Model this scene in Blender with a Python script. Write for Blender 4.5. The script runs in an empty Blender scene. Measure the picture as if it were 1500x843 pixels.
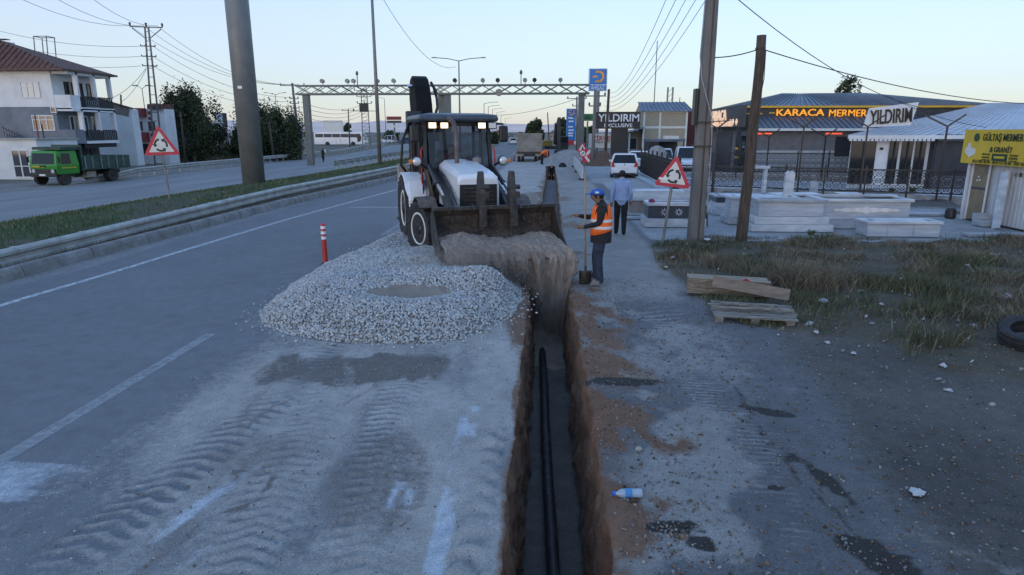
import bpy, bmesh, math, random
import numpy as np
from mathutils import Vector, Matrix
random.seed(7); np.random.seed(7)
S = bpy.context.scene
# ------------------------------------------------------------------ camera
F = 930.0; CH = 2.85                       # focal length in photo pixels (1500 wide), camera height
PITCH = math.atan(228 / F); YAW = math.atan(50 / F * math.cos(PITCH))
cam_d = bpy.data.cameras.new('camera'); cam = bpy.data.objects.new('camera', cam_d)
S.collection.objects.link(cam); S.camera = cam
cam.location = (0, 0, CH); cam.rotation_euler = (math.pi / 2 - PITCH, 0, YAW)
cam_d.sensor_width = 36; cam_d.lens = 36 * F / 1500; cam_d.clip_end = 9000; cam_d.clip_start = .05
# ------------------------------------------------------------------ sky, sun, exposure
SUN_EL, SUN_AZ = math.radians(3.0), math.radians(205)     # just set behind the camera
W = bpy.data.worlds.new('World'); S.world = W; W.use_nodes = True
nt = W.node_tree; bg = nt.nodes['Background']
sky = nt.nodes.new('ShaderNodeTexSky'); sky.sky_type = 'NISHITA'; sky.sun_disc = False
sky.sun_elevation = SUN_EL; sky.sun_rotation = SUN_AZ
sky.altitude = 900; sky.air_density = 1.0; sky.dust_density = 1.2; sky.ozone_density = 3.5
hs = nt.nodes.new('ShaderNodeHueSaturation')
tint = nt.nodes.new('ShaderNodeMix'); tint.data_type = 'RGBA'; tint.blend_type = 'MIX'      # pale dusk haze, thickest towards the horizon all round
tint.inputs[7].default_value = (1.12, 1.14, 1.20, 1)
tc = nt.nodes.new('ShaderNodeTexCoord'); sx = nt.nodes.new('ShaderNodeSeparateXYZ')
nt.links.new(tc.outputs['Generated'], sx.inputs[0])
def by_height(lo, hi, at):
    mr = nt.nodes.new('ShaderNodeMapRange'); mr.interpolation_type = 'SMOOTHSTEP'; nt.links.new(sx.outputs[2], mr.inputs[0])
    mr.inputs[1].default_value = 0.; mr.inputs[2].default_value = at; mr.inputs[3].default_value = lo; mr.inputs[4].default_value = hi; return mr.outputs[0]
vc = nt.nodes.new('ShaderNodeMix'); vc.data_type = 'RGBA'; vc.inputs[6].default_value = (1.02, 1.02, 1.06, 1); vc.inputs[7].default_value = (.76, 1.17, 1.92, 1)
nt.links.new(by_height(0., 1., .6), vc.inputs[0]); nt.links.new(vc.outputs[2], tint.inputs[7])
nt.links.new(by_height(.66, .6, .55), tint.inputs[0]); nt.links.new(by_height(.72, 1.0, .5), hs.inputs['Saturation'])
nt.links.new(sky.outputs[0], hs.inputs['Color']); nt.links.new(hs.outputs[0], tint.inputs[6])
nt.links.new(tint.outputs[2], bg.inputs[0]); bg.inputs[1].default_value = .15
sun_d = bpy.data.lights.new('sun', 'SUN'); sun = bpy.data.objects.new('sun', sun_d); S.collection.objects.link(sun)
sun_d.energy = .08; sun_d.angle = math.radians(25); sun_d.color = (1, .85, .72)
_el = math.radians(12)
sd = Vector((math.sin(SUN_AZ) * math.cos(_el), math.cos(SUN_AZ) * math.cos(_el), math.sin(_el)))
sun.rotation_euler = (-sd).to_track_quat('-Z', 'Y').to_euler()
S.view_settings.view_transform = 'Standard'; S.view_settings.look = 'None'
S.view_settings.exposure = 2.32; S.view_settings.gamma = 1
S.render.engine = 'CYCLES'
try: S.cycles.use_denoising = True
except Exception: pass
# ------------------------------------------------------------------ helpers
COL = S.collection
R = math.radians
_fw = np.array([-math.sin(YAW) * math.cos(PITCH), math.cos(YAW) * math.cos(PITCH), -math.sin(PITCH)])
_rt = np.array([math.cos(YAW), math.sin(YAW), 0]); _up = np.cross(_rt, _fw)
def ray(u, v): return _fw * F + _rt * (u - 750) + _up * (421.5 - v)
def G(u, v, z=0.0):                                  # photo pixel -> point on the ground
    d = ray(u, v); t = (z - CH) / d[2]; return Vector((d[0] * t, d[1] * t, z))
def AT(u, v, Y):                                     # photo pixel -> point at distance Y along the road
    d = ray(u, v); t = Y / d[1]; return Vector((d[0] * t, Y, CH + d[2] * t))

MATS = {}
def mat(name, c=(.5, .5, .5), rough=.6, metal=0., var=.18, scale=3., bump=0., bscale=40., c2=None, emit=None, es=0., spec=.5, dirt=0., dcol=(.30, .27, .23), coat=0., stretch=None):
    if name in MATS: return MATS[name]
    m = bpy.data.materials.new(name); m.use_nodes = True; n = m.node_tree.nodes; l = m.node_tree.links
    b = n['Principled BSDF']; b.inputs['Roughness'].default_value = rough; b.inputs['Metallic'].default_value = metal
    b.inputs['Specular IOR Level'].default_value = spec; b.inputs['Coat Weight'].default_value = coat
    g = n.new('ShaderNodeNewGeometry'); pos = g.outputs['Position']
    if stretch:
        mp = n.new('ShaderNodeMapping'); mp.inputs['Scale'].default_value = stretch; l.new(pos, mp.inputs[0]); pos = mp.outputs[0]
    nz = n.new('ShaderNodeTexNoise'); nz.inputs['Scale'].default_value = scale; nz.inputs['Detail'].default_value = 7; nz.inputs['Roughness'].default_value = .62
    l.new(pos, nz.inputs['Vector'])
    rp = n.new('ShaderNodeMapRange'); rp.inputs[1].default_value = .3; rp.inputs[2].default_value = .7; l.new(nz.outputs[0], rp.inputs[0])
    mx = n.new('ShaderNodeMix'); mx.data_type = 'RGBA'; l.new(rp.outputs[0], mx.inputs[0])
    if c2 is None: c2 = tuple(max(0, x * (1 - 2 * var)) for x in c); c = tuple(min(1, x * (1 + var * .4)) for x in c)
    mx.inputs[6].default_value = (*c, 1); mx.inputs[7].default_value = (*c2, 1); out = mx.outputs[2]
    if dirt > 0:
        n2 = n.new('ShaderNodeTexNoise'); n2.inputs['Scale'].default_value = scale * 2.7; n2.inputs['Detail'].default_value = 9; n2.inputs['Roughness'].default_value = .7
        l.new(g.outputs['Position'], n2.inputs['Vector'])
        r2 = n.new('ShaderNodeMapRange'); r2.inputs[1].default_value = .62 - dirt * .35; r2.inputs[2].default_value = .8 - dirt * .2; r2.inputs[4].default_value = min(1, .35 + dirt * .6)
        l.new(n2.outputs[0], r2.inputs[0])
        m2 = n.new('ShaderNodeMix'); m2.data_type = 'RGBA'; l.new(r2.outputs[0], m2.inputs[0]); l.new(out, m2.inputs[6]); m2.inputs[7].default_value = (*dcol, 1); out = m2.outputs[2]
        ra = n.new('ShaderNodeMix'); l.new(r2.outputs[0], ra.inputs[0]); ra.inputs[2].default_value = rough; ra.inputs[3].default_value = .9; l.new(ra.outputs[0], b.inputs['Roughness'])
    l.new(out, b.inputs['Base Color'])
    if bump > 0:
        n3 = n.new('ShaderNodeTexNoise'); n3.inputs['Scale'].default_value = bscale; n3.inputs['Detail'].default_value = 6; l.new(pos, n3.inputs['Vector'])
        bp = n.new('ShaderNodeBump'); bp.inputs['Strength'].default_value = bump; bp.inputs['Distance'].default_value = .02; l.new(n3.outputs[0], bp.inputs['Height']); l.new(bp.outputs[0], b.inputs['Normal'])
    if emit: b.inputs['Emission Color'].default_value = (*emit, 1); b.inputs['Emission Strength'].default_value = es
    MATS[name] = m; return m
def glass(name, c=(.03, .04, .05), rough=.05, alpha=.55):
    if name in MATS: return MATS[name]
    m = bpy.data.materials.new(name); m.use_nodes = True; n = m.node_tree.nodes; l = m.node_tree.links
    b = n['Principled BSDF']; b.inputs['Base Color'].default_value = (*c, 1); b.inputs['Roughness'].default_value = rough; b.inputs['Specular IOR Level'].default_value = .8
    if alpha < 1:
        t = n.new('ShaderNodeBsdfTransparent'); t.inputs[0].default_value = (.75, .8, .85, 1); x = n.new('ShaderNodeMixShader'); x.inputs[0].default_value = alpha
        l.new(t.outputs[0], x.inputs[1]); l.new(b.outputs[0], x.inputs[2]); l.new(x.outputs[0], n['Material Output'].inputs[0])
    MATS[name] = m; return m

class MB:                                            # collects shapes, links them as ONE mesh object
    def __init__(s): s.v = []; s.f = []; s.m = []
    def add(s, v, f, m=0):
        k = len(s.v); s.v += [tuple(p) for p in v]; s.f += [tuple(i + k for i in q) for q in f]; s.m += [m] * len(f); return s
    def box(s, c, d, rot=None, m=0, tap=1., tapy=None):
        tapy = tap if tapy is None else tapy
        x, y, z = d[0] / 2, d[1] / 2, d[2] / 2
        v = [(-x, -y, -z), (x, -y, -z), (x, y, -z), (-x, y, -z), (-x * tap, -y * tapy, z), (x * tap, -y * tapy, z), (x * tap, y * tapy, z), (-x * tap, y * tapy, z)]
        M = rot.to_3x3() if rot is not None else None
        c = Vector(c); v = [(M @ Vector(p) if M else Vector(p)) + c for p in v]
        return s.add(v, [(3, 2, 1, 0), (4, 5, 6, 7), (0, 1, 5, 4), (1, 2, 6, 5), (2, 3, 7, 6), (3, 0, 4, 7)], m)
    def bb(s, x0, x1, y0, y1, z0, z1, m=0): return s.box(((x0 + x1) / 2, (y0 + y1) / 2, (z0 + z1) / 2), (x1 - x0, y1 - y0, z1 - z0), None, m)
    def bar(s, a, b, w, h=None, m=0, up=(0, 0, 1)):   # square bar a->b
        a, b = Vector(a), Vector(b); d = b - a; L = d.length; h = h or w
        z = d / L; x = Vector(up).cross(z)
        if x.length < 1e-4: x = Vector((1, 0, 0))
        x.normalize(); y = z.cross(x)
        return s.box((a + b) / 2, (w, h, L), Matrix((x, y, z)).transposed(), m)
    def prism(s, poly, axis, a, b, m=0):              # polygon in the two other axes, extruded a->b along axis
        def P(p, t): return (t, p[0], p[1]) if axis == 'x' else ((p[0], t, p[1]) if axis == 'y' else (p[0], p[1], t))
        n = len(poly); v = [P(p, a) for p in poly] + [P(p, b) for p in poly]
        return s.add(v, [tuple(range(n))[::-1], tuple(range(n, 2 * n))] + [(i, (i + 1) % n, n + (i + 1) % n, n + i) for i in range(n)], m)
    def tube(s, pts, r, n=8, m=0, caps=True):
        pts = [Vector(p) for p in pts]; N = len(pts); rs = r if isinstance(r, (list, tuple)) else [r] * N
        v = []; f = []; ref = None
        for i, p in enumerate(pts):
            t = (pts[min(i + 1, N - 1)] - pts[max(i - 1, 0)]).normalized()
            if ref is None: ref = Vector((0, 0, 1)) if abs(t.z) < .9 else Vector((1, 0, 0))
            x = ref.cross(t).normalized(); y = t.cross(x); ref = y
            for k in range(n): a = 2 * math.pi * k / n; v.append(p + (x * math.cos(a) + y * math.sin(a)) * rs[i])
        for i in range(N - 1):
            for k in range(n): f.append((i * n + k, i * n + (k + 1) % n, (i + 1) * n + (k + 1) % n, (i + 1) * n + k))
        if caps: f += [tuple(range(n))[::-1], tuple((N - 1) * n + k for k in range(n))]
        return s.add(v, f, m)
    def lathe(s, prof, c=(0, 0, 0), axis='z', n=24, m=0, caps=True):   # prof = [(radius, along)]
        v = []; f = []
        for r, t in prof:
            for k in range(n):
                a = 2 * math.pi * k / n; p, q = r * math.cos(a), r * math.sin(a)
                w = (p, q, t) if axis == 'z' else ((t, p, q) if axis == 'x' else (q, t, p)); v.append((w[0] + c[0], w[1] + c[1], w[2] + c[2]))
        for i in range(len(prof) - 1):
            for k in range(n): f.append((i * n + k, i * n + (k + 1) % n, (i + 1) * n + (k + 1) % n, (i + 1) * n + k))
        if caps: f += [tuple(range(n))[::-1], tuple((len(prof) - 1) * n + k for k in range(n))]
        return s.add(v, f, m)
    def loft(s, rings, m=0, caps=True, closed=True):
        n = len(rings[0]); v = [p for r in rings for p in r]; f = []
        for i in range(len(rings) - 1):
            for k in range(n if closed else n - 1): f.append((i * n + k, i * n + (k + 1) % n, (i + 1) * n + (k + 1) % n, (i + 1) * n + k))
        if caps and closed: f += [tuple(range(n))[::-1], tuple((len(rings) - 1) * n + k for k in range(n))]
        return s.add(v, f, m)
    def mesh(s, name, mats, smooth=False):
        me = bpy.data.meshes.new(name); me.from_pydata(s.v, [], s.f)
        for m in (mats if isinstance(mats, (list, tuple)) else [mats]): me.materials.append(m)
        if any(s.m): me.polygons.foreach_set('material_index', s.m)
        if smooth: me.polygons.foreach_set('use_smooth', [True] * len(me.polygons))
        bm = bmesh.new(); bm.from_mesh(me); bmesh.ops.recalc_face_normals(bm, faces=bm.faces); bm.to_mesh(me); bm.free()
        me.update(); return me
    def build(s, name, mats, parent=None, loc=None, rotz=0., smooth=False, bevel=0., rot=None):
        return obj(name, s.mesh(name, mats, smooth), parent, loc, rotz, bevel, rot)
def obj(name, me, parent=None, loc=None, rotz=0., bevel=0., rot=None):
    o = bpy.data.objects.new(name, me); COL.objects.link(o)
    if parent: o.parent = parent
    if loc is not None: o.location = loc
    o.rotation_euler = rot if rot is not None else (0, 0, rotz)
    if bevel > 0:
        b = o.modifiers.new('b', 'BEVEL'); b.width = bevel; b.segments = 2; b.limit_method = 'ANGLE'; b.angle_limit = R(35)
    return o
def tag(o, label, cat, group=None):
    o['label'] = label; o['category'] = cat
    if group: o['group'] = group
    return o
def thing(name, label, cat, loc=(0, 0, 0), rotz=0., group=None):
    o = bpy.data.objects.new(name, None); COL.objects.link(o); o.location = loc; o.rotation_euler = (0, 0, rotz); o.empty_display_size = .1
    return tag(o, label, cat, group)
def struct(o): o['kind'] = 'structure'; return o
def stuff(o, label=None, cat=None):
    o['kind'] = 'stuff'
    if label: o['label'] = label; o['category'] = cat
    return o
def dup(root, loc, rotz=None, label=None, group=None, scale=None):
    def cp(o, par):
        c = o.copy(); COL.objects.link(c)
        if par: c.parent = par
        for ch in [x for x in bpy.data.objects if x.parent == o and x != c]: cp(ch, c)
        return c
    r = cp(root, None); r.location = loc
    if rotz is not None: r.rotation_euler = (0, 0, rotz)
    if label: r['label'] = label
    if group: r['group'] = group
    if scale: r.scale = scale if isinstance(scale, (tuple, list)) else (scale,) * 3
    return r
_fonts = {}
def text_mesh(txt, h, depth, m, width=None, bold=0., shear=0., space=1.):   # lettering standing in XZ, centred, facing -Y
    cu = bpy.data.curves.new('lettering', 'FONT'); cu.body = txt; cu.align_x = 'CENTER'; cu.size = 1; cu.extrude = depth / 2 / h; cu.offset = bold; cu.shear = shear; cu.space_character = space; cu.resolution_u = 3
    o = bpy.data.objects.new('t', cu); COL.objects.link(o)
    me = bpy.data.meshes.new_from_object(o); bpy.data.objects.remove(o); bpy.data.curves.remove(cu)
    n = len(me.vertices); co = np.empty(n * 3, 'f'); me.vertices.foreach_get('co', co); co = co.reshape(-1, 3)
    mn, mx = co.min(0), co.max(0); w = mx[0] - mn[0]; hh = mx[1] - mn[1]
    sx = width / w if width else h / hh; sy = h / hh
    out = np.stack([(co[:, 0] - (mn[0] + mx[0]) / 2) * sx, -co[:, 2] * h, (co[:, 1] - (mn[1] + mx[1]) / 2) * sy], 1)
    me.vertices.foreach_set('co', out.astype('f').ravel()); me.materials.clear(); me.materials.append(m); me.update(); me.name = 'lettering'
    return me
def lettering(txt, parent, loc, h, m, width=None, depth=.02, rotz=0., bold=0., shear=0., name='lettering', rot=None):
    return obj(name, text_mesh(txt, h, depth, m, width, bold, shear), parent, loc, rotz, 0, rot)

# numpy value noise
def _h(i, j, s):
    n = (i.astype(np.int64) * 374761393 + j.astype(np.int64) * 668265263 + s * 1274126177) & 0x7fffffff
    n = ((n ^ (n >> 13)) * 1274126177) & 0x7fffffff
    return ((n ^ (n >> 16)) & 0xffff) / 65535.
def vn(x, y, s=0):
    x = np.asarray(x, float); y = np.asarray(y, float); i = np.floor(x); j = np.floor(y); a = x - i; b = y - j; a = a * a * (3 - 2 * a); b = b * b * (3 - 2 * b)
    return (_h(i, j, s) * (1 - a) + _h(i + 1, j, s) * a) * (1 - b) + (_h(i, j + 1, s) * (1 - a) + _h(i + 1, j + 1, s) * a) * b
def fbm(x, y, s=0, o=4):
    t = 0; a = .5; tot = 0
    for k in range(o): t = t + a * vn(x, y, s + k * 17); tot += a; a *= .5; x = x * 2.03 + 11.3; y = y * 2.03 + 5.7
    return t / tot
def sst(a, b, x): t = np.clip((x - a) / (b - a), 0, 1); return t * t * (3 - 2 * t)
def grid_mesh(name, X, Y, Z, attrs=None, mats=None, smooth=True, flip=False):
    nr, nc = X.shape; me = bpy.data.meshes.new(name)
    co = np.stack([X, Y, Z], -1).reshape(-1, 3)
    i = np.arange(nr * nc).reshape(nr, nc); q = np.stack([i[:-1, :-1], i[:-1, 1:], i[1:, 1:], i[1:, :-1]], -1).reshape(-1, 4)
    if flip: q = q[:, ::-1]
    me.vertices.add(len(co)); me.vertices.foreach_set('co', co.astype('f').ravel())
    me.loops.add(q.size); me.loops.foreach_set('vertex_index', q.astype('i').ravel())
    me.polygons.add(len(q)); me.polygons.foreach_set('loop_start', np.arange(0, q.size, 4, dtype='i'))
    me.update(calc_edges=True)
    if smooth: me.polygons.foreach_set('use_smooth', np.ones(len(q), bool))
    for k, a in (attrs or {}).items():
        at = me.attributes.new(k, 'FLOAT', 'POINT'); at.data.foreach_set('value', np.ascontiguousarray(a, 'f').ravel())
    for m in mats or []: me.materials.append(m)
    return me
def tris_mesh(name, V, T, mats, mi=None, smooth=False):      # numpy verts, triangles
    me = bpy.data.meshes.new(name); me.vertices.add(len(V)); me.vertices.foreach_set('co', np.ascontiguousarray(V, 'f').ravel())
    k = T.shape[1]
    me.loops.add(T.size); me.loops.foreach_set('vertex_index', np.ascontiguousarray(T, 'i').ravel())
    me.polygons.add(len(T)); me.polygons.foreach_set('loop_start', np.arange(0, T.size, k, dtype='i')); me.update(calc_edges=True)
    for m in mats: me.materials.append(m)
    if mi is not None: me.polygons.foreach_set('material_index', np.ascontiguousarray(mi, 'i'))
    if smooth: me.polygons.foreach_set('use_smooth', np.ones(len(T), bool))
    return me
CUBE_V = np.array([(-1, -1, -1), (1, -1, -1), (1, 1, -1), (-1, 1, -1), (-1, -1, 1), (1, -1, 1), (1, 1, 1), (-1, 1, 1)], float)
CUBE_Q = np.array([(3, 2, 1, 0), (4, 5, 6, 7), (0, 1, 5, 4), (1, 2, 6, 5), (2, 3, 7, 6), (3, 0, 4, 7)])
def stones_mesh(name, P, sz, mats, flat=.7, mi=None, seed=3):   # P (n,3) centres, sz (n,) half sizes
    rg = np.random.default_rng(seed); n = len(P)
    V = CUBE_V[None] * (1 + rg.uniform(-.42, .42, (n, 8, 3))) * .72
    V = V * np.stack([rg.uniform(.7, 1.3, n), rg.uniform(.7, 1.2, n), rg.uniform(.5, 1, n) * flat * 1.3], -1)[:, None]
    # random rotation
    q = rg.normal(size=(n, 4)); q[:, 0] += 1.0; q /= np.linalg.norm(q, axis=1)[:, None]; w, x, y, z = q.T
    M = np.stack([np.stack([1 - 2 * (y * y + z * z), 2 * (x * y - z * w), 2 * (x * z + y * w)], -1), np.stack([2 * (x * y + z * w), 1 - 2 * (x * x + z * z), 2 * (y * z - x * w)], -1), np.stack([2 * (x * z - y * w), 2 * (y * z + x * w), 1 - 2 * (x * x + y * y)], -1)], 1)
    V = np.einsum('nij,nkj->nki', M, V) * np.asarray(sz)[:, None, None] + P[:, None]
    T = (CUBE_Q[None] + 8 * np.arange(n)[:, None, None]).reshape(-1, 4)
    return tris_mesh(name, V.reshape(-1, 3), T, mats, None if mi is None else np.repeat(mi, 6))
def pts_interp(pts): a = np.array(pts, float); return lambda y: np.interp(y, a[:, 1], a[:, 0])
# ------------------------------------------------------------------ ground, road, trench
def attr_mat(name, base, layers, rough=.9, bump=.35, bscale=60, big=.7, spec=.3, fine=75, grain=.42):
    """base colour pair, then layers [(attribute, colour a, colour b)] blended on top; noise breaks the edges."""
    m = bpy.data.materials.new(name); m.use_nodes = True; n = m.node_tree.nodes; l = m.node_tree.links; b = n['Principled BSDF']
    b.inputs['Roughness'].default_value = rough; b.inputs['Specular IOR Level'].default_value = spec
    g = n.new('ShaderNodeNewGeometry')
    def noise(sc, det=8, ro=.65):
        z = n.new('ShaderNodeTexNoise'); z.inputs['Scale'].default_value = sc; z.inputs['Detail'].default_value = det; z.inputs['Roughness'].default_value = ro; l.new(g.outputs['Position'], z.inputs['Vector']); return z.outputs[0]
    def mr(x, a, b_, c=0., d=1.):
        z = n.new('ShaderNodeMapRange'); z.inputs[1].default_value = a; z.inputs[2].default_value = b_; z.inputs[3].default_value = c; z.inputs[4].default_value = d; l.new(x, z.inputs[0]); return z.outputs[0]
    def mix(f, a, c):
        z = n.new('ShaderNodeMix'); z.data_type = 'RGBA'
        l.new(f, z.inputs[0])
        for k, w in ((6, a), (7, c)):
            if isinstance(w, tuple): z.inputs[k].default_value = (*w, 1)
            else: l.new(w, z.inputs[k])
        return z.outputs[2]
    lo = mr(noise(big), .32, .68); fi = mr(noise(fine, 6, .75), .34, .66); md = noise(11, 10, .75); mo = mr(noise(4.5, 8, .7), .3, .7, .82, 1.14)
    col = mix(lo, base[0], base[1])
    for a, c1, c2 in layers:
        at = n.new('ShaderNodeAttribute'); at.attribute_name = a
        ad = n.new('ShaderNodeMath'); ad.operation = 'ADD'; l.new(at.outputs['Fac'], ad.inputs[0])
        sb = n.new('ShaderNodeMath'); sb.operation = 'MULTIPLY_ADD'; l.new(md, sb.inputs[0]); sb.inputs[1].default_value = 1.3; sb.inputs[2].default_value = -.65; l.new(sb.outputs[0], ad.inputs[1])
        fac = n.new('ShaderNodeMath'); fac.operation = 'MULTIPLY'; fac.use_clamp = True; l.new(mr(ad.outputs[0], .28, .72), fac.inputs[0]); l.new(mr(at.outputs['Fac'], 0, .12), fac.inputs[1])
        col = mix(fac.outputs[0], col, mix(lo, c1, c2))
    gr = n.new('ShaderNodeMix'); gr.data_type = 'RGBA'; gr.blend_type = 'MULTIPLY'; gr.inputs[0].default_value = 1.; l.new(col, gr.inputs[6])
    gz = n.new('ShaderNodeCombineColor'); q0 = mr(fi, 0, 1, 1 - grain, 1 + grain * .6); qm = n.new('ShaderNodeMath'); qm.operation = 'MULTIPLY'; l.new(q0, qm.inputs[0]); l.new(mo, qm.inputs[1]); q = qm.outputs[0]
    for k in range(3): l.new(q, gz.inputs[k])
    l.new(gz.outputs[0], gr.inputs[7]); l.new(gr.outputs[2], b.inputs['Base Color'])
    bp = n.new('ShaderNodeBump'); bp.inputs['Strength'].default_value = bump; bp.inputs['Distance'].default_value = .03
    hh = n.new('ShaderNodeMath'); hh.operation = 'ADD'; l.new(noise(bscale, 8, .7), hh.inputs[0]); l.new(md, hh.inputs[1]); l.new(hh.outputs[0], bp.inputs['Height']); l.new(bp.outputs[0], b.inputs['Normal'])
    return m
# rows along the road
ys = [-8, -6, -4, -2, 0, 1, 2]
y = 2.5
while y < 84: ys.append(y); y += max(.024, .0052 * y) if y < 9.5 else .0062 * y
ys.append(84.0); YS = np.array(ys); TR_END = 56.0
kerb_x = pts_interp([(-10.55, -10), (-10.5, 13), (-10.38, 18), (-10.25, 25), (-9.8, 30), (-9.1, 39), (-8.2, 52), (-7.6, 84)])
def tl(y): return -.28 + .3 * sst(15, 45, y) + .05 * (fbm(y * 1.3, y * 0 + 3, 5) - .5) + .05 * (fbm(y * 7, y * 0 + 1, 8) - .5)
def tr(y): return .50 + .22 * sst(15, 45, y) + .10 * (fbm(y * 1.1, y * 0 + 9, 6) - .5) + .06 * (fbm(y * 6, y * 0 + 1, 9) - .5)
TLX, TRX = tl(YS), tr(YS)
TLX = np.where(YS > TR_END, .50, TLX); TRX = np.where(YS > TR_END, .50, TRX)
# --- carriageway beside the trench (asphalt, dust, tyre tracks)
nc = 190; t = np.linspace(0, 1, nc) ** .93
KX = kerb_x(YS)
X = KX[:, None] + (TLX - KX)[:, None] * t[None]; Y = np.repeat(YS[:, None], nc, 1)
n1 = fbm(X * .9, Y * .5, 1); n2 = fbm(X * 3, Y * 1.2, 2)
bound = np.interp(Y, [0, 4, 6, 8, 12, 20, 40, 84], [-3.2, -3.6, -3.9, -4.1, -4.5, -4.2, -3.6, -3.2])
dust = sst(-.9, 1.1, X - bound + 1.3 * (n1 - .5) + .6 * (n2 - .5)) * (.22 + 1.15 * fbm(X * 2.2 + .3 * np.sin(Y), Y * .42, 3, 5))
dust = np.maximum(dust, .42 * sst(-9.4, -10.1, X + .5 * (n2 - .5)))             # dirt along the kerb
dust = np.maximum(dust, 1.15 * sst(14, 18, Y) * sst(-.5, .8, X - bound))
smear = sst(.56, .72, fbm(X * 2.2 + Y * .55, Y * .3, 12)) * sst(-3.8, -2.6, X) * sst(9, 7, Y)      # light dragged streaks
dust = np.maximum(dust, smear * .85)
relief = np.zeros_like(X); dark = np.zeros_like(X)
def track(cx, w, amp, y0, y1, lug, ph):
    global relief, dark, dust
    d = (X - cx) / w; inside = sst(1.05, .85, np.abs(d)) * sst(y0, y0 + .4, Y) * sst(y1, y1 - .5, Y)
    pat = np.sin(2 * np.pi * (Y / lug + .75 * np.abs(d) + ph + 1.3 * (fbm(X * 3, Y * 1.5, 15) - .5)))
    relief = relief + inside * amp * .5 * (np.clip(pat, -.4, 1) - .15) * sst(.38, .62, fbm(X * 2.5, Y * 1.4, 14) + .12); dust = dust + inside * .34 * pat * (.3 + fbm(X * 2.5, Y * 1.4, 14))  # lug crests lighter, grooves darker: tread shading put into the dust mask
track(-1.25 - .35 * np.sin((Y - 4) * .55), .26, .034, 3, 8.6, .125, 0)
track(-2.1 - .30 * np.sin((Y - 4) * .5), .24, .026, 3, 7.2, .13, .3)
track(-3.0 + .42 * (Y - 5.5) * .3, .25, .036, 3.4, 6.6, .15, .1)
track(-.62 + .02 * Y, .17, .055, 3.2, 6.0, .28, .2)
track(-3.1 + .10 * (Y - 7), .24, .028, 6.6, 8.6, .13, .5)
for cx, am in ((-3.3, 1.1), (-3.0, .8), (-2.55, 1.2), (-2.3, 1.2), (-1.75, 1.0), (-1.5, .8)):                # dark rubbed wheel lines
    c = cx + .32 * np.sin(Y * .95 + cx * 5) + .12 * np.sin(Y * 2.3 + cx); dark = np.maximum(dark, am * .42 * sst(.09, .01, np.abs(X - c) + .05 * (n2 - .5)) * sst(3, 3.6, Y) * sst(8, 6.5, Y) * sst(.35, .6, fbm(X * 3, Y * .7, 21)))
mud = sst(1.15, .5, np.hypot((X + 2.45 - .5 * (Y - 7.25)) / 1.25, (Y - 7.25) / .62) + 1.5 * (n2 - .5) + 1.0 * (n1 - .5)); dark = np.maximum(dark, mud * (.35 + .9 * fbm((X + .4 * Y) * 6, Y * 1.5, 36)))
mud2 = sst(1.2, .6, np.hypot((X + 2.6) / .55, (Y - 5.1) / .55) + .6 * (n2 - .5)); dark = np.maximum(dark, mud2 * .5)
mud3 = sst(1.2, .6, np.hypot((X + 1.4) / .5, (Y - 4.7) / .9) + .7 * (n2 - .5)); dark = np.maximum(dark, mud3 * .55)
pale = .85 * sst(.13, .05, np.abs(X + .73 + .02 * (Y - 5) + .06 * (n2 - .5))) * sst(3.0, 3.4, Y) * sst(6.4, 6.15, Y) * (sst(.30, .62, fbm(X * 7, Y * 3.5, 31)))
pale = np.maximum(pale, .8 * sst(.17, .04, np.abs(X + 1.12)) * sst(4.3, 4.35, Y) * sst(4.75, 4.7, Y) * sst(.4, .6, fbm(X * 9, Y * 2, 33)))
band = sst(4.12, 4.17, Y + .05 * (n2 - .5) + .03 * X) * sst(4.78, 4.73, Y + .04 * (n1 - .5) + .03 * X) * sst(-1.9, -2.6, X + .8 * (n2 - .5))     # concrete strip across the lane
pale = np.maximum(pale, band * (.20 + .38 * sst(-3.8, -4.4, X)) * (.6 + .8 * fbm(X * 2.5, Y * 6, 35)))
streak = sst(.5, .75, fbm((X * 2.0 - Y * .55) * 2.2, Y * .45 + X * .3, 41)) * sst(-3.9, -3.2, X) * sst(-1.6, -2.2, X) * sst(5.6, 4.9, Y) * sst(3.2, 4, Y); pale = np.maximum(pale, streak * .7)
redm = .8 * sst(.75, .05, (TLX[:, None] - X) + .9 * (n2 - .45)) * sst(7.2, 8.6, Y) * sst(60, 30, Y)
redm = np.maximum(redm, .75 * sst(.09, .0, (TLX[:, None] - X) + .15 * (n2 - .5)))
Z = relief + .012 * (fbm(X * 11, Y * 8, 37) - .5) * sst(-4.4, -3, X) + .03 * (n1 - .5) * sst(-4.5, -2.5, X) + .010 * (n2 - .5) * sst(-4.5, -3, X) * dust
edge = sst(.16, 0, TLX[:, None] - X); Z = Z - edge * .03 * fbm(X * 6, Y * 5, 44)
crk = (band > .3) * sst(.03, .008, np.abs(vn(X * 2.4 + 2 * n1, Y * 2.4, 61) - .5)) ; dark = np.maximum(dark, crk * .9)
Z[:, -1] = -.02; Z[:, 0] = 0
M_ROAD = attr_mat('asphalt_and_dust', ((.185, .192, .202), (.155, .162, .172)), [('dust', (.41, .385, .355), (.29, .273, .253)), ('dark', (.135, .119, .108), (.18, .16, .145)), ('pale', (.50, .53, .56), (.38, .41, .45)), ('red', (.145, .078, .045), (.20, .125, .085))], rough=.85, bump=.45, bscale=55)
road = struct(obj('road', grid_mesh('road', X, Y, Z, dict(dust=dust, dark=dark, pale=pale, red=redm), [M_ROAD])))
def road_z(x, y): return 0.0
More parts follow.
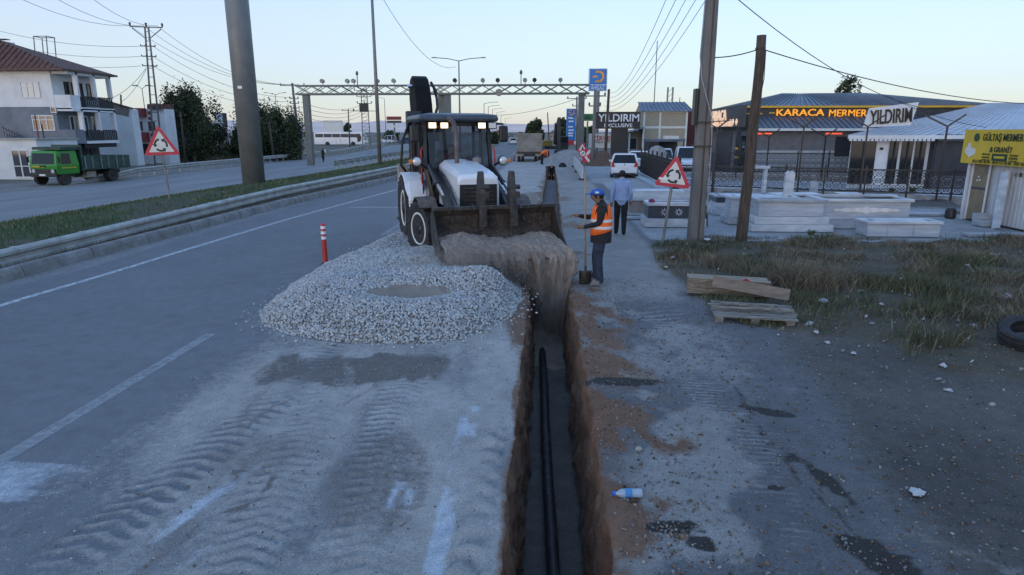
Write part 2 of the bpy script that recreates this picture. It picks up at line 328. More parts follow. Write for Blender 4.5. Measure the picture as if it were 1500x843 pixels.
# --- ground to the right of the trench
RX = 16.0
t = np.linspace(0, 1, 210) ** 1.35; nc = len(t)
X = TRX[:, None] + (RX - TRX)[:, None] * t[None]; Y = np.repeat(YS[:, None], nc, 1); d0 = X - TRX[:, None]
n1 = fbm(X * .8, Y * .6, 101); n2 = fbm(X * 3.1, Y * 2.2, 102); n3 = fbm(X * 9, Y * 7, 103)
gl = pts_interp([(3.4, 4), (5.2, 7.2), (4.2, 8.6), (3.1, 9.3), (2.6, 11.3), (2.45, 14), (2.6, 16.2), (3.2, 17.2), (30, 17.6), (30, 99)])
grassd = X - np.interp(Y, [0, 6.3, 6.9, 7.6, 8.7, 9.3, 11.3, 14, 16.0, 17.0, 17.5, 99], [60, 60, 6.2, 4.6, 4.1, 3.0, 2.55, 2.45, 2.6, 3.4, 60, 60])
grass = sst(-.3, .9, grassd + 1.2 * (n1 - .5) + .6 * (n2 - .5))
redm = sst(1.15, .1, d0 + .8 * (n1 - .45) + .9 * (n2 - .5)) * sst(13.5, 11.5, Y) * (.32 + .95 * sst(.36, .62, fbm(X * 2.6 + Y * .9, Y * 1.9, 111)))
redm = np.maximum(redm, .6 * sst(1.1, .2, d0 + (n2 - .5)) * sst(12, 14, Y) * sst(.5, .7, n1)); redm = np.maximum(redm, .7 * sst(.1, 0, d0))
dust = sst(.4, .62, fbm(X * 1.1 - Y * .3, Y * .9, 121)) * sst(3.2, .9, d0) * .8
dust = np.maximum(dust, sst(9.5, 12.5, Y) * sst(3.1, 2.2, X) * (.85 + .5 * n2)); dust = np.maximum(dust, .9 * sst(.55, .8, fbm((X + .3 * Y) * 2.2, Y * 1.5, 131)) * sst(1.6, .6, d0))
dust = np.maximum(dust, .62 * sst(.55, .72, fbm(X * .9 + .5 * Y, Y * 1.6 - .3 * X, 135)) * sst(1.6, 2.4, d0) * (.3 + fbm(X * 5, Y * 7, 136)))
groove = np.sin(2 * np.pi * (Y + .12 * X) / .085); gm = sst(.8, 1.2, d0 + .4 * (n1 - .5)) * sst(2.2, 1.4, d0 + .7 * (n2 - .5)) * sst(12, 9, Y) * sst(.28, .55, fbm(X * .9, Y * .8, 141))
dust = np.maximum(dust, gm * (.40 + .55 * groove))
soil = sst(2.0, 3.0, d0 + .5 * (n1 - .5) - .12 * (Y - 6)) * .9
dark = np.zeros_like(X)
for px, py, rx, ry, a in ((1130, 603, .28, .10, -.5), (1205, 700, .09, .36, .25), (1137, 715, .07, .05, 0), (1295, 820, .16, .30, .7), (1025, 797, .12, .10, 0), (905, 560, .5, .12, 0), (985, 775, .2, .12, 0)):
    c = G(px, py); ca, sa = math.cos(a), math.sin(a); ux = (X - c.x) * ca + (Y - c.y) * sa; uy = -(X - c.x) * sa + (Y - c.y) * ca
    dark = np.maximum(dark, .95 * sst(1.25, .7, np.hypot(ux / rx, uy / ry) + 1.1 * (n3 - .5) + .5 * (n2 - .5)))
seam = .6 * sst(.05, .01, np.abs(X - np.interp(Y, [3, 3.8, 4.8, 5.8, 6.8, 9], [2.65, 2.35, 2.2, 2.15, 2.2, 2.0]) + .15 * (n2 - .5))) * sst(8, 7, Y); dark = np.maximum(dark, seam)
yard = sst(17.0, 17.5, Y + .4 * (n2 - .5)) * sst(2.6, 3.1, X) * sst(25.6, 24.4, Y + .4 * (n2 - .5)); drive = sst(3.0, 3.5, X) * sst(24.4, 25.6, Y) * sst(7.0, 6.7, X)
drive = np.maximum(drive, sst(36, 38, Y) * sst(2.4, 3.0, X)); bank = sst(24.6, 26, Y) * sst(33, 31, Y) * sst(6.8, 7.2, X)
paved = np.maximum(yard, drive); soil = np.maximum(soil * (1 - paved), bank * .8)
Z = .05 * (n1 - .5) * sst(.6, 2, d0) + .035 * (n2 - .5) + (.016 + .03 * soil) * (n3 - .5) * (1 - paved) + .02 * soil * (fbm(X * 22, Y * 16, 104) - .5)
Z = Z + gm * .006 * groove + sst(.5, 1, soil) * .05 * (n2 - .5) + grass * (.10 * n1 + .05 * (n2 - .5)) + bank * (.22 * n1 + .1 * n2)
Z = Z * np.where(paved > .5, .25, 1) + redm * .03 * n3; Z = Z - sst(.12, 0, d0) * .05 * fbm(X * 6, Y * 5, 45); Z[:, 0] = -.03; 
M_EARTH = attr_mat('compacted_earth', ((.168, .168, .170), (.122, .122, .124)), [('soil', (.080, .071, .064), (.142, .128, .115)), ('dust', (.33, .315, .295), (.235, .225, .212)), ('red', (.165, .085, .050), (.235, .14, .092)), ('grass', (.075, .064, .042), (.115, .098, .07)), ('paved', (.37, .375, .38), (.26, .27, .28)), ('dark', (.036, .033, .031), (.05, .046, .042))], rough=.92, bump=.75, bscale=38)
RIGHT = (X.copy(), Y.copy(), Z.copy())
side_ground = struct(obj('ground', grid_mesh('ground', X, Y, Z, dict(dust=dust, dark=dark, soil=soil, red=redm, grass=grass, paved=paved), [M_EARTH])))
_xs = RIGHT[0]; 
def gz(x, y):                                       # height of the right-hand ground
    i = min(max(int(np.searchsorted(YS, y)), 0), len(YS) - 1); return float(np.interp(x, RIGHT[0][i], RIGHT[2][i]))
# --- trench: walls and floor
TD = -1.25
nv = 26; rows = YS[YS <= TR_END]; tlx, trx = tl(rows), tr(rows)
prof = []
for k in range(nv): prof.append((0, k / (nv - 1)))
Xl, Zl, Rk = [], [], []
def wall(side):
    tt = np.linspace(0, 1, nv)
    base = (tlx if side < 0 else trx)[:, None]; zz = -.02 - (-.02 - TD) * tt[None] + 0 * base
    if side > 0: zz = np.where(tt[None] == 0, -.03, zz)
    yy = np.repeat(rows[:, None], nv, 1)
    inw = .10 * tt[None] + .11 * (fbm(yy * 4, zz * 5, 201 + side) - .5) * sst(0, .1, tt)[None] + .085 * (fbm(yy * 13, zz * 13, 210 + side) - .5) * sst(0, .06, tt)[None]
    return base - side * inw, yy, zz
Xa, Ya, Za = wall(-1); Xb, Yb, Zb = wall(1)
nf = 14; s_ = np.linspace(0, 1, nf)[1:-1]
Xf = Xa[:, -1:] + (Xb[:, -1:] - Xa[:, -1:]) * s_[None]; Yf = np.repeat(rows[:, None], nf - 2, 1); Zf = TD + .05 * (fbm(Xf * 5, Yf * 3, 220) - .5) + .03 * np.abs(s_ - .5)[None]
X = np.concatenate([Xa, Xf, Xb[:, ::-1]], 1); Y = np.concatenate([Ya, Yf, Yb[:, ::-1]], 1); Z = np.concatenate([Za, Zf, Zb[:, ::-1]], 1)
fl = sst(TD + .30, TD + .06, Z + .12 * (fbm(Y * 2, X * 6, 230) - .5))
M_TR = attr_mat('cut_soil', ((.27, .148, .09), (.16, .085, .054)), [('floor', (.19, .17, .152), (.13, .117, .106)), ('chalk', (.25, .20, .165), (.18, .13, .10))], rough=.95, bump=.9, bscale=22, big=2.5)
chalk = sst(.56, .7, fbm(Y * 1.7, Z * 6, 240)) * .55 * (1 - fl)
trench = struct(obj('trench', grid_mesh('trench', X, Y, Z, dict(floor=fl, chalk=chalk), [M_TR])))
e = MB(); 
for yy in (TR_END - .02,): e.add([(tl(np.array([yy]))[0] - .3, yy, TD - .1), (tr(np.array([yy]))[0] + .3, yy, TD - .1), (tr(np.array([yy]))[0] + .3, yy, -.01), (tl(np.array([yy]))[0] - .3, yy, -.01)], [(0, 1, 2, 3)])
e.build('trench_end', M_TR, trench)
# --- wide terrain on both sides and to the horizon (never over the trench)
M_FIELD = mat('dry_field', (.13, .115, .085), .95, var=.25, scale=.05, bump=.4, bscale=3)
def sheet(name, pts, m, z=0): 
    b = MB(); b.add([(p[0], p[1], z) for p in pts], [tuple(range(len(pts)))]); return struct(b.build(name, m))
sheet('terrain', [(RX, -8), (400, -8), (400, 84), (RX, 84)], M_FIELD, -.02)
sheet('terrain', [(-10, 84), (3000, 84), (3000, 140), (-10, 140)], M_FIELD, -.03); sheet('terrain', [(-3000, 140), (3000, 140), (3000, 7000), (-3000, 7000)], M_FIELD, -.03)
def zl(y): return -.8 * (1 - sst(98, 140, np.asarray(y, float)))
_ty, _tx = np.meshgrid(np.linspace(-8, 140, 75), np.array([-400, -200, -100, -60, -40, -22, -10.]), indexing='ij')
_tz = zl(_ty) - .03; _tz[:, -1] = np.where(_ty[:, -1] < 84, -.9, -.03)
struct(obj('terrain', grid_mesh('terrain', _tx, _ty, _tz, None, [M_FIELD])))
def GL(u, v):                                        # photo pixel -> the lower ground across the road
    z = -.8
    for _ in range(12): p = G(u, v, z); z = float(zl(p.y)) if p.y < 140 else 0.
    return G(u, v, z)
M_FAR = mat('far_asphalt', (.12, .125, .13), .85, var=.12, scale=.6, bump=.1)
rd = sheet('road', [(-7.6, 84), (3.4, 84), (1.5, 130), (-2.5, 220), (-12, 500), (-20, 500), (-13, 220), (-10, 130)], M_FAR, .0)
# --- lane markings
M_PAINT = bpy.data.materials.new('worn_road_paint'); M_PAINT.use_nodes = True
_n = M_PAINT.node_tree.nodes; _l = M_PAINT.node_tree.links; _n['Principled BSDF'].inputs[0].default_value = (.46, .48, .5, 1); _n['Principled BSDF'].inputs['Roughness'].default_value = .8
_g = _n.new('ShaderNodeNewGeometry'); _z = _n.new('ShaderNodeTexNoise'); _z.inputs['Scale'].default_value = 9; _z.inputs['Detail'].default_value = 10; _z.inputs['Roughness'].default_value = .75; _l.new(_g.outputs['Position'], _z.inputs['Vector'])
_r = _n.new('ShaderNodeMapRange'); _r.inputs[1].default_value = .36; _r.inputs[2].default_value = .56; _l.new(_z.outputs[0], _r.inputs[0]); _t = _n.new('ShaderNodeBsdfTransparent'); _x = _n.new('ShaderNodeMixShader')
_m = _n.new('ShaderNodeMath'); _m.operation = 'MULTIPLY_ADD'; _m.inputs[1].default_value = .75; _m.inputs[2].default_value = .2; _l.new(_r.outputs[0], _m.inputs[0])
_l.new(_m.outputs[0], _x.inputs[0]); _l.new(_t.outputs[0], _x.inputs[1]); _l.new(_n['Principled BSDF'].outputs[0], _x.inputs[2]); _l.new(_x.outputs[0], _n['Material Output'].inputs[0])
M_PAINT2 = M_PAINT.copy(); M_PAINT2.name = 'faded_road_paint'
for _q in M_PAINT2.node_tree.nodes:
    if _q.type == 'MATH': _q.inputs[1].default_value = .34; _q.inputs[2].default_value = .10
def marking(fx, y0, y1, w, n=40, z=.006, m=None):
    yy = np.linspace(y0, y1, n); b = MB(); v = []; f = []
    for i, q in enumerate(yy): v += [(fx(q) - w / 2, q, z), (fx(q) + w / 2, q, z)]
    for i in range(n - 1): f.append((2 * i, 2 * i + 1, 2 * i + 3, 2 * i + 2))
    b.add(v, f); return b.build('lane_marking', m or M_PAINT, road)
edge_x = pts_interp([(-9.2, -8), (-9.16, 10.2), (-9.0, 12.2), (-8.87, 16), (-8.63, 20.7), (-8.2, 25.3), (-7.6, 31.5), (-7.0, 40), (-6.4, 60), (-6.0, 84)])
marking(edge_x, -8, 84, .15, 80); marking(lambda q: -4.82, 3.0, 8.54, .16, 40, .006, M_PAINT2)
marking(lambda q: -4.6, 17.5, 21.5, .15, 40, .006, M_PAINT2); marking(lambda q: -4.2, 30, 34.5, .15, 40, .006, M_PAINT2); marking(lambda q: -3.9, 45, 50, .15, 40, .006, M_PAINT2)
tm = MB(); tm.bb(-7.6, -4.5, 24.2, 24.55, .005, .006).build('lane_marking', M_PAINT2, road)
# --- median: kerb, grass verge, opposite carriageway
M_KERB = mat('kerb_concrete', (.25, .245, .235), .9, var=.22, scale=2.5, bump=.4, bscale=25, dirt=.35, dcol=(.13, .11, .09))
med_far = pts_interp([(-21.8, -8), (-21.7, 24), (-21.6, 32), (-20.4, 38), (-20.4, 60), (-19.4, 76), (-18.8, 84)])
kerb = struct(thing('kerb', 'run of weathered concrete kerb stones along the median', 'kerb')); del kerb['label'], kerb['category']
st_m = None
q = 2.0
while q < 84:
    L = 1.0 if q < 40 else 2.0
    x0, x1 = float(kerb_x(q)), float(kerb_x(q + L)); 
    if st_m is None or L != 1.0 and st_m.get('L') != L:
        b = MB(); b.prism([(-.20, .0), (.02, .0), (-.005, .15), (-.04, .235), (-.08, .25), (-.20, .25)], 'y', .006, L - .012); st_m = b.mesh('kerb_stone', M_KERB); st_m['L'] = L
    o = obj('kerb_stone', st_m, kerb, (x0 + random.uniform(-.012, .012), q, random.uniform(-.012, .008)), math.atan2(-(x1 - x0), L) + random.uniform(-.008, .008)); q += L
M_VERGE = attr_mat('median_soil', ((.075, .068, .05), (.10, .085, .06)), [('grass', (.035, .06, .018), (.05, .075, .025))], bump=.6, bscale=30)
nc = 40; yv = np.concatenate([np.arange(-8, 3, 2.), np.arange(3, 84.01, .6)]); X = (kerb_x(yv) - .16)[:, None] + (med_far(yv) - kerb_x(yv) + .16)[:, None] * np.linspace(0, 1, nc)[None]; Y = np.repeat(yv[:, None], nc, 1)
n1 = fbm(X * .6, Y * .35, 301); n2 = fbm(X * 2.5, Y * 2.5, 302); dk = (kerb_x(yv)[:, None] - X); dm = X - med_far(yv)[:, None]
gmask = sst(1.0, 2.2, dk + 1.0 * (n1 - .5)) * (.4 + .6 * sst(.3, .5, n1)); Z = .20 + .12 * np.minimum(1, dk / 3) + .06 * (n2 - .5); Z = Z - (zl(Y) * -1 + .25) * sst(.35, 1, np.linspace(0, 1, nc))[None]; Z[:, -1] = zl(yv) - .04
VERGE = (X, Y, Z, gmask, yv)
verge = struct(obj('verge', grid_mesh('verge', X, Y, Z, dict(grass=gmask), [M_VERGE])))
far_edge = pts_interp([(-34, -8), (-33.5, 37.6), (-32.4, 43), (-32.6, 50), (-33.2, 61), (-33.4, 84)])
def strip(name, fa, fb, y0, y1, m, z, n=60):
    yy = np.linspace(y0, y1, n); b = MB(); v = []; f = []
    for q in yy: zz = z + (float(zl(q)) if q < 140 else 0); v += [(fa(q), q, zz), (fb(q), q, zz)]
    for i in range(n - 1): f.append((2 * i, 2 * i + 1, 2 * i + 3, 2 * i + 2))
    b.add(v, f); return struct(b.build(name, m))
M_ROAD2 = mat('opposite_asphalt', (.20, .205, .21), .8, var=.2, scale=.5, bump=.15, bscale=60, stretch=(1, .12, 1))
road2 = strip('road', far_edge, lambda q: med_far(q) + .1, -8, 84, M_ROAD2, -.004)
M_SHO = mat('dusty_shoulder', (.21, .195, .175), .95, var=.25, scale=.6, bump=.4, bscale=20)
strip('shoulder', lambda q: far_edge(q) - 6.5, lambda q: far_edge(q) + .05, -8, 84, M_SHO, -.012)
strip('road', pts_interp([(-33.4, 84), (-33, 140), (-44, 320)]), pts_interp([(-18.8, 84), (-18.5, 140), (-28, 320)]), 84, 320, M_ROAD2, .0)

def vz(x, y):                                        # height of the median verge
    k = kerb_x(y); m = med_far(y); t = (k - .16 - x) / (k - .16 - m); return .20 + .12 * np.minimum(1, (k - x) / 3) - (.25 - zl(y)) * sst(.35, 1, t)
# ------------------------------------------------------------------ materials used by machines
M_BLACK = mat('machine_black', (.014, .015, .017), .42, var=.3, dirt=.14, dcol=(.12, .105, .09), scale=5)
M_STEEL = mat('dark_worn_steel', (.05, .047, .045), .55, .3, var=.35, scale=4, bump=.25, dirt=.45, dcol=(.15, .12, .095))
M_MWHITE = mat('machine_white', (.70, .72, .74), .32, var=.05, scale=2, dirt=.18, dcol=(.42, .38, .33), coat=.3)
M_ROOF = mat('cab_roof_plastic', (.05, .065, .085), .4, var=.2, scale=3, dirt=.3, dcol=(.16, .16, .16))
M_TYRE = mat('tyre_rubber', (.018, .018, .019), .8, var=.3, scale=8, dirt=.4, dcol=(.16, .14, .12), bump=.2)
M_RIM = mat('cream_rim', (.68, .67, .62), .5, var=.08, dirt=.18, dcol=(.25, .22, .18))
M_GLASS = glass('cab_glass', (.02, .03, .04), .03, .5)
M_CHROME = mat('chrome_rod', (.6, .6, .62), .2, 1., var=.1)
M_RED = mat('red_paint', (.42, .02, .02), .45, var=.15)
M_LAMP = mat('lit_work_lamp', (.9, .8, .6), .3, emit=(1., .74, .40), es=.42, var=.02)
M_LENS = mat('lamp_lens', (.6, .62, .65), .12, .2, var=.1)
M_AMBER = mat('amber_lens', (.7, .22, .05), .3)
M_BEIGE = mat('dusty_beige_paint', (.40, .36, .30), .8, var=.2, dirt=.4, dcol=(.2, .16, .12))
M_BUCKET = mat('bucket_inside', (.055, .045, .038), .85, .1, var=.4, scale=6, bump=.6, bscale=60, dirt=.5, dcol=(.14, .11, .085))
def rotm(x=0, y=0, z=0): return Matrix.Rotation(z, 3, 'Z') @ Matrix.Rotation(y, 3, 'Y') @ Matrix.Rotation(x, 3, 'X')
def wheel(parent, loc, Rr, w, rim, side, lugs=18, rimmat=None, name='wheel'):
    rimmat = rimmat or M_RIM
    d = MB(); s = side
    d.lathe([(rim * .98, -w * .36 * s), (rim * 1.0, w * .40 * s), (rim * .93, w * .43 * s), (rim * .88, w * .38 * s), (rim * .82, w * .27 * s), (rim * .60, w * .22 * s), (rim * .5, w * .27 * s), (.02, w * .27 * s)], axis='x', n=28)
    p = d.build(name, rimmat, parent, loc, smooth=True)
    p.data.polygons.foreach_set('use_smooth', [False] * len(p.data.polygons))
    t = MB(); t.lathe([(rim, -w * .38), (Rr * .80, -w * .47), (Rr * .90, -w * .5), (Rr * .955, -w * .46), (Rr * .97, -w * .3), (Rr * .97, w * .3), (Rr * .955, w * .46), (Rr * .90, w * .5), (Rr * .80, w * .47), (rim, w * .38)], axis='x', n=36)
    for k in range(lugs):
        for q in (-1, 1):
            a = 2 * math.pi * (k + (.5 if q > 0 else 0)) / lugs
            Mx = Matrix.Rotation(a, 3, 'X') @ Matrix.Rotation(q * R(38), 3, 'Z')
            c = Matrix.Rotation(a, 3, 'X') @ Vector((q * w * .25, 0, Rr * .975)); t.box(c, (w * .55, Rr * .075, Rr * .055), Mx)
    t.build('tyre', M_TYRE, p)
    h = MB(); h.lathe([(rim * .36, .2 * w * s), (rim * .36, w * .38 * s), (rim * .28, w * .46 * s), (.01, w * .47 * s)], axis='x', n=16)
    for k in range(8): a = 2 * math.pi * k / 8; h.box((w * .29 * s, rim * .45 * math.cos(a), rim * .45 * math.sin(a)), (.03, .025, .025))
    h.build('hub', M_BLACK, p); return p
# ------------------------------------------------------------------ backhoe loader
BH_Z = .22; BHX, BHY, BHT = -1.62, 13.95, R(20)
bh = thing('backhoe_loader', 'white and black backhoe loader with lit roof lamps tipping its front bucket', 'backhoe loader', (BHX, BHY, BH_Z), BHT); bh.scale = (1.05,) * 3
def BHW(x, y, z): c, s = math.cos(BHT), math.sin(BHT); x *= 1.05; y *= 1.05; return Vector((BHX + x * c - y * s, BHY + x * s + y * c, BH_Z + z * 1.05))
for s in (-1, 1): wheel(bh, (s * 1.0, .05, .56), .56, .36, .34, s, 15).rotation_euler = (0, 0, R(17))
for s in (-1, 1): wheel(bh, (s * .96, 2.17, .75), .75, .46, .43, s, 20)
b = MB(); b.box((0, 1.2, .78), (.62, 3.6, .34)); b.box((0, .1, .62), (1.5, .22, .2)); b.box((0, 2.2, .75), (1.5, .3, .3)); b.box((-.55, 1.1, .62), (.35, .9, .38)); b.box((.55, 1.1, .62), (.35, .9, .38)); b.box((0, -.55, .8), (.6, .3, .5))
b.build('chassis', M_BLACK, bh, bevel=.015)
for s in (-1, 1):                                     # front mudguards: curved brown-grey sheets
    g = MB(); ring = []
    for k in range(11):
        a = R(48 + 108 * k / 10); r = .68; ring.append([(s * .80, -r * math.cos(a) * 1.02, .54 + r * math.sin(a)), (s * 1.17, -r * math.cos(a) * 1.02, .54 + r * math.sin(a)), (s * 1.17, -(r - .03) * math.cos(a), .54 + (r - .03) * math.sin(a)), (s * .80, -(r - .03) * math.cos(a), .54 + (r - .03) * math.sin(a))])
    g.loft(ring).build('front_mudguard', mat('dusty_mudguard', (.06, .05, .045), .7, dirt=.6, dcol=(.2, .15, .11)), bh)
    g = MB(); ring = []
    for k in range(9):                                 # rear fender
        a = R(8 + 118 * k / 8); r = .86; y0, z0 = 2.17 - r * math.cos(a), .73 + r * math.sin(a); y1, z1 = 2.17 - (r - .05) * math.cos(a), .73 + (r - .05) * math.sin(a)
        xo = 1.17 if k > 1 else 1.12
        ring.append([(s * .66, y0, z0), (s * xo, y0, z0), (s * xo, y1, z1), (s * .66, y1, z1)])
    g.loft(ring); g.prism([(1.28, 1.0), (1.34, 1.22), (1.55, 1.45), (1.62, 1.0)], 'x', s * .64, s * 1.1)
    f_ = g.build('rear_fender', M_MWHITE, bh, bevel=.015)
# bonnet: lofted, falls towards the front
def ringh(y, w0, w1, z0, z1, ch=.12):
    return [(-w0, y, z0), (-w1, y, z1 - ch), (-w1 + ch, y, z1 - .02), (0, y, z1), (w1 - ch, y, z1 - .02), (w1, y, z1 - ch), (w0, y, z0)]
h = MB(); h.loft([ringh(-.62, .42, .38, 1.50, 1.62, .05), ringh(-.56, .44, .41, 1.0, 1.70, .07), ringh(-.1, .46, .44, .95, 1.78, .1), ringh(.6, .47, .45, .95, 1.86), ringh(1.15, .47, .45, .95, 1.92)])
hood = h.build('bonnet', M_MWHITE, bh, bevel=.012)
g = MB(); g.box((0, -.585, 1.22), (.76, .08, .54)); g.build('grille', M_BLACK, bh)
for k in range(6): MB().box((0, -.632, 1.02 + k * .08), (.62, .02, .022)).build('grille_bar', M_STEEL, bh)
e = MB(); e.tube([(-.16, .62, 1.6), (-.16, .62, 2.0), (-.17, .63, 2.55), (-.20, .75, 2.72), (-.27, .98, 2.80)], [.05, .05, .048, .048, .046], 12); e.build('exhaust_pipe', mat('rusty_exhaust', (.20, .165, .15), .6, .5, var=.3, dirt=.4, dcol=(.12, .07, .045)), bh, smooth=True)
# cab
fr = MB(); y0, y1 = 1.15, 2.85; wb, wt = .74, .72
for s in (-1, 1):
    fr.bar((s * wb * .82, y0, 1.1), (s * wb, y0 + .05, 1.75), .09); fr.bar((s * wb, y0 + .05, 1.75), (s * wt, y0 + .18, 2.72), .08); fr.bar((s * wb, 2.0, 1.0), (s * wt, 2.0, 2.7), .08); fr.bar((s * wb, y1, 1.2), (s * wt, y1 - .1, 2.7), .09); fr.bar((s * wb, y0 + .05, 1.05), (s * wb, y1, 1.05), .1); fr.bar((s * wt, y0 + .18, 2.7), (s * wt, y1, 2.7), .1)
fr.bar((-wt, y0 + .18, 2.68), (wt, y0 + .18, 2.68), .1); fr.bar((-wt, y1 - .1, 2.7), (wt, y1 - .1, 2.7), .1); fr.bar((-wb, y0 + .05, 1.70), (wb, y0 + .05, 1.70), .1)
fr.box((0, 1.22, 1.4), (1.36, .06, .62)); fr.box((0, 2.0, 1.05), (1.42, 1.7, .1)); fr.box((0, y1, 1.4), (1.42, .06, .7))
fr.build('cab_frame', M_BLACK, bh, bevel=.012)
rf = MB(); rf.loft([[(-.86, 1.05, 2.72), (.86, 1.05, 2.72), (.86, 2.95, 2.72), (-.86, 2.95, 2.72)], [(-.90, 1.0, 2.78), (.90, 1.0, 2.78), (.90, 3.0, 2.78), (-.90, 3.0, 2.78)], [(-.86, 1.06, 2.87), (.86, 1.06, 2.87), (.86, 2.95, 2.87), (-.86, 2.95, 2.87)], [(-.6, 1.3, 2.91), (.6, 1.3, 2.91), (.6, 2.7, 2.91), (-.6, 2.7, 2.91)]])
roof_ = rf.build('roof', M_ROOF, bh, bevel=.03)
w_ = MB(); w_.add([(-.66, 1.17, 1.75), (.66, 1.17, 1.75), (.66, 1.30, 2.65), (-.66, 1.30, 2.65)], [(0, 1, 2, 3)]); 
ws = w_.build('windscreen', M_GLASS, bh)
MB().bar((-.5, 1.14, 1.83), (.05, 1.2, 2.12), .02).build('wiper', M_BLACK, ws)
for s in (-1, 1):
    MB().add([(s * .735, 1.25, 1.1), (s * .735, 1.97, 1.1), (s * .72, 1.97, 2.66), (s * .715, 1.34, 2.66)], [(0, 1, 2, 3)]).build('door_glass', M_GLASS, bh)
    MB().add([(s * .735, 2.05, 1.3), (s * .735, 2.8, 1.3), (s * .72, 2.75, 2.66), (s * .72, 2.05, 2.66)], [(0, 1, 2, 3)]).build('side_glass', M_GLASS, bh)
    MB().tube([(s * .80, 1.20, 1.35), (s * .84, 1.17, 1.42), (s * .84, 1.2, 2.1), (s * .79, 1.22, 2.18)], .018, 8).build('grab_rail', M_RED, bh)
MB().add([(-.66, 2.78, 1.7), (.66, 2.78, 1.7), (.66, 2.74, 2.65), (-.66, 2.74, 2.65)], [(0, 1, 2, 3)]).build('rear_window', M_GLASS, bh)
M_DASH = mat('cab_interior', (.03, .03, .033), .7)
MB().box((0, 2.2, 1.42), (.5, .5, .14)).box((0, 2.46, 1.78), (.48, .12, .62)).build('driver_seat', M_DASH, bh, bevel=.04)
MB().tube([(.24 * math.cos(a) + .02, 1.62 + .10 * math.sin(a), 1.80 + .20 * math.sin(a)) for a in [2 * math.pi * k / 20 for k in range(21)]], .016, 6).bar((.02, 1.45, 1.35), (.02, 1.62, 1.80), .06).build('steering_wheel', M_DASH, bh)
MB().box((-.06, 1.32, 1.74), (.34, .2, .12)).lathe([(.07, -.11), (.075, 0), (.05, .09)], (.26, 1.02, 1.90), 'x', 12).build('dashboard', M_DASH, bh)
bn = MB(); bn.lathe([(.06, 0), (.075, .05), (.1, .07), (.1, .16), (.05, .19)], (.34, .86, 1.78), 'z', 14); bn.build('air_intake', mat('grey_plastic', (.22, .21, .2), .6), bh)
for i, x in enumerate((-.60, -.34, .50, .74)):
    lit = i < 3; p = MB().box((x, 1.06, 2.64), (.20, .10, .15)).build('work_lamp', M_BLACK, bh, bevel=.02)
    MB().box((x, 1.005, 2.64), (.16, .012, .115)).build('lens', M_LAMP if lit else M_LENS, p, bevel=.005)
for s, mx in ((-1, -.98), (1, 1.02)):
    mz = 2.46
    MB().tube([(s * .8, 1.25, 2.68), (mx * .98, 1.12, 2.68), (mx, 1.1, mz + .2)], .022, 8).build('mirror_arm', M_BLACK, bh)
    MB().box((mx, 1.1, mz), (.21, .09, .36)).build('mirror', M_BLACK, bh, bevel=.04)
    p = MB().tube([(s * .72, 1.15, 1.72), (s * .9, 1.05, 1.84)], .03, 8).lathe([(.055, .12), (.10, .06), (.115, -.02), (.105, -.05), (.1, -.055)], (s * .97, 1.0, 1.88), 'y', 16).build('headlamp', M_BLACK, bh)
    MB().lathe([(.098, -.052), (.08, -.075), (.02, -.085)], (s * .97, 1.0, 1.88), 'y', 16).build('lens', M_LENS, p, smooth=True)
    MB().lathe([(.05, -.03), (.05, -.06), (.01, -.065)], (s * 1.1, 1.0, 1.88), 'y', 10).build('indicator', M_AMBER, p)
p = MB().box((-.79, 1.45, 1.32), (.02, .26, .5)).build('side_panel', M_BLACK, bh); MB().box((-.803, 1.42, 1.36), (.006, .14, .34)).build('sticker', mat('decal', (.5, .5, .52), .5, c2=(.25, .3, .4), scale=30), p)
# loader arms, rams, quick hitch
for s in (-1, 1):
    x = s * .58
    MB().prism([(1.05, 1.30), (1.15, 1.62), (.95, 1.72), (-.2, 1.36), (-1.05, .98), (-1.42, .52), (-1.30, .42), (-.95, .72), (-.1, 1.12), (.85, 1.42)], 'x', x - .055, x + .055).build('loader_arm', M_BLACK, bh, bevel=.012)
    xr = s * .44
    r_ = MB().tube([(xr, .62, 1.05), (xr, -.05, 1.04)], .055, 10).build('lift_ram', M_BLACK, bh); MB().tube([(xr, -.05, 1.04), (xr, -.62, .95)], .028, 10).build('ram_rod', M_CHROME, r_)
    xr = s * .70
    r_ = MB().tube([(xr, .98, 1.78), (xr, .02, 1.46)], .055, 10).build('tilt_ram', M_BLACK, bh); MB().tube([(xr, .02, 1.46), (xr, -.72, 1.22)], .035, 10).build('ram_rod', M_CHROME, r_)
    MB().tube([(x + .07, .9, 1.7), (x + .09, .5, 1.62), (x + .09, -.2, 1.43), (x + .07, -.9, 1.14)], .016, 6).tube([(x - .07, .9, 1.7), (x - .09, .3, 1.55), (x - .08, -.6, 1.28)], .016, 6).build('hydraulic_hose', M_BLACK, bh, smooth=True)
    MB().prism([(-.62, 1.30), (-.72, 1.30), (-1.42, .95), (-1.42, .85), (-1.3, .82), (-.6, 1.18)], 'x', s * .66, s * .74).build('tilt_lever', M_STEEL, bh, bevel=.01)
    xq = .14 + s * .30                                   # fork carrier brackets standing over the bucket
    q_ = MB().prism([(-1.36, .70), (-1.36, 1.02), (-1.28, 1.22), (-1.32, 1.62), (-1.40, 1.80), (-1.46, 1.78), (-1.56, 1.40), (-1.52, .70)], 'x', xq - .055, xq + .055)
    q_.box((xq + .03, -1.48, 1.36), (.20, .15, .11)); q_.box((xq, -1.6, .98), (.15, .03, .42))
    q_.build('hitch_bracket', M_STEEL, bh, bevel=.012); MB().lathe([(.045, -.09), (.045, .11)], (xq + .03, -1.5, 1.50), 'x', 10).build('hitch_pin', M_STEEL, bh)
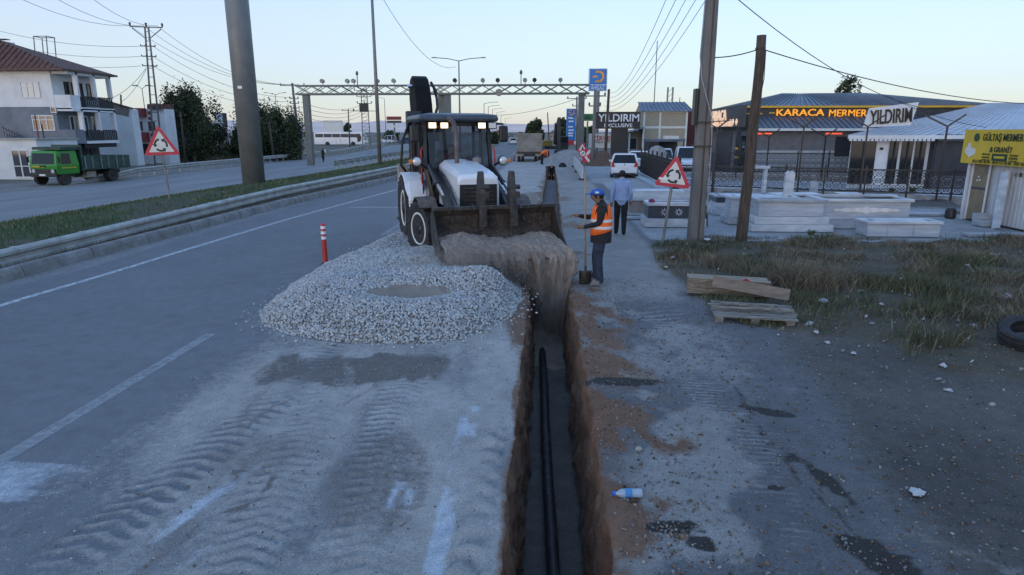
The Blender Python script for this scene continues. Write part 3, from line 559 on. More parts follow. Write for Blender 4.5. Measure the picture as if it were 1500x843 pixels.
# bucket, tipped forward, open towards the camera
bw = 1.17; prof = [(-1.50, 1.12), (-1.36, .98), (-1.33, .72), (-1.48, .50), (-1.75, .37), (-2.28, .30)]
bk = MB(); th = .03; inn = [(y - .03, z + (.03 if i > 2 else 0)) for i, (y, z) in enumerate(prof)]
bk.prism(prof + inn[::-1], 'x', -bw, bw)
bucket = bk.build('bucket', M_BUCKET, bh, bevel=.004, loc=(.10, 0, 0))
for s in (-1, 1):
    MB().prism([(-1.50, 1.14), (-1.34, .98), (-1.31, .72), (-1.46, .48), (-1.75, .35), (-2.30, .28), (-2.22, .40), (-1.80, .74)], 'x', s * bw, s * (bw + .035)).build('side_plate', M_STEEL, bucket, bevel=.004)
MB().bar((-bw - .03, -1.50, 1.13), (bw + .03, -1.50, 1.13), .10, .07).build('top_bar', M_STEEL, bucket, bevel=.01)
MB().box((0, -2.30, .30), (2 * bw + .1, .14, .03)).build('cutting_edge', M_STEEL, bucket)
for k in range(7): x = -1.08 + k * .36; MB().prism([(-2.26, .27), (-2.26, .34), (-2.48, .295), (-2.48, .275)], 'x', x - .045, x + .045).build('tooth', M_STEEL, bucket)
for k in range(5): x = -.9 + k * .45; MB().tube([(x, -1.56, 1.20), (x + .03, -1.62, 1.12), (x, -1.55, 1.05)], .014, 6).build('clip', M_STEEL, bucket)
# backhoe folded at the rear
kp = MB().box((-.30, 3.15, .95), (.5, .35, 1.0)).box((0, 3.0, .75), (2.0, .16, .5)).build('kingpost', M_STEEL, bh, bevel=.02)
bm_ = [(3.05, 1.35), (2.95, 2.0), (3.0, 2.6), (3.18, 3.2), (3.42, 3.62), (3.62, 3.80), (3.86, 3.88), (4.12, 3.82), (4.3, 3.62), (4.34, 3.35), (4.2, 2.9), (3.85, 2.5), (3.5, 2.0), (3.35, 1.35)]
boom = MB().prism(bm_, 'x', -.60, -.20).build('boom', mat('boom_black', (.008, .008, .009), .7, var=.2, spec=.15), bh, bevel=.04)
MB().lathe([(.05, -.03), (.05, .46)], (-.68, 3.72, 3.62), 'x', 12).build('pivot_pin', M_CHROME, boom)
MB().prism([(4.1, 3.6), (4.35, 3.5), (4.75, 1.5), (4.6, 1.3), (4.4, 1.5)], 'x', -.50, -.22).build('dipper', M_BLACK, bh, bevel=.02)
MB().prism([(3.05, 2.45), (2.95, 2.75), (3.05, 3.0), (3.3, 3.0), (3.3, 2.45)], 'x', -.86, -.5).build('ram_bracket', M_BLACK, boom, bevel=.02)
r_ = MB().tube([(-.78, 3.0, 1.5), (-.78, 3.05, 2.75)], .06, 10).build('boom_ram', M_BLACK, bh)
MB().tube([(-.20, 3.15, 2.75), (-.05, 3.3, 3.1), (-.04, 3.5, 3.5), (-.15, 3.6, 3.72)], .035, 8).tube([(-.14, 3.2, 2.85), (-.02, 3.4, 3.2), (-.1, 3.55, 3.6)], .025, 8).tube([(-.82, 3.0, 2.7), (-1.0, 3.0, 2.3), (-1.05, 3.0, 1.7), (-.85, 3.0, 1.42)], .03, 8).build('hydraulic_hose', M_BLACK, boom, smooth=True)
for s in (-1, 1):
    MB().bb(s * 1.0 - .12, s * 1.0 + .12, 3.02, 3.28, .55, 1.72).build('stabiliser', M_BEIGE, bh, bevel=.015); MB().box((s * 1.0, 3.15, .38), (.34, .34, .06)).build('stabiliser_foot', M_STEEL, bh)
bkt = MB(); bkt.prism([(4.3, 1.35), (4.75, 1.4), (5.0, .95), (4.7, .62), (4.2, .7), (4.25, .78), (4.65, .75), (4.85, .98), (4.65, 1.25)], 'x', -.66, -.06); bkt.build('digging_bucket', M_STEEL, bh, bevel=.01)
MB().box((-.55, 1.55, .50), (.42, .34, .05)).box((-.75, 1.55, .7), (.05, .3, .4)).build('cab_step', M_STEEL, bh)
# ------------------------------------------------------------------ gravel heap
PILE = np.array([(-4.62, 9.75), (-4.25, 9.05), (-3.6, 8.55), (-2.83, 8.3), (-1.86, 8.27), (-1.2, 8.5), (-.8, 8.95), (-.52, 9.7), (-.42, 10.6), (-.45, 11.6), (-.6, 12.6), (-1.0, 14.4), (-2.0, 16.5), (-3.2, 18.6), (-3.95, 18.2), (-4.35, 16.0), (-4.55, 13.8), (-4.75, 11.6)])
def poly_d(px, py, P=PILE):                                   # signed distance, positive inside
    d = np.full(px.shape, 1e9); ins = np.zeros(px.shape, bool); n = len(P)
    for i in range(n):
        a, b_ = P[i], P[(i + 1) % n]; e = b_ - a; w = np.stack([px - a[0], py - a[1]], -1); tt = np.clip((w @ e) / (e @ e), 0, 1)
        d = np.minimum(d, np.hypot(w[..., 0] - tt * e[0], w[..., 1] - tt * e[1])); c = ((a[1] > py) != (b_[1] > py)) & (px < (b_[0] - a[0]) * (py - a[1]) / (b_[1] - a[1] + 1e-9) + a[0]); ins ^= c
    return np.where(ins, d, -d)
def pile_h(x, y):
    d = poly_d(x, y) + .16 * (fbm(x * 2.3, y * 2.3, 400) - .5)
    h = .52 * (1 - np.exp(-np.maximum(d, 0) / .55)) * (.75 + .5 * fbm(x * 1.1, y * 1.1, 401))
    h = h + .22 * np.exp(-(((x + .95) / .55) ** 2 + ((y - 10.6) / .6) ** 2)) * sst(0, .4, d)                 # crest under the bucket
    hol = np.exp(-(((x + 2.15) / .75) ** 2 + ((y - 9.75) / .42) ** 2)); h = h * (1 - .45 * hol)                # hollow with sand
    h = np.where(y > 13, np.minimum(h, .32 + .1 * fbm(x * 2, y * 2, 402)), h)
    return np.where(d > 0, h, -.03)
gx, gy = np.meshgrid(np.arange(-5.1, -.36, .05), np.arange(7.9, 19, .05)); gh = pile_h(gx, gy)
M_GRAVEL = mat('crushed_stone', (.40, .40, .40), .9, c2=(.17, .17, .175), scale=14, bump=.8, bscale=45)
heap = stuff(obj('gravel_heap', grid_mesh('gravel_heap', gx, gy, gh - .02, None, [M_GRAVEL])), 'heap of crushed grey stone spread under the backhoe loader', 'gravel')
rg = np.random.default_rng(11); n = 100000
px = rg.uniform(-5.0, -.1, n); py = rg.uniform(8.0, 18.6, n); d = poly_d(px, py); keep = (d > -.02) & ((py < 13.2) | (rg.uniform(size=n) < .5)) & ((py < 12.2) | (px < -2.2) | (rg.uniform(size=n) < .3))
spill = (d < 0) & (d > -.55) & (rg.uniform(size=n) < .035 * np.exp(np.minimum(d, 0) / .2) * 1.6); keep |= spill
px, py = px[keep], py[keep]; hol = np.hypot((px + 2.15) / .68, (py - 9.78) / .30) + .5 * (fbm(px * 4, py * 4, 403) - .5); k2 = (hol > 1.0) | (rg.uniform(size=len(px)) < .03); px, py = px[k2], py[k2]
pz = np.maximum(pile_h(px, py), 0); sz = rg.uniform(.010, .023, len(px)) * (1 + .35 * (rg.uniform(size=len(px)) < .1))
M_ST = [mat('stone_%s' % i, c, .9, var=.12, scale=9) for i, c in (('light', (.54, .54, .525)), ('grey', (.38, .38, .375)), ('mid', (.45, .44, .42)), ('dark', (.25, .25, .25)))]
g_st = stuff(obj('loose_gravel', stones_mesh('loose_gravel', np.stack([px, py, pz + sz * .25], -1), sz, M_ST, mi=rg.choice(4, len(px), p=[.34, .28, .28, .10]))), 'loose angular grey stones covering the gravel heap', 'gravel')
# sand lying in the hollow of the heap
M_SAND = mat('brown_sand', (.27, .225, .185), .95, c2=(.17, .14, .115), scale=5, bump=.6, bscale=90)
sx, sy = np.meshgrid(np.arange(-3.0, -1.2, .03), np.arange(9.3, 10.3, .03)); rr = np.hypot((sx + 2.15) / .72, (sy - 9.78) / .33) + .5 * (fbm(sx * 4, sy * 4, 403) - .5)
sh = pile_h(sx, sy) + .03 * sst(1.1, .5, rr) - .06 * sst(.95, 1.15, rr)
stuff(obj('sand_patch', grid_mesh('sand_patch', sx, sy, sh, None, [M_SAND])), 'patch of brown sand in a hollow of the gravel heap', 'sand')
# ------------------------------------------------------------------ sand sliding out of the bucket into the trench
nu, nw = 260, 110
U, V = np.meshgrid(np.linspace(0, 1, nu), np.linspace(0, 1, nw), indexing='ij')
lx = -1.03 + 2.26 * U                                             # across the bucket (local metres)
path = np.array([(-1.40, .58), (-1.58, .60), (-1.85, .58), (-2.15, .52), (-2.38, .42), (-2.50, .28), (-2.56, .05), (-2.60, -.22), (-2.62, -.6), (-2.62, -1.3)])
pv = np.linspace(0, 1, len(path)); stop = np.interp(U, [0, .1, .3, .5, .62, .72, .8, 1], [.58, .60, .62, .63, .66, .82, 1, 1]) + .10 * (fbm(U * 9, U * 0, 500) - .5) + .12 * (fbm(U * 30, U * 0, 507) - .5)
vv = V * stop; ly = np.interp(vv, pv, path[:, 0]); lz = np.interp(vv, pv, path[:, 1])
fall = sst(.38, .6, vv)
flute = .20 * (fbm(U * 15, vv * 1.2 + 2, 501) - .5) + .10 * (fbm(U * 42, vv * 2.2, 502) - .5) + .07 * (fbm(U * 90, vv * 14, 506) - .5)
ly = ly - (.10 * (fbm(U * 4, vv * 2, 503) - .4) + flute) * (.4 + fall) ; lz = lz + (.16 * (fbm(U * 4.5, V * 4, 504) - .5) + .07 * (fbm(U * 22, V * 18, 505) - .5)) * (1 - fall) + .05 * np.sin(U * 9) * (1 - fall) * sst(.3, 0, vv)
# the right half is drawn together towards the trench as it falls
c, s = math.cos(BHT), math.sin(BHT)
wx = BHX + 1.05 * (lx * c - ly * s); wy = BHY + 1.05 * (lx * s + ly * c); wz = BH_Z + 1.05 * lz
dr = sst(.50, 1, vv) * sst(.5, .75, U); tx = .12 + .42 * (U - .85) / .3 ; wx = wx + dr * .75 * (tx - wx); wy = wy - dr * .06
wx = wx + .10 * sst(.85, 1, U) * sst(.3, .55, vv) * (1 - sst(.6, .9, vv))
M_FALL = mat('falling_sand', (.36, .30, .25), .97, c2=(.17, .137, .11), scale=5, bump=1., bscale=22, stretch=(2.2, 2.2, .55))
front = np.stack([wx, wy, wz], -1); back = front + np.array([.0, .09, -.02])
sand = stuff(obj('sand', grid_mesh('sand', front[..., 0], front[..., 1], front[..., 2], None, [M_FALL])), 'brown sand pouring from the loader bucket into the trench', 'sand')
so = sand.modifiers.new('t', 'SOLIDIFY'); so.thickness = .07; so.offset = -1
n = 26000; ui = rg.integers(0, nu, n); vi = (nw - 1 - np.abs(rg.normal(0, nw * .33, n))).clip(25, nw - 1).astype(int); Pg = front[ui, vi] + rg.normal(0, 1, (n, 3)) * np.array([.05, .09, .09]) + np.array([0, -.06, -.05])
ex = np.exp(-rg.uniform(0, 3, n)); Pg[:, 2] -= .25 * ex; ok = Pg[:, 2] > -1.2; Pg = Pg[ok]
stuff(obj('sand_grain', stones_mesh('sand_grain', Pg, rg.uniform(.003, .008, len(Pg)), [M_FALL], seed=5)), 'loose sand grains flying off the pour below the bucket', 'sand')
# sand ramp already lying in the trench under the pour
rx, ry = np.meshgrid(np.linspace(0, 1, 24), np.arange(8.2, 15.0, .06)); xx = tl(ry) + (tr(ry) - tl(ry)) * (.06 + .88 * rx)
rz = TD + .02 + (.95 * np.exp(-((ry - 12.5) / .85) ** 2)) * (.85 + .25 * fbm(rx * 4, ry * 3, 510)) * (1 - .35 * (2 * rx - 1) ** 2) - .06 * sst(9.2, 8.3, ry)
rz = np.where(ry > 12.5, np.maximum(rz, TD + .35 + .5 * np.exp(-((ry - 12.5) / 2) ** 2)), rz) - .07 * sst(11.0, 10.0, ry)
stuff(obj('sand_ramp', grid_mesh('sand_ramp', xx, ry, rz, None, [M_SAND])), 'bank of poured brown sand lying in the trench bottom', 'sand')
# backfilled stretch of trench behind the machine
rx, ry = np.meshgrid(np.linspace(0, 1, 10), np.arange(14.9, 44.5, .4)); xx = tl(ry) + (tr(ry) - tl(ry)) * (.0 + 1.0 * rx)
stuff(obj('trench_backfill', grid_mesh('trench_backfill', xx, ry, -.42 + .12 * fbm(rx * 5, ry, 511), None, [mat('grey_backfill', (.12, .12, .125), .95, bump=.5)])), 'grey backfill lying in the trench behind the machine', 'sand')
# pipe
pp = [(.16 + .03 * math.sin(q * .9) - .16 * float(sst(4.5, 9, q)), q, TD + .10) for q in np.arange(-6, 13.0, .35)]
tag(MB().tube(pp, .062, 16).build('pipe', mat('black_plastic_pipe', (.014, .014, .016), .6, var=.3, dirt=.2), smooth=True), 'black plastic pipe laid along the bottom of the trench', 'pipe')

# airborne dust where the sand strikes the heap and the trench
def dust_cloud(label, c, r, dens, seed):
    bm = bmesh.new(); bmesh.ops.create_icosphere(bm, subdivisions=3, radius=1); me = bpy.data.meshes.new('dust_cloud'); bm.to_mesh(me); bm.free()
    o = obj('dust_cloud', me, None, c); o.scale = r; stuff(o, label, 'dust')
    m = bpy.data.materials.new('airborne_dust'); m.use_nodes = True; n = m.node_tree.nodes; l = m.node_tree.links
    for q in list(n):
        if q.type == 'BSDF_PRINCIPLED': n.remove(q)
    v = n.new('ShaderNodeVolumePrincipled'); v.inputs['Color'].default_value = (.62, .54, .47, 1); l.new(v.outputs[0], n['Material Output'].inputs['Volume'])
    tc = n.new('ShaderNodeTexCoord'); ln = n.new('ShaderNodeVectorMath'); ln.operation = 'LENGTH'; l.new(tc.outputs['Object'], ln.inputs[0])
    f = n.new('ShaderNodeMapRange'); f.interpolation_type = 'SMOOTHSTEP'; f.inputs[1].default_value = 1; f.inputs[2].default_value = .1; l.new(ln.outputs['Value'], f.inputs[0])
    z = n.new('ShaderNodeTexNoise'); z.inputs['Scale'].default_value = 2.6; z.inputs['Detail'].default_value = 4; l.new(tc.outputs['Object'], z.inputs['Vector'])
    g = n.new('ShaderNodeMapRange'); g.inputs[1].default_value = .35; g.inputs[2].default_value = .7; l.new(z.outputs[0], g.inputs[0])
    a = n.new('ShaderNodeMath'); a.operation = 'MULTIPLY'; l.new(f.outputs[0], a.inputs[0]); l.new(g.outputs[0], a.inputs[1]); b_ = n.new('ShaderNodeMath'); b_.operation = 'MULTIPLY'; b_.inputs[1].default_value = dens; l.new(a.outputs[0], b_.inputs[0]); l.new(b_.outputs[0], v.inputs['Density'])
    me.materials.append(m)
dust_cloud('thin dust drifting where the sand strikes the gravel', (-1.75, 11.15, .55), (1.15, .55, .42), 2.6, 1)
dust_cloud('thin dust rising from the trench under the pouring sand', (.15, 11.5, -.2), (.5, .6, .7), 1.6, 2)
# ------------------------------------------------------------------ people
def human(name, label, loc, rotz, J, cols, scale=1., tilt=0.):
    """J overrides joints of a standing figure that faces -Y; cols = (skin, top, sleeve, trousers, shoes) materials."""
    P = dict(pel=(0, 0, .96), sp=(0, .0, 1.12), ch=(0, .01, 1.32), nb=(0, .015, 1.46), nk=(0, .0, 1.535), hd=(0, -.02, 1.62), tp=(0, -.005, 1.70), no=(0, -.115, 1.615),
             sl=(-.17, .01, 1.41), sr=(.17, .01, 1.41), el=(-.22, .03, 1.14), er=(.22, .03, 1.14), wl=(-.21, -.05, .90), wr=(.21, -.05, .90), hl=(-.20, -.08, .82), hr=(.20, -.08, .82),
             pl=(-.09, 0, .90), pr=(.09, 0, .90), kl=(-.10, -.03, .50), kr=(.10, -.03, .50), al=(-.10, .02, .10), ar=(.10, .02, .10), tl=(-.12, -.15, .045), tr=(.12, -.15, .045), ql=(-.10, .05, .05), qr=(.10, .05, .05))
    P.update({k: v for k, v in J.items() if not k.startswith('curl')})
    RD = dict(pel=(.165, .135), sp=(.165, .135), ch=(.178, .138), nb=(.10, .09), nk=(.062, .066), hd=(.09, .105), tp=(.066, .076), no=(.016, .016), s=(.082, .082), e=(.056, .056), w=(.038, .036), h=(.04, .025), p=(.108, .112), k=(.08, .08), a=(.062, .064), t=(.042, .036), q=(.045, .042))
    keys = list(P); idx = {k: i for i, k in enumerate(keys)}
    E = [('pel', 'sp', 1), ('sp', 'ch', 1), ('ch', 'nb', 1), ('nb', 'nk', 0), ('nk', 'hd', 0), ('hd', 'tp', 0), ('hd', 'no', 0)]
    for s in 'lr': E += [('ch', 's' + s, 1), ('s' + s, 'e' + s, 1), ('e' + s, 'w' + s, 2), ('w' + s, 'h' + s, 0), ('pel', 'p' + s, 3), ('p' + s, 'k' + s, 3), ('k' + s, 'a' + s, 3), ('a' + s, 't' + s, 4), ('a' + s, 'q' + s, 4)]
    verts = [P[k] for k in keys]; rad = [RD.get(k, RD.get(k[0])) for k in keys]; ed = [(idx[a], idx[b]) for a, b, _ in E]; emat = [m for _, _, m in E]
    for s in 'lr':                                    # five fingers on each hand
        w, h = Vector(P['w' + s]), Vector(P['h' + s]); d = (h - w).normalized(); curl = Vector(J.get('curl' + s, (0, -1, 0))); side = d.cross(curl)
        side = side.normalized() if side.length > .01 else Vector((1, 0, 0)); curl = side.cross(d).normalized() * -1 if side.cross(d).dot(curl) < 0 else side.cross(d).normalized()
        for i, L in enumerate((.062, .07, .066, .052)):
            o = h + side * (.022 * (i - 1.5)); a = o + d * (L * .6) + curl * .012; b = a + d * (L * .25) + curl * (L * .5); k = len(verts); verts += [tuple(o + d * .012), tuple(a), tuple(b)]; rad += [(.010, .010), (.009, .009), (.007, .007)]; ed += [(idx['h' + s], k), (k, k + 1), (k + 1, k + 2)]; emat += [0, 0, 0]
        o = w + d * .035 + side * .035; k = len(verts); verts += [tuple(o), tuple(o + d * .035 + curl * .03)]; rad += [(.011, .011), (.008, .008)]; ed += [(idx['w' + s], k), (k, k + 1)]; emat += [0, 0]
    me = bpy.data.meshes.new(name); me.from_pydata(verts, ed, []); o = bpy.data.objects.new('t', me); COL.objects.link(o)
    sk = o.modifiers.new('s', 'SKIN'); sk.use_smooth_shade = True
    for i, r in enumerate(rad): me.skin_vertices[0].data[i].radius = r
    me.skin_vertices[0].data[0].use_root = True
    sb = o.modifiers.new('d', 'SUBSURF'); sb.levels = 2; sb.render_levels = 2
    dg = bpy.context.evaluated_depsgraph_get(); dg.update(); m2 = bpy.data.meshes.new_from_object(o.evaluated_get(dg)); bpy.data.objects.remove(o)
    for m in cols: m2.materials.append(m)
    fc = np.empty(len(m2.polygons) * 3); m2.polygons.foreach_get('center', fc); fc = fc.reshape(-1, 3); V = np.array(verts); best = np.full(len(fc), 1e9); mi = np.zeros(len(fc), 'i')
    R1 = np.array([r[0] for r in rad])
    for (a, b), m in zip(ed, emat):
        e = V[b] - V[a]; t = np.clip(((fc - V[a]) @ e) / max(e @ e, 1e-9), 0, 1); d = np.linalg.norm(fc - V[a] - t[:, None] * e, axis=1) - (R1[a] * (1 - t) + R1[b] * t); u = d < best; best[u] = d[u]; mi[u] = m
    m2.polygons.foreach_set('material_index', mi); m2.polygons.foreach_set('use_smooth', [True] * len(m2.polygons)); m2.name = name
    ob = obj(name, m2, None, loc, rotz); ob.scale = (scale,) * 3; ob['P'] = str(0); del ob['P']
    return tag(ob, label, 'person'), P
def ell(cx, cy, z, rx, ry, n=20, dip=0): return [(cx + rx * math.cos(2 * math.pi * k / n), cy + ry * math.sin(2 * math.pi * k / n), z + dip * math.sin(2 * math.pi * k / n)) for k in range(n)]
def hair(o, P, m, name='hair', low=.0):
    h = Vector(P['hd']); b = MB(); b.loft([ell(h.x, h.y + .03, h.z - .01 + low, .075, .075), ell(h.x, h.y + .022, h.z + .04, .086, .094), ell(h.x, h.y + .018, h.z + .085, .074, .085), ell(h.x, h.y + .018, h.z + .112, .04, .05), ell(h.x, h.y + .018, h.z + .118, .01, .012)]); return b.build(name, m, o, smooth=True)
def cap(o, P, m):
    h = Vector(P['hd']); b = MB(); b.loft([ell(h.x, h.y + .008, h.z + .028, .096, .112), ell(h.x, h.y + .008, h.z + .075, .094, .108), ell(h.x, h.y + .012, h.z + .112, .072, .082), ell(h.x, h.y + .012, h.z + .128, .03, .035), ell(h.x, h.y + .012, h.z + .13, .008, .008)])
    b.loft([[(h.x - .07, h.y - .07, h.z + .04), (h.x + .07, h.y - .07, h.z + .04), (h.x + .07, h.y - .07, h.z + .052), (h.x - .07, h.y - .07, h.z + .052)], [(h.x - .075, h.y - .13, h.z + .035), (h.x + .075, h.y - .13, h.z + .035), (h.x + .075, h.y - .13, h.z + .046), (h.x - .075, h.y - .13, h.z + .046)], [(h.x - .045, h.y - .185, h.z + .02), (h.x + .045, h.y - .185, h.z + .02), (h.x + .045, h.y - .185, h.z + .03), (h.x - .045, h.y - .185, h.z + .03)]])
    return b.build('cap', m, o, smooth=True)
def vest(o, m, mr, z0=.93, dx=0., lean=0.):
    b = MB(); k = lambda z: (z - 1) * lean
    lev = [(z0, .192, .178), (1.05, .190, .176), (1.2, .196, .172), (1.32, .200, .164), (1.40, .182, .148), (1.455, .135, .115)]
    b.loft([ell(0, .012 + k(z), z, rx, ry, 24, dip=(.05 if z == z0 else 0)) for z, rx, ry in lev], caps=False); v = b.build('hi_vis_vest', m, o, smooth=True); s_ = v.modifiers.new('s', 'SOLIDIFY'); s_.thickness = .008
    for z, rx, ry in ((1.07, .1925, .179), (1.19, .1975, .1755)):
        r_ = MB(); r_.loft([ell(0, .012 + k(z - .025), z - .025, rx, ry, 24), ell(0, .012 + k(z), z, rx + .002, ry + .002, 24), ell(0, .012 + k(z + .025), z + .025, rx, ry, 24)], caps=False); r_.build('reflective_band', mr, v, smooth=True)
    return v
M_SKIN = mat('tanned_skin', (.20, .115, .08), .6, var=.1, spec=.3); M_SKIN2 = mat('skin', (.28, .17, .12), .6, var=.1, spec=.3)
M_DARKCLOTH = mat('dark_jersey', (.018, .019, .022), .9, var=.3, scale=12, bump=.4, bscale=30); M_JEANS = mat('dark_jeans', (.03, .042, .075), .9, var=.35, scale=9, bump=.4, bscale=25)
M_SHOE = mat('dusty_shoes', (.10, .10, .105), .8, c2=(.25, .24, .23), scale=20); M_ORANGE = mat('hi_vis_orange', (.95, .16, .02), .75, var=.12, scale=8, bump=.5, bscale=14); M_REFL = mat('reflective_grey', (.62, .64, .66), .4, var=.1)
M_BLUECAP = mat('blue_cap', (.02, .10, .42), .8, var=.15); M_HAIR = mat('black_hair', (.012, .011, .011), .8); M_SHIRT = mat('light_blue_shirt', (.28, .38, .62), .85, var=.12, scale=10, bump=.3, bscale=20); M_TROUS = mat('black_trousers', (.012, .012, .014), .9, var=.2)
# worker with the shovel, side on, facing the trench
wk, P = human('person', 'man in orange hi-vis vest and blue cap holding a shovel beside the trench', G(877, 419), -math.pi / 2 - .08,
    dict(hd=(0, -.075, 1.60), tp=(0, -.085, 1.685), no=(0, -.18, 1.585), nk=(0, -.035, 1.525), nb=(0, .005, 1.455), el=(-.20, -.14, 1.20), wl=(-.13, -.36, 1.24), hl=(-.12, -.44, 1.25), er=(.20, -.02, 1.15), wr=(.12, -.25, 1.08), hr=(.08, -.34, 1.07), curll=(0, -.3, -1), curlr=(-1, 0, 0), al=(-.13, -.03, .10), tl=(-.17, -.2, .045), ql=(-.13, .02, .05), kl=(-.12, -.06, .5)), (M_SKIN, M_DARKCLOTH, M_DARKCLOTH, M_JEANS, M_SHOE), 1.06)
b = MB(); b.loft([ell(0, .01, .80, .188, .17, 24), ell(0, .01, .95, .186, .17, 24), ell(0, .01, 1.1, .18, .165, 24)], caps=False); b.build('jacket_hem', M_DARKCLOTH, wk, smooth=True)
wk.scale = (1.1, 1.16, 1.06); vest(wk, M_ORANGE, M_REFL, .97); c_ = cap(wk, P, M_BLUECAP)
MB().box((.093, P['hd'][1] + .0, P['hd'][2] + .075), (.006, .06, .03)).build('cap_badge', M_REFL, c_); hair(wk, P, M_HAIR, low=-.02)
for s in (-1, 1): MB().lathe([(.012, -.004), (.022, 0), (.012, .004)], (s * .088, P['hd'][1] + .02, P['hd'][2] - .005), 'x', 8).build('ear', M_SKIN, wk); MB().box((s * .035, P['hd'][1] - .088, P['hd'][2] + .012), (.022, .012, .01)).build('eye', M_HAIR, wk)
# shovel
shp = G(857, 417); sh = thing('shovel', 'long wooden handled shovel with dark square blade held upright', 'shovel', shp)
top = AT(857, 250, shp.y + .05) - shp
MB().tube([(0, 0, .28), top * .5 + Vector((0, 0, .1)), top], .018, 10).build('handle', mat('worn_wood_handle', (.36, .26, .17), .7, var=.2, stretch=(1, 1, .2), scale=20), sh, smooth=True)
b = MB(); gr = []
for i in range(7):
    r_ = []
    for j in range(7): u = (i / 6 - .5); v = j / 6; r_.append((u * (.24 - .03 * v * v), -.02 - .05 * (1 - (2 * u) ** 2) * (1 - v * .5) + .04 * v, .28 - .28 * v))
    gr.append(r_)
b.loft(gr, closed=False, caps=False); bl = b.build('blade', mat('shovel_steel', (.06, .055, .05), .5, .6, dirt=.4, dcol=(.2, .17, .14)), sh, smooth=True); bl.modifiers.new('s', 'SOLIDIFY').thickness = .004
MB().tube([(0, -.04, .16), (0, -.02, .26), (0, 0, .36)], [.012, .024, .024], 10).build('socket', M_STEEL, sh)
# man in a blue shirt walking away
mn, P = human('person', 'man in light blue shirt and black trousers walking away past the marble yard', G(908, 346), math.pi - .1,
    dict(al=(-.09, .12, .12), kl=(-.09, .02, .5), tl=(-.1, -.04, .05), ql=(-.09, .16, .10), ar=(.10, -.12, .10), tr=(.11, -.28, .05), qr=(.1, -.09, .05), kr=(.1, -.1, .5), el=(-.25, .04, 1.14), er=(.25, .02, 1.14), wl=(-.25, -.1, .93), wr=(.26, .0, .9), hl=(-.25, -.15, .86), hr=(.26, -.02, .81)), (M_SKIN2, M_SHIRT, M_SHIRT, M_TROUS, M_TROUS), 1.05)
hair(mn, P, M_HAIR, low=-.03); MB().loft([ell(0, .0, .955, .176, .146), ell(0, .0, .99, .176, .146)], caps=False).build('belt', M_HAIR, mn)
b = MB(); b.loft([ell(0, .0, .96, .184, .152, 24), ell(0, .0, 1.15, .184, .152, 24), ell(0, .01, 1.3, .19, .15, 24)], caps=False); b.build('shirt_back', M_SHIRT, mn, smooth=True)
# driver inside the cab
dp = BHW(0.02, 2.12, .58); sit = dict(pel=(0, .05, .90), pl=(-.1, 0, .90), pr=(.1, 0, .90), kl=(-.16, -.42, .92), kr=(.16, -.42, .92), al=(-.16, -.5, .55), ar=(.16, -.5, .55), tl=(-.16, -.64, .50), tr=(.16, -.64, .50), ql=(-.16, -.46, .5), qr=(.16, -.46, .5), el=(-.25, -.15, 1.15), er=(.25, -.15, 1.15), wl=(-.17, -.38, 1.18), wr=(.19, -.38, 1.18), hl=(-.15, -.45, 1.19), hr=(.17, -.45, 1.19))
dv, P = human('person', 'driver in a red shirt sitting at the wheel inside the loader cab', dp, BHT, sit, (M_SKIN2, mat('red_shirt', (.30, .04, .05), .9), M_SKIN2, M_JEANS, M_SHOE)); hair(dv, P, M_HAIR)
# pedestrian across the road
pd, P = human('person', 'man in black clothes walking along the far guard rail with a white bag', GL(474, 238), -.4, dict(al=(-.09, .14, .12), tl=(-.1, .0, .05), ql=(-.09, .18, .09), ar=(.1, -.14, .1), tr=(.1, -.3, .05), qr=(.1, -.1, .05)), (M_SKIN2, M_DARKCLOTH, M_DARKCLOTH, M_TROUS, M_TROUS)); hair(pd, P, M_HAIR)
o = GL(474, 238); b = MB(); b.lathe([(.02, .18), (.05, .1), (.12, -.02), (.13, -.18), (.08, -.24)], (0, 0, 0), 'z', 9); tag(b.build('carrier_bag', mat('white_plastic_bag', (.7, .7, .72), .5), None, (o.x + .32, o.y - .1, .62)), 'small white carrier bag held by the man in black', 'bag')
# road worker bending behind the tipper, and one down in the trench
bend = dict(sp=(0, -.12, 1.06), ch=(0, -.32, 1.14), nb=(0, -.44, 1.17), nk=(0, -.5, 1.18), hd=(0, -.58, 1.17), tp=(0, -.66, 1.16), no=(0, -.6, 1.07), sl=(-.17, -.38, 1.13), sr=(.17, -.38, 1.13), el=(-.2, -.42, .88), er=(.2, -.42, .88), wl=(-.15, -.48, .66), wr=(.15, -.48, .66), hl=(-.14, -.5, .58), hr=(.14, -.5, .58))
M_VESTTOP = M_ORANGE
pw, P = human('person', 'worker in orange top bending over behind the grey tipper truck', (-.35, 57.5, 0), math.pi / 2 + .5, bend, (M_SKIN2, M_VESTTOP, M_VESTTOP, M_TROUS, M_SHOE), 1.05)
pt, P = human('person', 'dark figure in black stooping inside the far end of the trench', (.42, 46.0, -.75), 0, dict(bend, hd=(0, -.5, 1.2)), (M_SKIN2, M_DARKCLOTH, M_DARKCLOTH, M_TROUS, M_SHOE), 1.05)
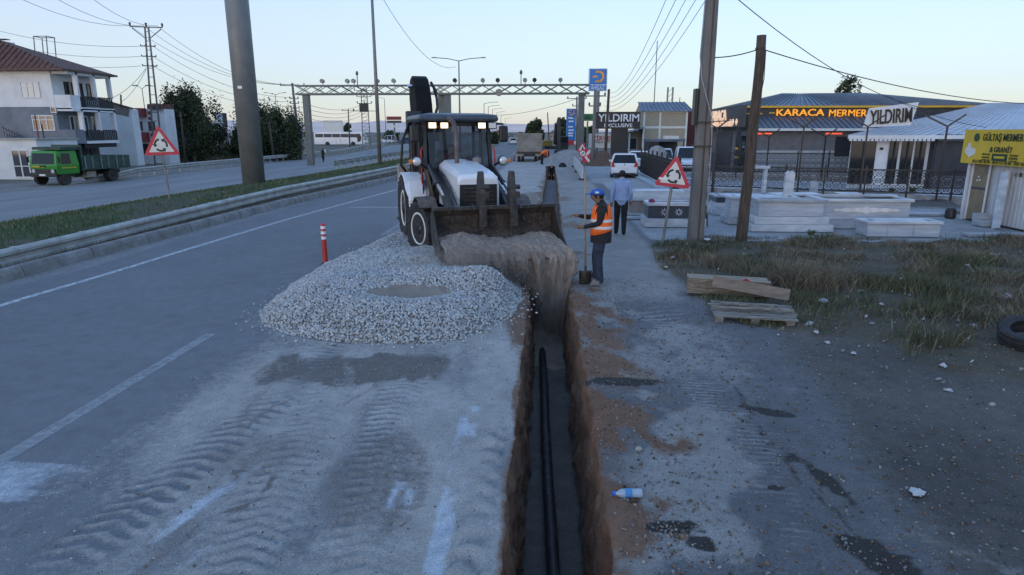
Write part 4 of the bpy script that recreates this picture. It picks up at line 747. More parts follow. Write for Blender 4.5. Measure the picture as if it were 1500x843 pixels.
# ------------------------------------------------------------------ near props
M_WHITE = mat('white_reflector', (.75, .76, .78), .5, var=.05)
def delineator(loc, label, s=1.):
    t = thing('delineator_post', label, 'road post', loc, 0); t.scale = (s,) * 3
    MB().lathe([(.055, 0), (.05, .05), (.045, .5), (.042, .78), (.03, .80)], n=14).build('post', mat('red_plastic_post', (.55, .035, .02), .5, var=.15, dirt=.15), t, smooth=True)
    for z in (.50, .60, .70): MB().lathe([(.0475, z), (.0470, z + .055)], n=14, caps=False).build('reflective_band', M_WHITE, t)
    MB().lathe([(.10, -.01), (.09, .02), (.05, .05)], n=14).build('base', M_TYRE, t)
delineator(G(477, 388), 'red flexible road post with three white bands beside the gravel', 1.14)
for u, v, l in ((704, 262, 'red road post with white bands tilted against the loader side'), (753, 236, 'thin red road post standing left of the grey tipper truck')): delineator(G(u, v), l, 1.2)
M_SIGNR = mat('sign_red', (.48, .02, .045), .45, var=.08); M_SIGNW = mat('sign_white', (.62, .63, .60), .5, var=.06); M_SIGNB = mat('sign_black', (.01, .01, .012), .5); M_GALV = mat('galvanised_post', (.26, .26, .25), .55, .6, var=.25, scale=6, dirt=.2, dcol=(.16, .12, .09))
def tri(r, y, bw=0.): return [(r * math.cos(a), y, r * math.sin(a)) for a in (R(90), R(210), R(330))]
def round_tri(side, rad, n=5):
    h = side / math.sqrt(3); pts = []
    for a in (90, 210, 330):
        c = Vector((math.cos(R(a)), math.sin(R(a)))) * (h - 2 * rad)
        for k in range(n): b_ = R(a - 60 + 120 * k / (n - 1)); pts.append((c.x + rad * math.cos(b_), c.y + rad * math.sin(b_)))
    return pts
def roundabout_sign(label, base, zc, side, rotz, tiltx=0., lean=(0, 0), broken=False):
    t = thing('roundabout_sign', label, 'road sign', base, rotz); t.rotation_euler = (lean[1], lean[0], rotz)
    MB().tube([(0, .04, -.2), (0, .04, zc + side * .3)], .035, 10).build('post', M_GALV, t)
    p = MB().prism([(x, z + zc) for x, z in round_tri(side, .05)], 'y', -.012, .0).build('sign_plate', M_SIGNR, t)
    b = MB(); b.prism([(x, z + zc) for x, z in round_tri(side * .70, .02)], 'y', -.016, -.0125); b.build('sign_face', M_SIGNW, p)
    for k in range(3):
        a0 = R(100 + 120 * k); rr = side * .165; w = side * .028; b = MB(); n = 9; v = []
        for i in range(n): a = a0 + R(72) * i / (n - 1); v += [((rr - w) * math.cos(a), -.0195, zc + (rr - w) * math.sin(a)), ((rr + w) * math.cos(a), -.0195, zc + (rr + w) * math.sin(a))]
        b.add(v, [(2 * i, 2 * i + 1, 2 * i + 3, 2 * i + 2) for i in range(n - 1)])
        a = a0 + R(72); b.add([((rr - 2.6 * w) * math.cos(a), -.0195, zc + (rr - 2.6 * w) * math.sin(a)), ((rr + 2.6 * w) * math.cos(a), -.0195, zc + (rr + 2.6 * w) * math.sin(a)), (rr * math.cos(a + R(30)), -.0195, zc + rr * math.sin(a + R(30)))], [(0, 1, 2)])
        b.build('arrow', M_SIGNB, p)
    if broken: MB().box((-side * .28, -.024, zc - side * .10), (side * .2, .012, side * .06)).build('tape_patch', M_WHITE, p)
    return t
g0 = G(250, 305, 0.0); roundabout_sign('triangular roundabout warning sign standing upright in the grass median', (g0.x, g0.y, float(vz(g0.x, g0.y)) - .1), 2.15, 1.28, R(14), lean=(R(-1.5), 0))
g0 = G(970, 362); roundabout_sign('leaning triangular roundabout warning sign next to the concrete pole', (g0.x, g0.y, .03), 1.76, .92, R(-5), lean=(R(6), R(-2)), broken=True)
# utility poles on the right
M_CPOLE = mat('concrete_pole', (.17, .165, .16), .85, var=.2, scale=3, stretch=(1, 1, .25), bump=.3, dirt=.3, dcol=(.1, .085, .075)); M_WPOLE = mat('weathered_wood_pole', (.105, .08, .062), .9, var=.4, scale=6, stretch=(6, 6, .35), bump=.6, bscale=14)
g0 = G(1018, 352); tp = AT(1043, 0, g0.y); tp2 = g0 + (tp - g0) * 1.25
cp = thing('utility_pole', 'tall square concrete utility pole beside the leaning roundabout sign', 'pole', g0)
b = MB(); d = tp2 - g0; ax = Vector((1, 0, 0)); 
def sq(p, w): return [tuple(p + Vector((sx_ * w, sy_ * w * .8, 0))) for sx_, sy_ in ((-1, -1), (.1, -1), (.1, -.6), (.35, -.6), (.35, -1), (1, -1), (1, 1), (-1, 1))]
b.loft([sq(Vector((0, 0, -.3)), .20), sq(d, .13)]); b.build('shaft', M_CPOLE, cp, bevel=.01)
for f_ in (.40, .50): c = d * (f_ * .8 + .01); MB().box(c, (.46, .40, .035)).build('steel_strap', M_STEEL, cp)
MB().tube([d * .85 + Vector((-.2, -.18, 0)), d * .62 + Vector((-.24, -.2, 0)), d * .55 + Vector((-.16, -.2, 0)), d * .42 + Vector((.17, -.2, 0)), d * .36 + Vector((.2, -.18, 0)), d * .1 + Vector((.22, -.18, 0))], .014, 6).build('cable', mat('grey_cable', (.35, .36, .38), .6), cp)
MB().box(d * .46 + Vector((-.24, 0, 0)), (.08, .3, .9)).build('conduit', M_BLACK, cp)
CPB, CPD = g0.copy(), d.copy()
g0 = G(1086, 354); tp = AT(1116, 52, g0.y); d = tp - g0; wp = thing('utility_pole', 'dark weathered wooden pole standing in front of the white tombs', 'pole', g0)
pts = [Vector((0, 0, -.3)) + (d - Vector((0, 0, -.3))) * (k / 9) + Vector((random.uniform(-.02, .02), 0, 0)) for k in range(10)]
MB().tube(pts, [.155 - .045 * k / 9 + random.uniform(-.006, .006) for k in range(10)], 14).build('shaft', M_WPOLE, wp, smooth=True)
MB().lathe([(.128, -.02), (.128, .02)], d * .94, 'z', 12).build('steel_strap', M_STEEL, wp); MB().tube([d * .93 + Vector((.12, -.05, 0)), d * .8 + Vector((.13, -.1, 0)), d * .6 + Vector((.0, -.16, 0)), d * .45 + Vector((-.2, -.14, 0))], .01, 6).build('cable', M_BLACK, wp)
WPB, WPD = g0.copy(), d.copy()
# plank stacks and pallet
M_PLANK = mat('sawn_planks', (.34, .28, .21), .85, var=.3, scale=8, stretch=(.6, 4, 4), bump=.3, bscale=20); M_PLANK2 = mat('grey_planks', (.26, .235, .20), .9, var=.35, scale=7, stretch=(.6, 4, 4), bump=.4, bscale=20)
g0 = G(1068, 440); bs = thing('plank_stack', 'neat bundle of pale sawn boards lying on the edge of the grass', 'planks', (g0.x + .02, g0.y + .28, gz(g0.x, g0.y)), R(-13))
pm = MB().box((0, 0, 0), (1.36, .10, .017)).mesh('plank', M_PLANK)
for k in range(11):
    for j in range(4):
        if k == 10 and j == 3: continue
        obj('plank', pm, bs, (random.uniform(-.02, .02) + (.02 if j == 0 else 0), -.16 + j * .112 + random.uniform(-.018, .018), .03 + k * .0255), random.uniform(-.014, .014))
g1 = G(1095, 468); ps = thing('pallet', 'broken grey wooden pallet with loose boards in front of the plank bundle', 'pallet', (g1.x + .08, g1.y + .12, gz(g1.x, g1.y)), R(-11))
for y_ in (-.40, 0, .36):
    for x_ in (-.5, .02, .52): MB().box((x_, y_, .045), (.12, .09, .09)).build('block', M_PLANK2, ps)
for k in range(6): MB().box((random.uniform(-.03, .03), -.42 + k * .16, .105), (1.24 + random.uniform(-.05, .05), .10, .022)).build('slat', M_PLANK2, ps, rot=(0, random.uniform(-.01, .01), random.uniform(-.03, .03)))
for k in range(5): MB().box((random.uniform(-.08, .10), -.30 + k * .15, .135 + .025 * k % .06), (random.uniform(.7, 1.2), .06, .03)).build('loose_board', M_PLANK2, ps, rot=(random.uniform(-.2, .2), random.uniform(-.02, .02), random.uniform(-.07, .07)))
g2 = G(1085, 446); tag(MB().box((0, 0, 0), (1.25, .025, .20)).build('board', mat('brown_board', (.21, .165, .125), .85, var=.2, stretch=(.5, 3, 3), scale=6), None, (g2.x + .16, g2.y + .06, .27), rot=(R(-28), R(7), R(-16))), 'single wide brown board leaning between the plank bundle and pallet', 'board')
tag(MB().loft([[(math.cos(a) * r * random.uniform(.7, 1.2), math.sin(a) * r * .6, z) for a in [2 * math.pi * k / 9 for k in range(9)]] for r, z in ((.05, 0), (.08, .03), (.05, .07), (.01, .09))]).build('rag', mat('red_rag', (.35, .03, .03), .9), None, (g2.x + .12, g2.y + .22, .31)), 'crumpled red rag on top of the plank bundle', 'rag')
# tyres at the right edge
def tyre_thing(loc, rot, label):
    b = MB(); b.lathe([(.20, -.09), (.29, -.115), (.325, -.10), (.335, -.06), (.325, -.05), (.337, -.035), (.337, .035), (.325, .05), (.335, .06), (.325, .10), (.29, .115), (.20, .09), (.22, .0), (.20, -.09)], n=36, caps=False)
    for k in range(30): a = 2 * math.pi * k / 30; b.box((.325 * math.cos(a), .325 * math.sin(a), .085), (.03, .02, .04), Matrix.Rotation(a, 3, 'Z'))
    return tag(b.build('tyre', mat('old_tyre', (.02, .021, .023), .75, var=.3, dirt=.25, dcol=(.12, .1, .09)), None, loc, rot=rot, smooth=False), label, 'tyre')
g0 = G(1508, 520); tyre_thing((g0.x + .05, g0.y + .15, gz(g0.x, g0.y) + .20), (R(12), R(-14), 0), 'worn black tyre lying across the top of another tyre')
tyre_thing((g0.x + .28, g0.y - .12, gz(g0.x, g0.y) + .09), (R(-5), R(8), .5), 'worn black tyre lying flat under the other tyre')
# bottle
g0 = G(921, 731); bt = thing('bottle', 'crumpled clear plastic bottle with blue cap beside the trench', 'bottle', (g0.x, g0.y, gz(g0.x, g0.y) + .035), R(5))
M_PET = glass('clear_plastic', (.55, .68, .8), .1, .45)
MB().lathe([(.012, -.115), (.014, -.10), (.034, -.065), (.036, -.03), (.031, .0), (.036, .03), (.035, .06), (.037, .09), (.03, .105), (.01, .108)], axis='x', n=14).build('body', M_PET, bt, smooth=True)
MB().lathe([(.037, -.035), (.037, .02)], axis='x', n=14, caps=False).build('paper_label', mat('blue_label', (.05, .25, .55), .5), bt); MB().lathe([(.016, -.135), (.016, -.112)], axis='x', n=12).build('cap', mat('blue_plastic', (.02, .12, .6), .4), bt)
# loose stones and litter on the right-hand ground
M_CLOD = [mat('clod_brown', (.20, .13, .085), .95, var=.25, scale=15), mat('clod_grey', (.24, .23, .22), .95, var=.25, scale=15), mat('clod_pale', (.34, .32, .29), .95, var=.2, scale=15), mat('clod_dark', (.085, .062, .048), .95, var=.3)]
n = 8000; px = .5 + np.abs(rg.normal(0, .9, n)); py = rg.uniform(3.4, 12.5, n); ext = rg.uniform(size=n) < .42; px[ext] = rg.uniform(.8, 7, ext.sum()); py[ext] = 3.5 + 7 * rg.uniform(size=ext.sum()) ** 1.4
for cu, cv, k in ((985, 780, 130), (965, 800, 60), (880, 440, 60), (1020, 740, 30)): c = G(cu, cv); px = np.append(px, rg.normal(c.x, .09, k)); py = np.append(py, rg.normal(c.y, .07, k))
m3 = 5200; px = np.append(px, 2.0 + 6 * rg.uniform(size=m3) ** 1.1); py = np.append(py, 3.5 + 6.5 * rg.uniform(size=m3) ** 1.2); ok = px > tr(py) + .03; px, py = px[ok], py[ok]; zz = np.array([gz(a, b_) for a, b_ in zip(px, py)]); sz = .004 + .011 * rg.uniform(size=len(px)) ** 3
stuff(obj('pebbles', stones_mesh('pebbles', np.stack([px, py, zz + sz * .3], -1), sz, M_CLOD, mi=rg.choice(4, len(px), p=[.36, .40, .10, .14]), seed=8)), 'scattered pebbles and soil clods on the ground by the trench', 'stones')
n = 2600; px = rg.uniform(-4.2, -.4, n); py = rg.uniform(3.4, 8.4, n); sz = .003 + .006 * rg.uniform(size=n) ** 3
stuff(obj('grit', stones_mesh('grit', np.stack([px, py, sz * .3], -1), sz, [M_ST[1], M_ST[2], M_CLOD[0]], mi=rg.choice(3, n), seed=9)), 'fine grit scattered over the dusty carriageway', 'stones')
for i, (u, v, s, l) in enumerate(((936, 660, .035, 'pale round stone on red soil by the trench edge'), (1123, 826, .022, 'orange brown stone on the grey track right of the bottle'), (1228, 776, .015, 'small orange stone beside the long dark stain'), (1000, 790, .028, 'brown clod in a heap of loose soil clods'), (1453, 593, .035, 'pale stone lying alone on the dirt below the tyres'))):
    c = G(u, v); b = MB(); rr = np.random.default_rng(i); b.loft([[(s * q * math.cos(a) * rr.uniform(.8, 1.25), s * q * .8 * math.sin(a) * rr.uniform(.8, 1.2), s * z) for a in [2 * math.pi * k / 8 for k in range(8)]] for q, z in ((.6, -.3), (1, .1), (.85, .6), (.35, .95))]); tag(b.build('stone', M_CLOD[2 if i in (0, 4) else 0], None, (c.x, c.y, gz(c.x, c.y)), smooth=True), l, 'stone')
M_LIT = mat('white_litter', (.42, .44, .46), .6, var=.12, scale=20); lit = [(1205, 450, .11, 'large crumpled white plastic bag below the dry bush'), (1185, 480, .07, 'torn white paper below the pallet end'), (1195, 492, .06, 'small white wrapper under the torn paper'), (1118, 472, .06, 'white paper scrap on the pallet front edge'), (1212, 503, .06, 'pale flattened cup beside the green tuft'), (1381, 541, .06, 'white carton piece at the green tuft edge'), (1426, 478, .05, 'round white lid with a red rim in the grass'), (1475, 445, .14, 'long torn white sheet in the grass by the tyres'), (1320, 421, .06, 'white scrap in the middle of the grass'), (1345, 727, .07, 'crushed pale plastic on the bare dirt'), (985, 385, .08, 'white litter lump below the leaning sign'), (1035, 358, .10, 'white torn bag at the foot of the concrete pole'), (1250, 518, .05, 'pale scrap by the grass edge'), (1290, 455, .05, 'bluish scrap amid dry stems'), (1415, 400, .06, 'flat white card in far grass'), (1452, 382, .07, 'crumpled white paper near the marble slabs'), (1180, 425, .07, 'grey plastic caught in the dry bush'), (1390, 575, .05, 'whitish chip on the dirt'), (975, 398, .05, 'pale stone-like paper by the path edge')]
for i, (u, v, s, l) in enumerate(lit):
    c = G(u, v); rr = np.random.default_rng(50 + i); b = MB(); hx = []
    for q, z in ((1, 0), (.9, .18), (.55, .4), (.12, .48)): hx.append([(s * q * math.cos(a) * rr.uniform(.45, 1.4), s * q * .7 * math.sin(a) * rr.uniform(.45, 1.4), s * (z + rr.uniform(-.1, .12))) for a in [2 * math.pi * k / 9 for k in range(9)]])
    b.loft(hx); tag(b.build('litter', M_LIT, None, (c.x, c.y, gz(c.x, c.y) + .01 + (.06 if v < 460 else 0)), rr.uniform(0, 6)), l, 'litter', 'litter in the rough grass')
n = 260; px = 2.6 + 9 * rg.uniform(size=n); py = 6.8 + 9.5 * rg.uniform(size=n); ok = px > np.interp(py, [6.3, 7.6, 9.3, 11.3, 16.2], [5, 3.6, 2.9, 2.5, 2.6]); px, py = px[ok], py[ok]; zz = np.array([gz(a, b_) for a, b_ in zip(px, py)])
stuff(obj('litter_scraps', stones_mesh('litter_scraps', np.stack([px, py, zz + .03], -1), rg.uniform(.008, .032, len(px)), [M_LIT, mat('grey_litter', (.25, .26, .28), .7)], .35, rg.choice(2, len(px)), 12)), 'small scraps of pale litter scattered through the rough grass', 'litter')
# ------------------------------------------------------------------ rough grass
def blades(n, px, py, pz, hgt, wid, lean, mats, probs, seed, name):
    r = np.random.default_rng(seed); a = r.uniform(0, 2 * np.pi, n); la = r.uniform(0, 2 * np.pi, n); le = hgt * lean * r.uniform(.2, 1.2, n)
    w = np.stack([np.cos(a), np.sin(a), 0 * a], -1) * (wid / 2)[:, None]; base = np.stack([px, py, pz], -1); dl = np.stack([np.cos(la), np.sin(la), 0 * la], -1)
    mid = base + dl * (le * .35)[:, None] + np.stack([0 * a, 0 * a, hgt * .58], -1); tip = base + dl * le[:, None] + np.stack([0 * a, 0 * a, hgt * r.uniform(.8, 1, n)], -1)
    V = np.stack([base - w, base + w, mid - w * .7, mid + w * .7, tip], 1).reshape(-1, 3); k = 5 * np.arange(n)[:, None]
    T = np.concatenate([k + np.array([0, 1, 3]), k + np.array([0, 3, 2]), k + np.array([2, 3, 4])], 0); mi = np.tile(r.choice(len(mats), n, p=probs), 3)
    return obj(name, tris_mesh(name, V, T, mats, mi))
M_GR = [mat('dry_stem', (.30, .245, .16), .9, var=.3, scale=2), mat('brown_stem', (.155, .118, .08), .9, var=.3, scale=2), mat('green_blade', (.07, .10, .038), .85, var=.3, scale=2), mat('olive_blade', (.13, .125, .06), .85, var=.3, scale=2)]
n = 130000; px = rg.uniform(2.2, 15.5, n); py = 6.6 + 11.2 * rg.uniform(size=n); lim = np.interp(py, [6.3, 6.9, 7.6, 8.7, 9.3, 11.3, 14, 16.0, 17.0, 17.5], [9, 6.6, 4.9, 4.3, 3.2, 2.65, 2.5, 2.7, 3.3, 4.0])
cl = fbm(px * 1.3, py * 1.3, 600); f2 = fbm(px * .45, py * .45, 601); ok = (px > lim - .5 * (cl - .5)) & (cl > rg.uniform(.38, .64, n)) & (px < py * .95) & ((py > 9.2) | (f2 > .5) | (cl > .6)); px, py, cl, f2 = px[ok], py[ok], cl[ok], f2[ok]
green = sst(.46, .60, f2 + .35 * (sst(9.5, 7.5, py)) - .05); dry = rg.uniform(size=len(px)) > green * .75
hgt = (.07 + .26 * cl * rg.uniform(.3, 1, len(px))) * (.55 + .9 * sst(.35, .65, fbm(px * .9, py * .9, 602))) * np.where(py > 15.5, .9, 1)
zz = np.zeros(len(px)); ii = np.searchsorted(YS, py).clip(0, len(YS) - 1)
for r_ in np.unique(ii): k = ii == r_; zz[k] = np.interp(px[k], RIGHT[0][r_], RIGHT[2][r_])
for nm, kk, ms, pr_, ln, lb in (('dry_grass', dry, [M_GR[0], M_GR[1], M_GR[3]], [.42, .38, .2], 1.1, 'matted dry brown grass and weeds on the waste ground'), ('green_grass', ~dry, [M_GR[2], M_GR[3]], [.7, .3], .7, 'tufts of short green grass on the waste ground')):
    stuff(blades(kk.sum(), px[kk], py[kk], zz[kk] - .01, hgt[kk], rg.uniform(.004, .010, kk.sum()) * (1 + py[kk] * .05), ln, ms, pr_, 61, nm), lb, 'grass')
# wiry dry bush
n = 1500; c = G(1175, 428); cx = c.x + rg.normal(0, .42, n); cy = c.y + .2 + rg.normal(0, .30, n)
stuff(blades(n, cx, cy, np.full(n, .05), rg.uniform(.2, .58, n), rg.uniform(.006, .012, n), 1.3, [M_GR[1], M_GR[0]], [.75, .25], 62, 'dry_bush'), 'tangled dry brown bush behind the pallet', 'bush')
# grass in the median
n = 52000; vy = 8 + 60 * rg.uniform(size=n) ** 1.7; t_ = rg.uniform(.1, .96, n); vx = (kerb_x(vy) - .2) + (med_far(vy) - kerb_x(vy) + .2) * t_; nz = fbm(vx * .6, vy * .35, 301); mk = sst(1.0, 2.2, (kerb_x(vy) - vx) + 1.0 * (nz - .5)) * (.25 + .75 * sst(.3, .5, nz)); ok = rg.uniform(size=n) < mk + .06; vx, vy = vx[ok], vy[ok]; m_ = len(vx)
stuff(blades(m_, vx, vy, vz(vx, vy), rg.uniform(.05, .16, m_), rg.uniform(.008, .016, m_) * (1 + vy * .03), .6, [mat('lawn_blade', (.075, .125, .035), .85, var=.3, scale=1), M_GR[3], M_GR[0]], [.68, .2, .12], 63, 'median_grass'), 'short green grass growing on the road median', 'grass')
n = 2600; vy = 8 + 50 * rg.uniform(size=n) ** 1.6; vx = kerb_x(vy) - .22 - np.abs(rg.normal(0, .25, n))
stuff(blades(n, vx, vy, np.full(n, .2), rg.uniform(.05, .17, n), rg.uniform(.008, .016, n), 1.0, [M_GR[0], M_GR[1]], [.6, .4], 64, 'kerb_weeds'), 'dry weeds growing behind the kerb stones', 'weeds')
# ------------------------------------------------------------------ median and left side
M_RAIL = mat('galvanised_rail', (.40, .40, .375), .6, .15, var=.2, scale=2, dirt=.3, dcol=(.17, .14, .11))
def rail_path(fx, fz, y0, y1, step): return [Vector((float(fx(q)), q, float(fz(q)))) for q in np.arange(y0, y1 + .01, step)]
WB = [(.0, .155), (.05, .13), (.075, .10), (.075, .055), (.02, .02), (.02, -.02), (.075, -.055), (.075, -.10), (.05, -.13), (.0, -.155), (-.012, -.15), (.05, -.10), (.055, -.06), (.0, -.02), (.0, .02), (.055, .06), (.05, .10), (-.012, .15)]
def guard_rail(label, path, gzf, side=1, seg=4.0, group=None, pm=1):
    t = thing('guard_rail', label, 'guard rail', (0, 0, 0), 0, group)
    for a, b in zip(path[:-1], path[1:]):
        d = (b - a); n = Vector((d.y, -d.x, 0)).normalized() * side
        ring = lambda p: [tuple(p + n * q * 1.2 + Vector((0, 0, (w - .155) * 1.3))) for q, w in WB]
        MB().loft([ring(a - d * .01), ring(b + d * .006)]).build('rail_beam', M_RAIL, t)
    acc = 0
    for a, b in zip(path[:-1], path[1:]):
        L = (b - a).length; k = max(1, round(L / (2.0 * pm)))
        for i in range(k): p = a.lerp(b, (i + .25) / k); n = Vector(((b - a).y, -(b - a).x, 0)).normalized() * side; g = gzf(p.x, p.y); MB().bb(-.06, .06, -.045, .045, g - .15 - p.z, -.02).build('post', M_RAIL, t, p - n * .09)
    return t
guard_rail('long galvanised guard rail running along the kerb of the median', rail_path(lambda q: kerb_x(q) - np.interp(q, [0, 12, 27, 44], [.42, .45, .75, .85]), lambda q: np.interp(q, [0, 12, 27, 44, 84], [.52, .54, .66, .72, .75]), 2, 82, 4.0), lambda x, y: .2)
guard_rail('second guard rail starting behind the lamp post on the median', rail_path(lambda q: -16.6, lambda q: np.interp(q, [50, 84], [.62, .7]), 50, 84, 4.0), lambda x, y: float(vz(x, y)), -1)
guard_rail('guard rail on the far side of the opposite carriageway', rail_path(lambda q: -34.0 + .0 * q, lambda q: np.interp(q, [44, 52, 60], [-.72, -.05, .0]), 44, 96, 4.0), lambda x, y: -.82)
guard_rail('distant guard rail continuing beside the bus lay-by', rail_path(lambda q: np.interp(q, [100, 140], [-34, -34.5]), lambda q: float(zl(q)) + .78, 100, 140, 5.0), lambda x, y: float(zl(y)))
# big sign column
M_COLM = mat('grey_column_paint', (.175, .185, .185), .5, .1, var=.12, scale=1.5, dirt=.12)
c0 = G(373, 277, -.05); col = thing('sign_column', 'massive round grey column of an overhead road sign', 'sign column', (c0.x, c0.y, -.15))
MB().lathe([(.56, 0), (.56, 15)], n=36, caps=True).build('column', M_COLM, col, smooth=True); MB().lathe([(.78, -.2), (.78, .22), (.74, .25)], n=20).build('base_plate', M_COLM, col)
for k in range(10): a = 2 * math.pi * k / 10; MB().lathe([(.035, .24), (.035, .34)], (.67 * math.cos(a), .67 * math.sin(a), 0), 'z', 6).build('bolt', M_RAIL, col)
MB().tube([(0, 0, 11.6), (6.6, 0, 12.2)], .28, 16).build('cantilever_arm', M_COLM, col, smooth=True)
zb = AT(500, 1, c0.y).z + .15; xb = AT(448, 1, c0.y).x - c0.x; MB().bb(xb, xb + 3.35, -.36, -.30, zb, zb + 3.0).build('sign_panel', mat('blue_sign_panel', (.01, .07, .26), .5), col)
MB().box((.0, -.562, 5.15), (.22, .012, .13)).build('torn_sticker', M_WHITE, col)
# lamp posts
M_LPOST = mat('lamp_post_grey', (.22, .225, .22), .5, .4, var=.15)
def lamp_post(label, base, h, arms, r=.11, group=None, arm=1.9):
    t = thing('street_lamp', label, 'street lamp', base, 0, group); MB().tube([(0, 0, -.3), (0, 0, h * .5), (0, 0, h)], [r, r * .8, r * .55], 10).build('post', M_LPOST, t, smooth=True)
    for a in arms:
        dx, dy = math.cos(a) * arm, math.sin(a) * arm
        MB().tube([(0, 0, h - .05), (dx * .5, dy * .5, h + .22), (dx, dy, h + .32)], r * .4, 6).build('lamp_arm', M_LPOST, t)
        MB().box((dx * 1.12, dy * 1.12, h + .34), (.62, .24, .11), Matrix.Rotation(a, 3, 'Z')).build('lamp_head', M_LPOST, t, bevel=.02)
    return t
b0 = G(557, 247, .0); lamp_post('tall galvanised lamp post in front of the gantry on the median', (b0.x, b0.y, float(vz(b0.x, b0.y)) - .05), 15.2, (0, math.pi), .16)
p0 = AT(672, 89, 82); lamp_post('double armed street lamp rising behind the loader cab', (p0.x, 82, 0), p0.z, (0.05, math.pi + .05), .13, None, 2.7)
p0 = AT(403, 139, 120); lamp_post('double armed street lamp behind the dark trees', (p0.x, 120, -.8), p0.z + .8, (0, math.pi), .1, None, 1.6)
p0 = AT(208, 130, 75); lamp_post('small street lamp behind the red trimmed building', (p0.x, 75, -.8), p0.z + .8, (0, math.pi), .07, None, .7)
p0 = AT(563, 145, 150); lamp_post('street lamp with one curved arm beyond the bus', (p0.x, 150, 0), p0.z, (math.pi,), .1, None, 1.4)
for i in range(6):
    Y_ = 150 + i * 34; p0 = AT(709 + i * 6.2, 152 + i * 4.4, Y_); lamp_post('street lamp in the long row beyond the loader mirror', (p0.x, Y_, 0), p0.z, (0,), .13, 'row of distant street lamps', 2.6)
# lattice pylon with insulators
M_LAT = mat('lattice_steel', (.16, .165, .165), .6, .4, var=.2); M_INS = mat('dark_insulator', (.03, .022, .02), .35)
def pylon(label, base, h, w0, w1, arms, rungs=16):
    t = thing('pylon', label, 'pylon', base)
    for s in (-1, 1): MB().bar((s * w0 / 2, 0, -.2), (s * w1 / 2, 0, h), .10, .14).build('leg', M_LAT, t)
    for k in range(rungs): z = h * (k + .5) / rungs; w = w0 + (w1 - w0) * z / h; MB().bar((-w / 2, 0, z), (w / 2, 0, z), .06).build('rung', M_LAT, t)
    for z, w, nn in arms:
        a = MB().bar((-w / 2, -.08, z), (w / 2, -.08, z), .10).build('crossarm', M_LAT, t)
        for k in range(nn): x = -w / 2 + w * k / (nn - 1); MB().lathe([(.05, 0), (.11, .06), (.05, .1), (.12, .16), (.05, .2), (.13, .26), (.09, .34)], (x, -.08, z + .05), 'z', 8).build('insulator', M_INS, a) if nn < 4 else MB().lathe([(.03, -.05), (.07, .02), (.03, .12)], (x, -.08, z + .05), 'z', 6).build('insulator', M_INS, a)
    return t
g0 = GL(234, 246); py_ = g0.y; zt = lambda v: AT(212, v, py_).z + .8
lean = AT(210, 42, py_).x - g0.x
pylon_o = pylon('lattice electricity pylon with three dark insulators behind the road', (g0.x, g0.y, -.8), zt(40), .95, .36, [(zt(40), 3.3, 3), (zt(68), 1.5, 4), (zt(83), 1.5, 4), (zt(97), 1.5, 4)]); pylon_o.rotation_euler = (0, math.atan2(lean + .35, zt(40)), 0)
for s in (-1, 1): MB().bar((s * 1.5, -.02, zt(42)), (s * .1, -.02, zt(58)), .07).build('brace', M_LAT, pylon_o)
PYL = (g0.x, g0.y, zt(40))
g0 = (AT(536, 190, 118).x, 118, 0.); zz = lambda v: AT(536, v, 118).z
tw = pylon('lattice transformer tower standing right of the white bus', g0, zz(131), 1.5, 1.0, [(zz(133), 3.4, 3), (zz(142), 2.6, 3), (zz(152), 2.6, 3), (zz(163), 4.2, 3)], 18); MB().box((0, -.5, zz(158)), (1.4, 1.1, 1.5)).build('transformer', M_STEEL, tw)
for k in range(14): z0_, z1_ = zz(131) * k / 14, zz(131) * (k + 1) / 14; w = .75 - .25 * k / 14; MB().bar((-w, -.02, z0_), (w * (1 if k % 2 == 0 else 1), -.02, z1_), .05).build('brace', M_LAT, tw)
def wood_pole(label, base, top, arms=(), r=.13, m=None, group=None):
    t = thing('utility_pole', label, 'pole', base, 0, group); d = Vector(top) - Vector(base); MB().tube([Vector((0, 0, -.2)), d * .5, d], [r, r * .85, r * .7], 10).build('shaft', m or M_WPOLE, t, smooth=True)
    for f_, w in arms:
        a = MB().box(d * f_, (w, .10, .10)).build('crossarm', M_LAT, t)
        for s in (-1, 0, 1): MB().lathe([(.04, 0), (.09, .08), (.04, .25)], d * f_ + Vector((s * w * .46, 0, .05)), 'z', 6).build('insulator', M_INS, a)
    return t
g0 = GL(441, 234); wood_pole('leaning concrete pole with a crossarm at the left end of the gantry', g0, AT(428, 122, g0.y), ((.97, 3.4), (.80, 1.2), (.74, 1.2), (.68, 1.2)), .2, M_CPOLE)
for u0, v0, u1, v1, Y_, ar, l in ((272, 240, 264, 165, 74, (), 'bare wooden pole in front of the left dark tree'), (401, 228, 394, 178, 80, (), 'bare wooden pole in front of the right dark tree'), (512, 208, 510, 160, 130, ((.96, 2.6),), 'small wooden pole with crossarm left of the transformer tower'), (411, 200, 408, 157, 120, (), 'thin pole beyond the dark trees'), (303, 215, 303, 156, 130, ((.97, 2.2),), 'thin pole with crossarm behind the small billboard'), (176, 210, 177, 139, 80, (), 'short pole on the roof line of the white gabled building')):
    a = AT(u0, v0, Y_); a.z = -.8; wood_pole(l, a, AT(u1, v1, Y_), ar, .14)
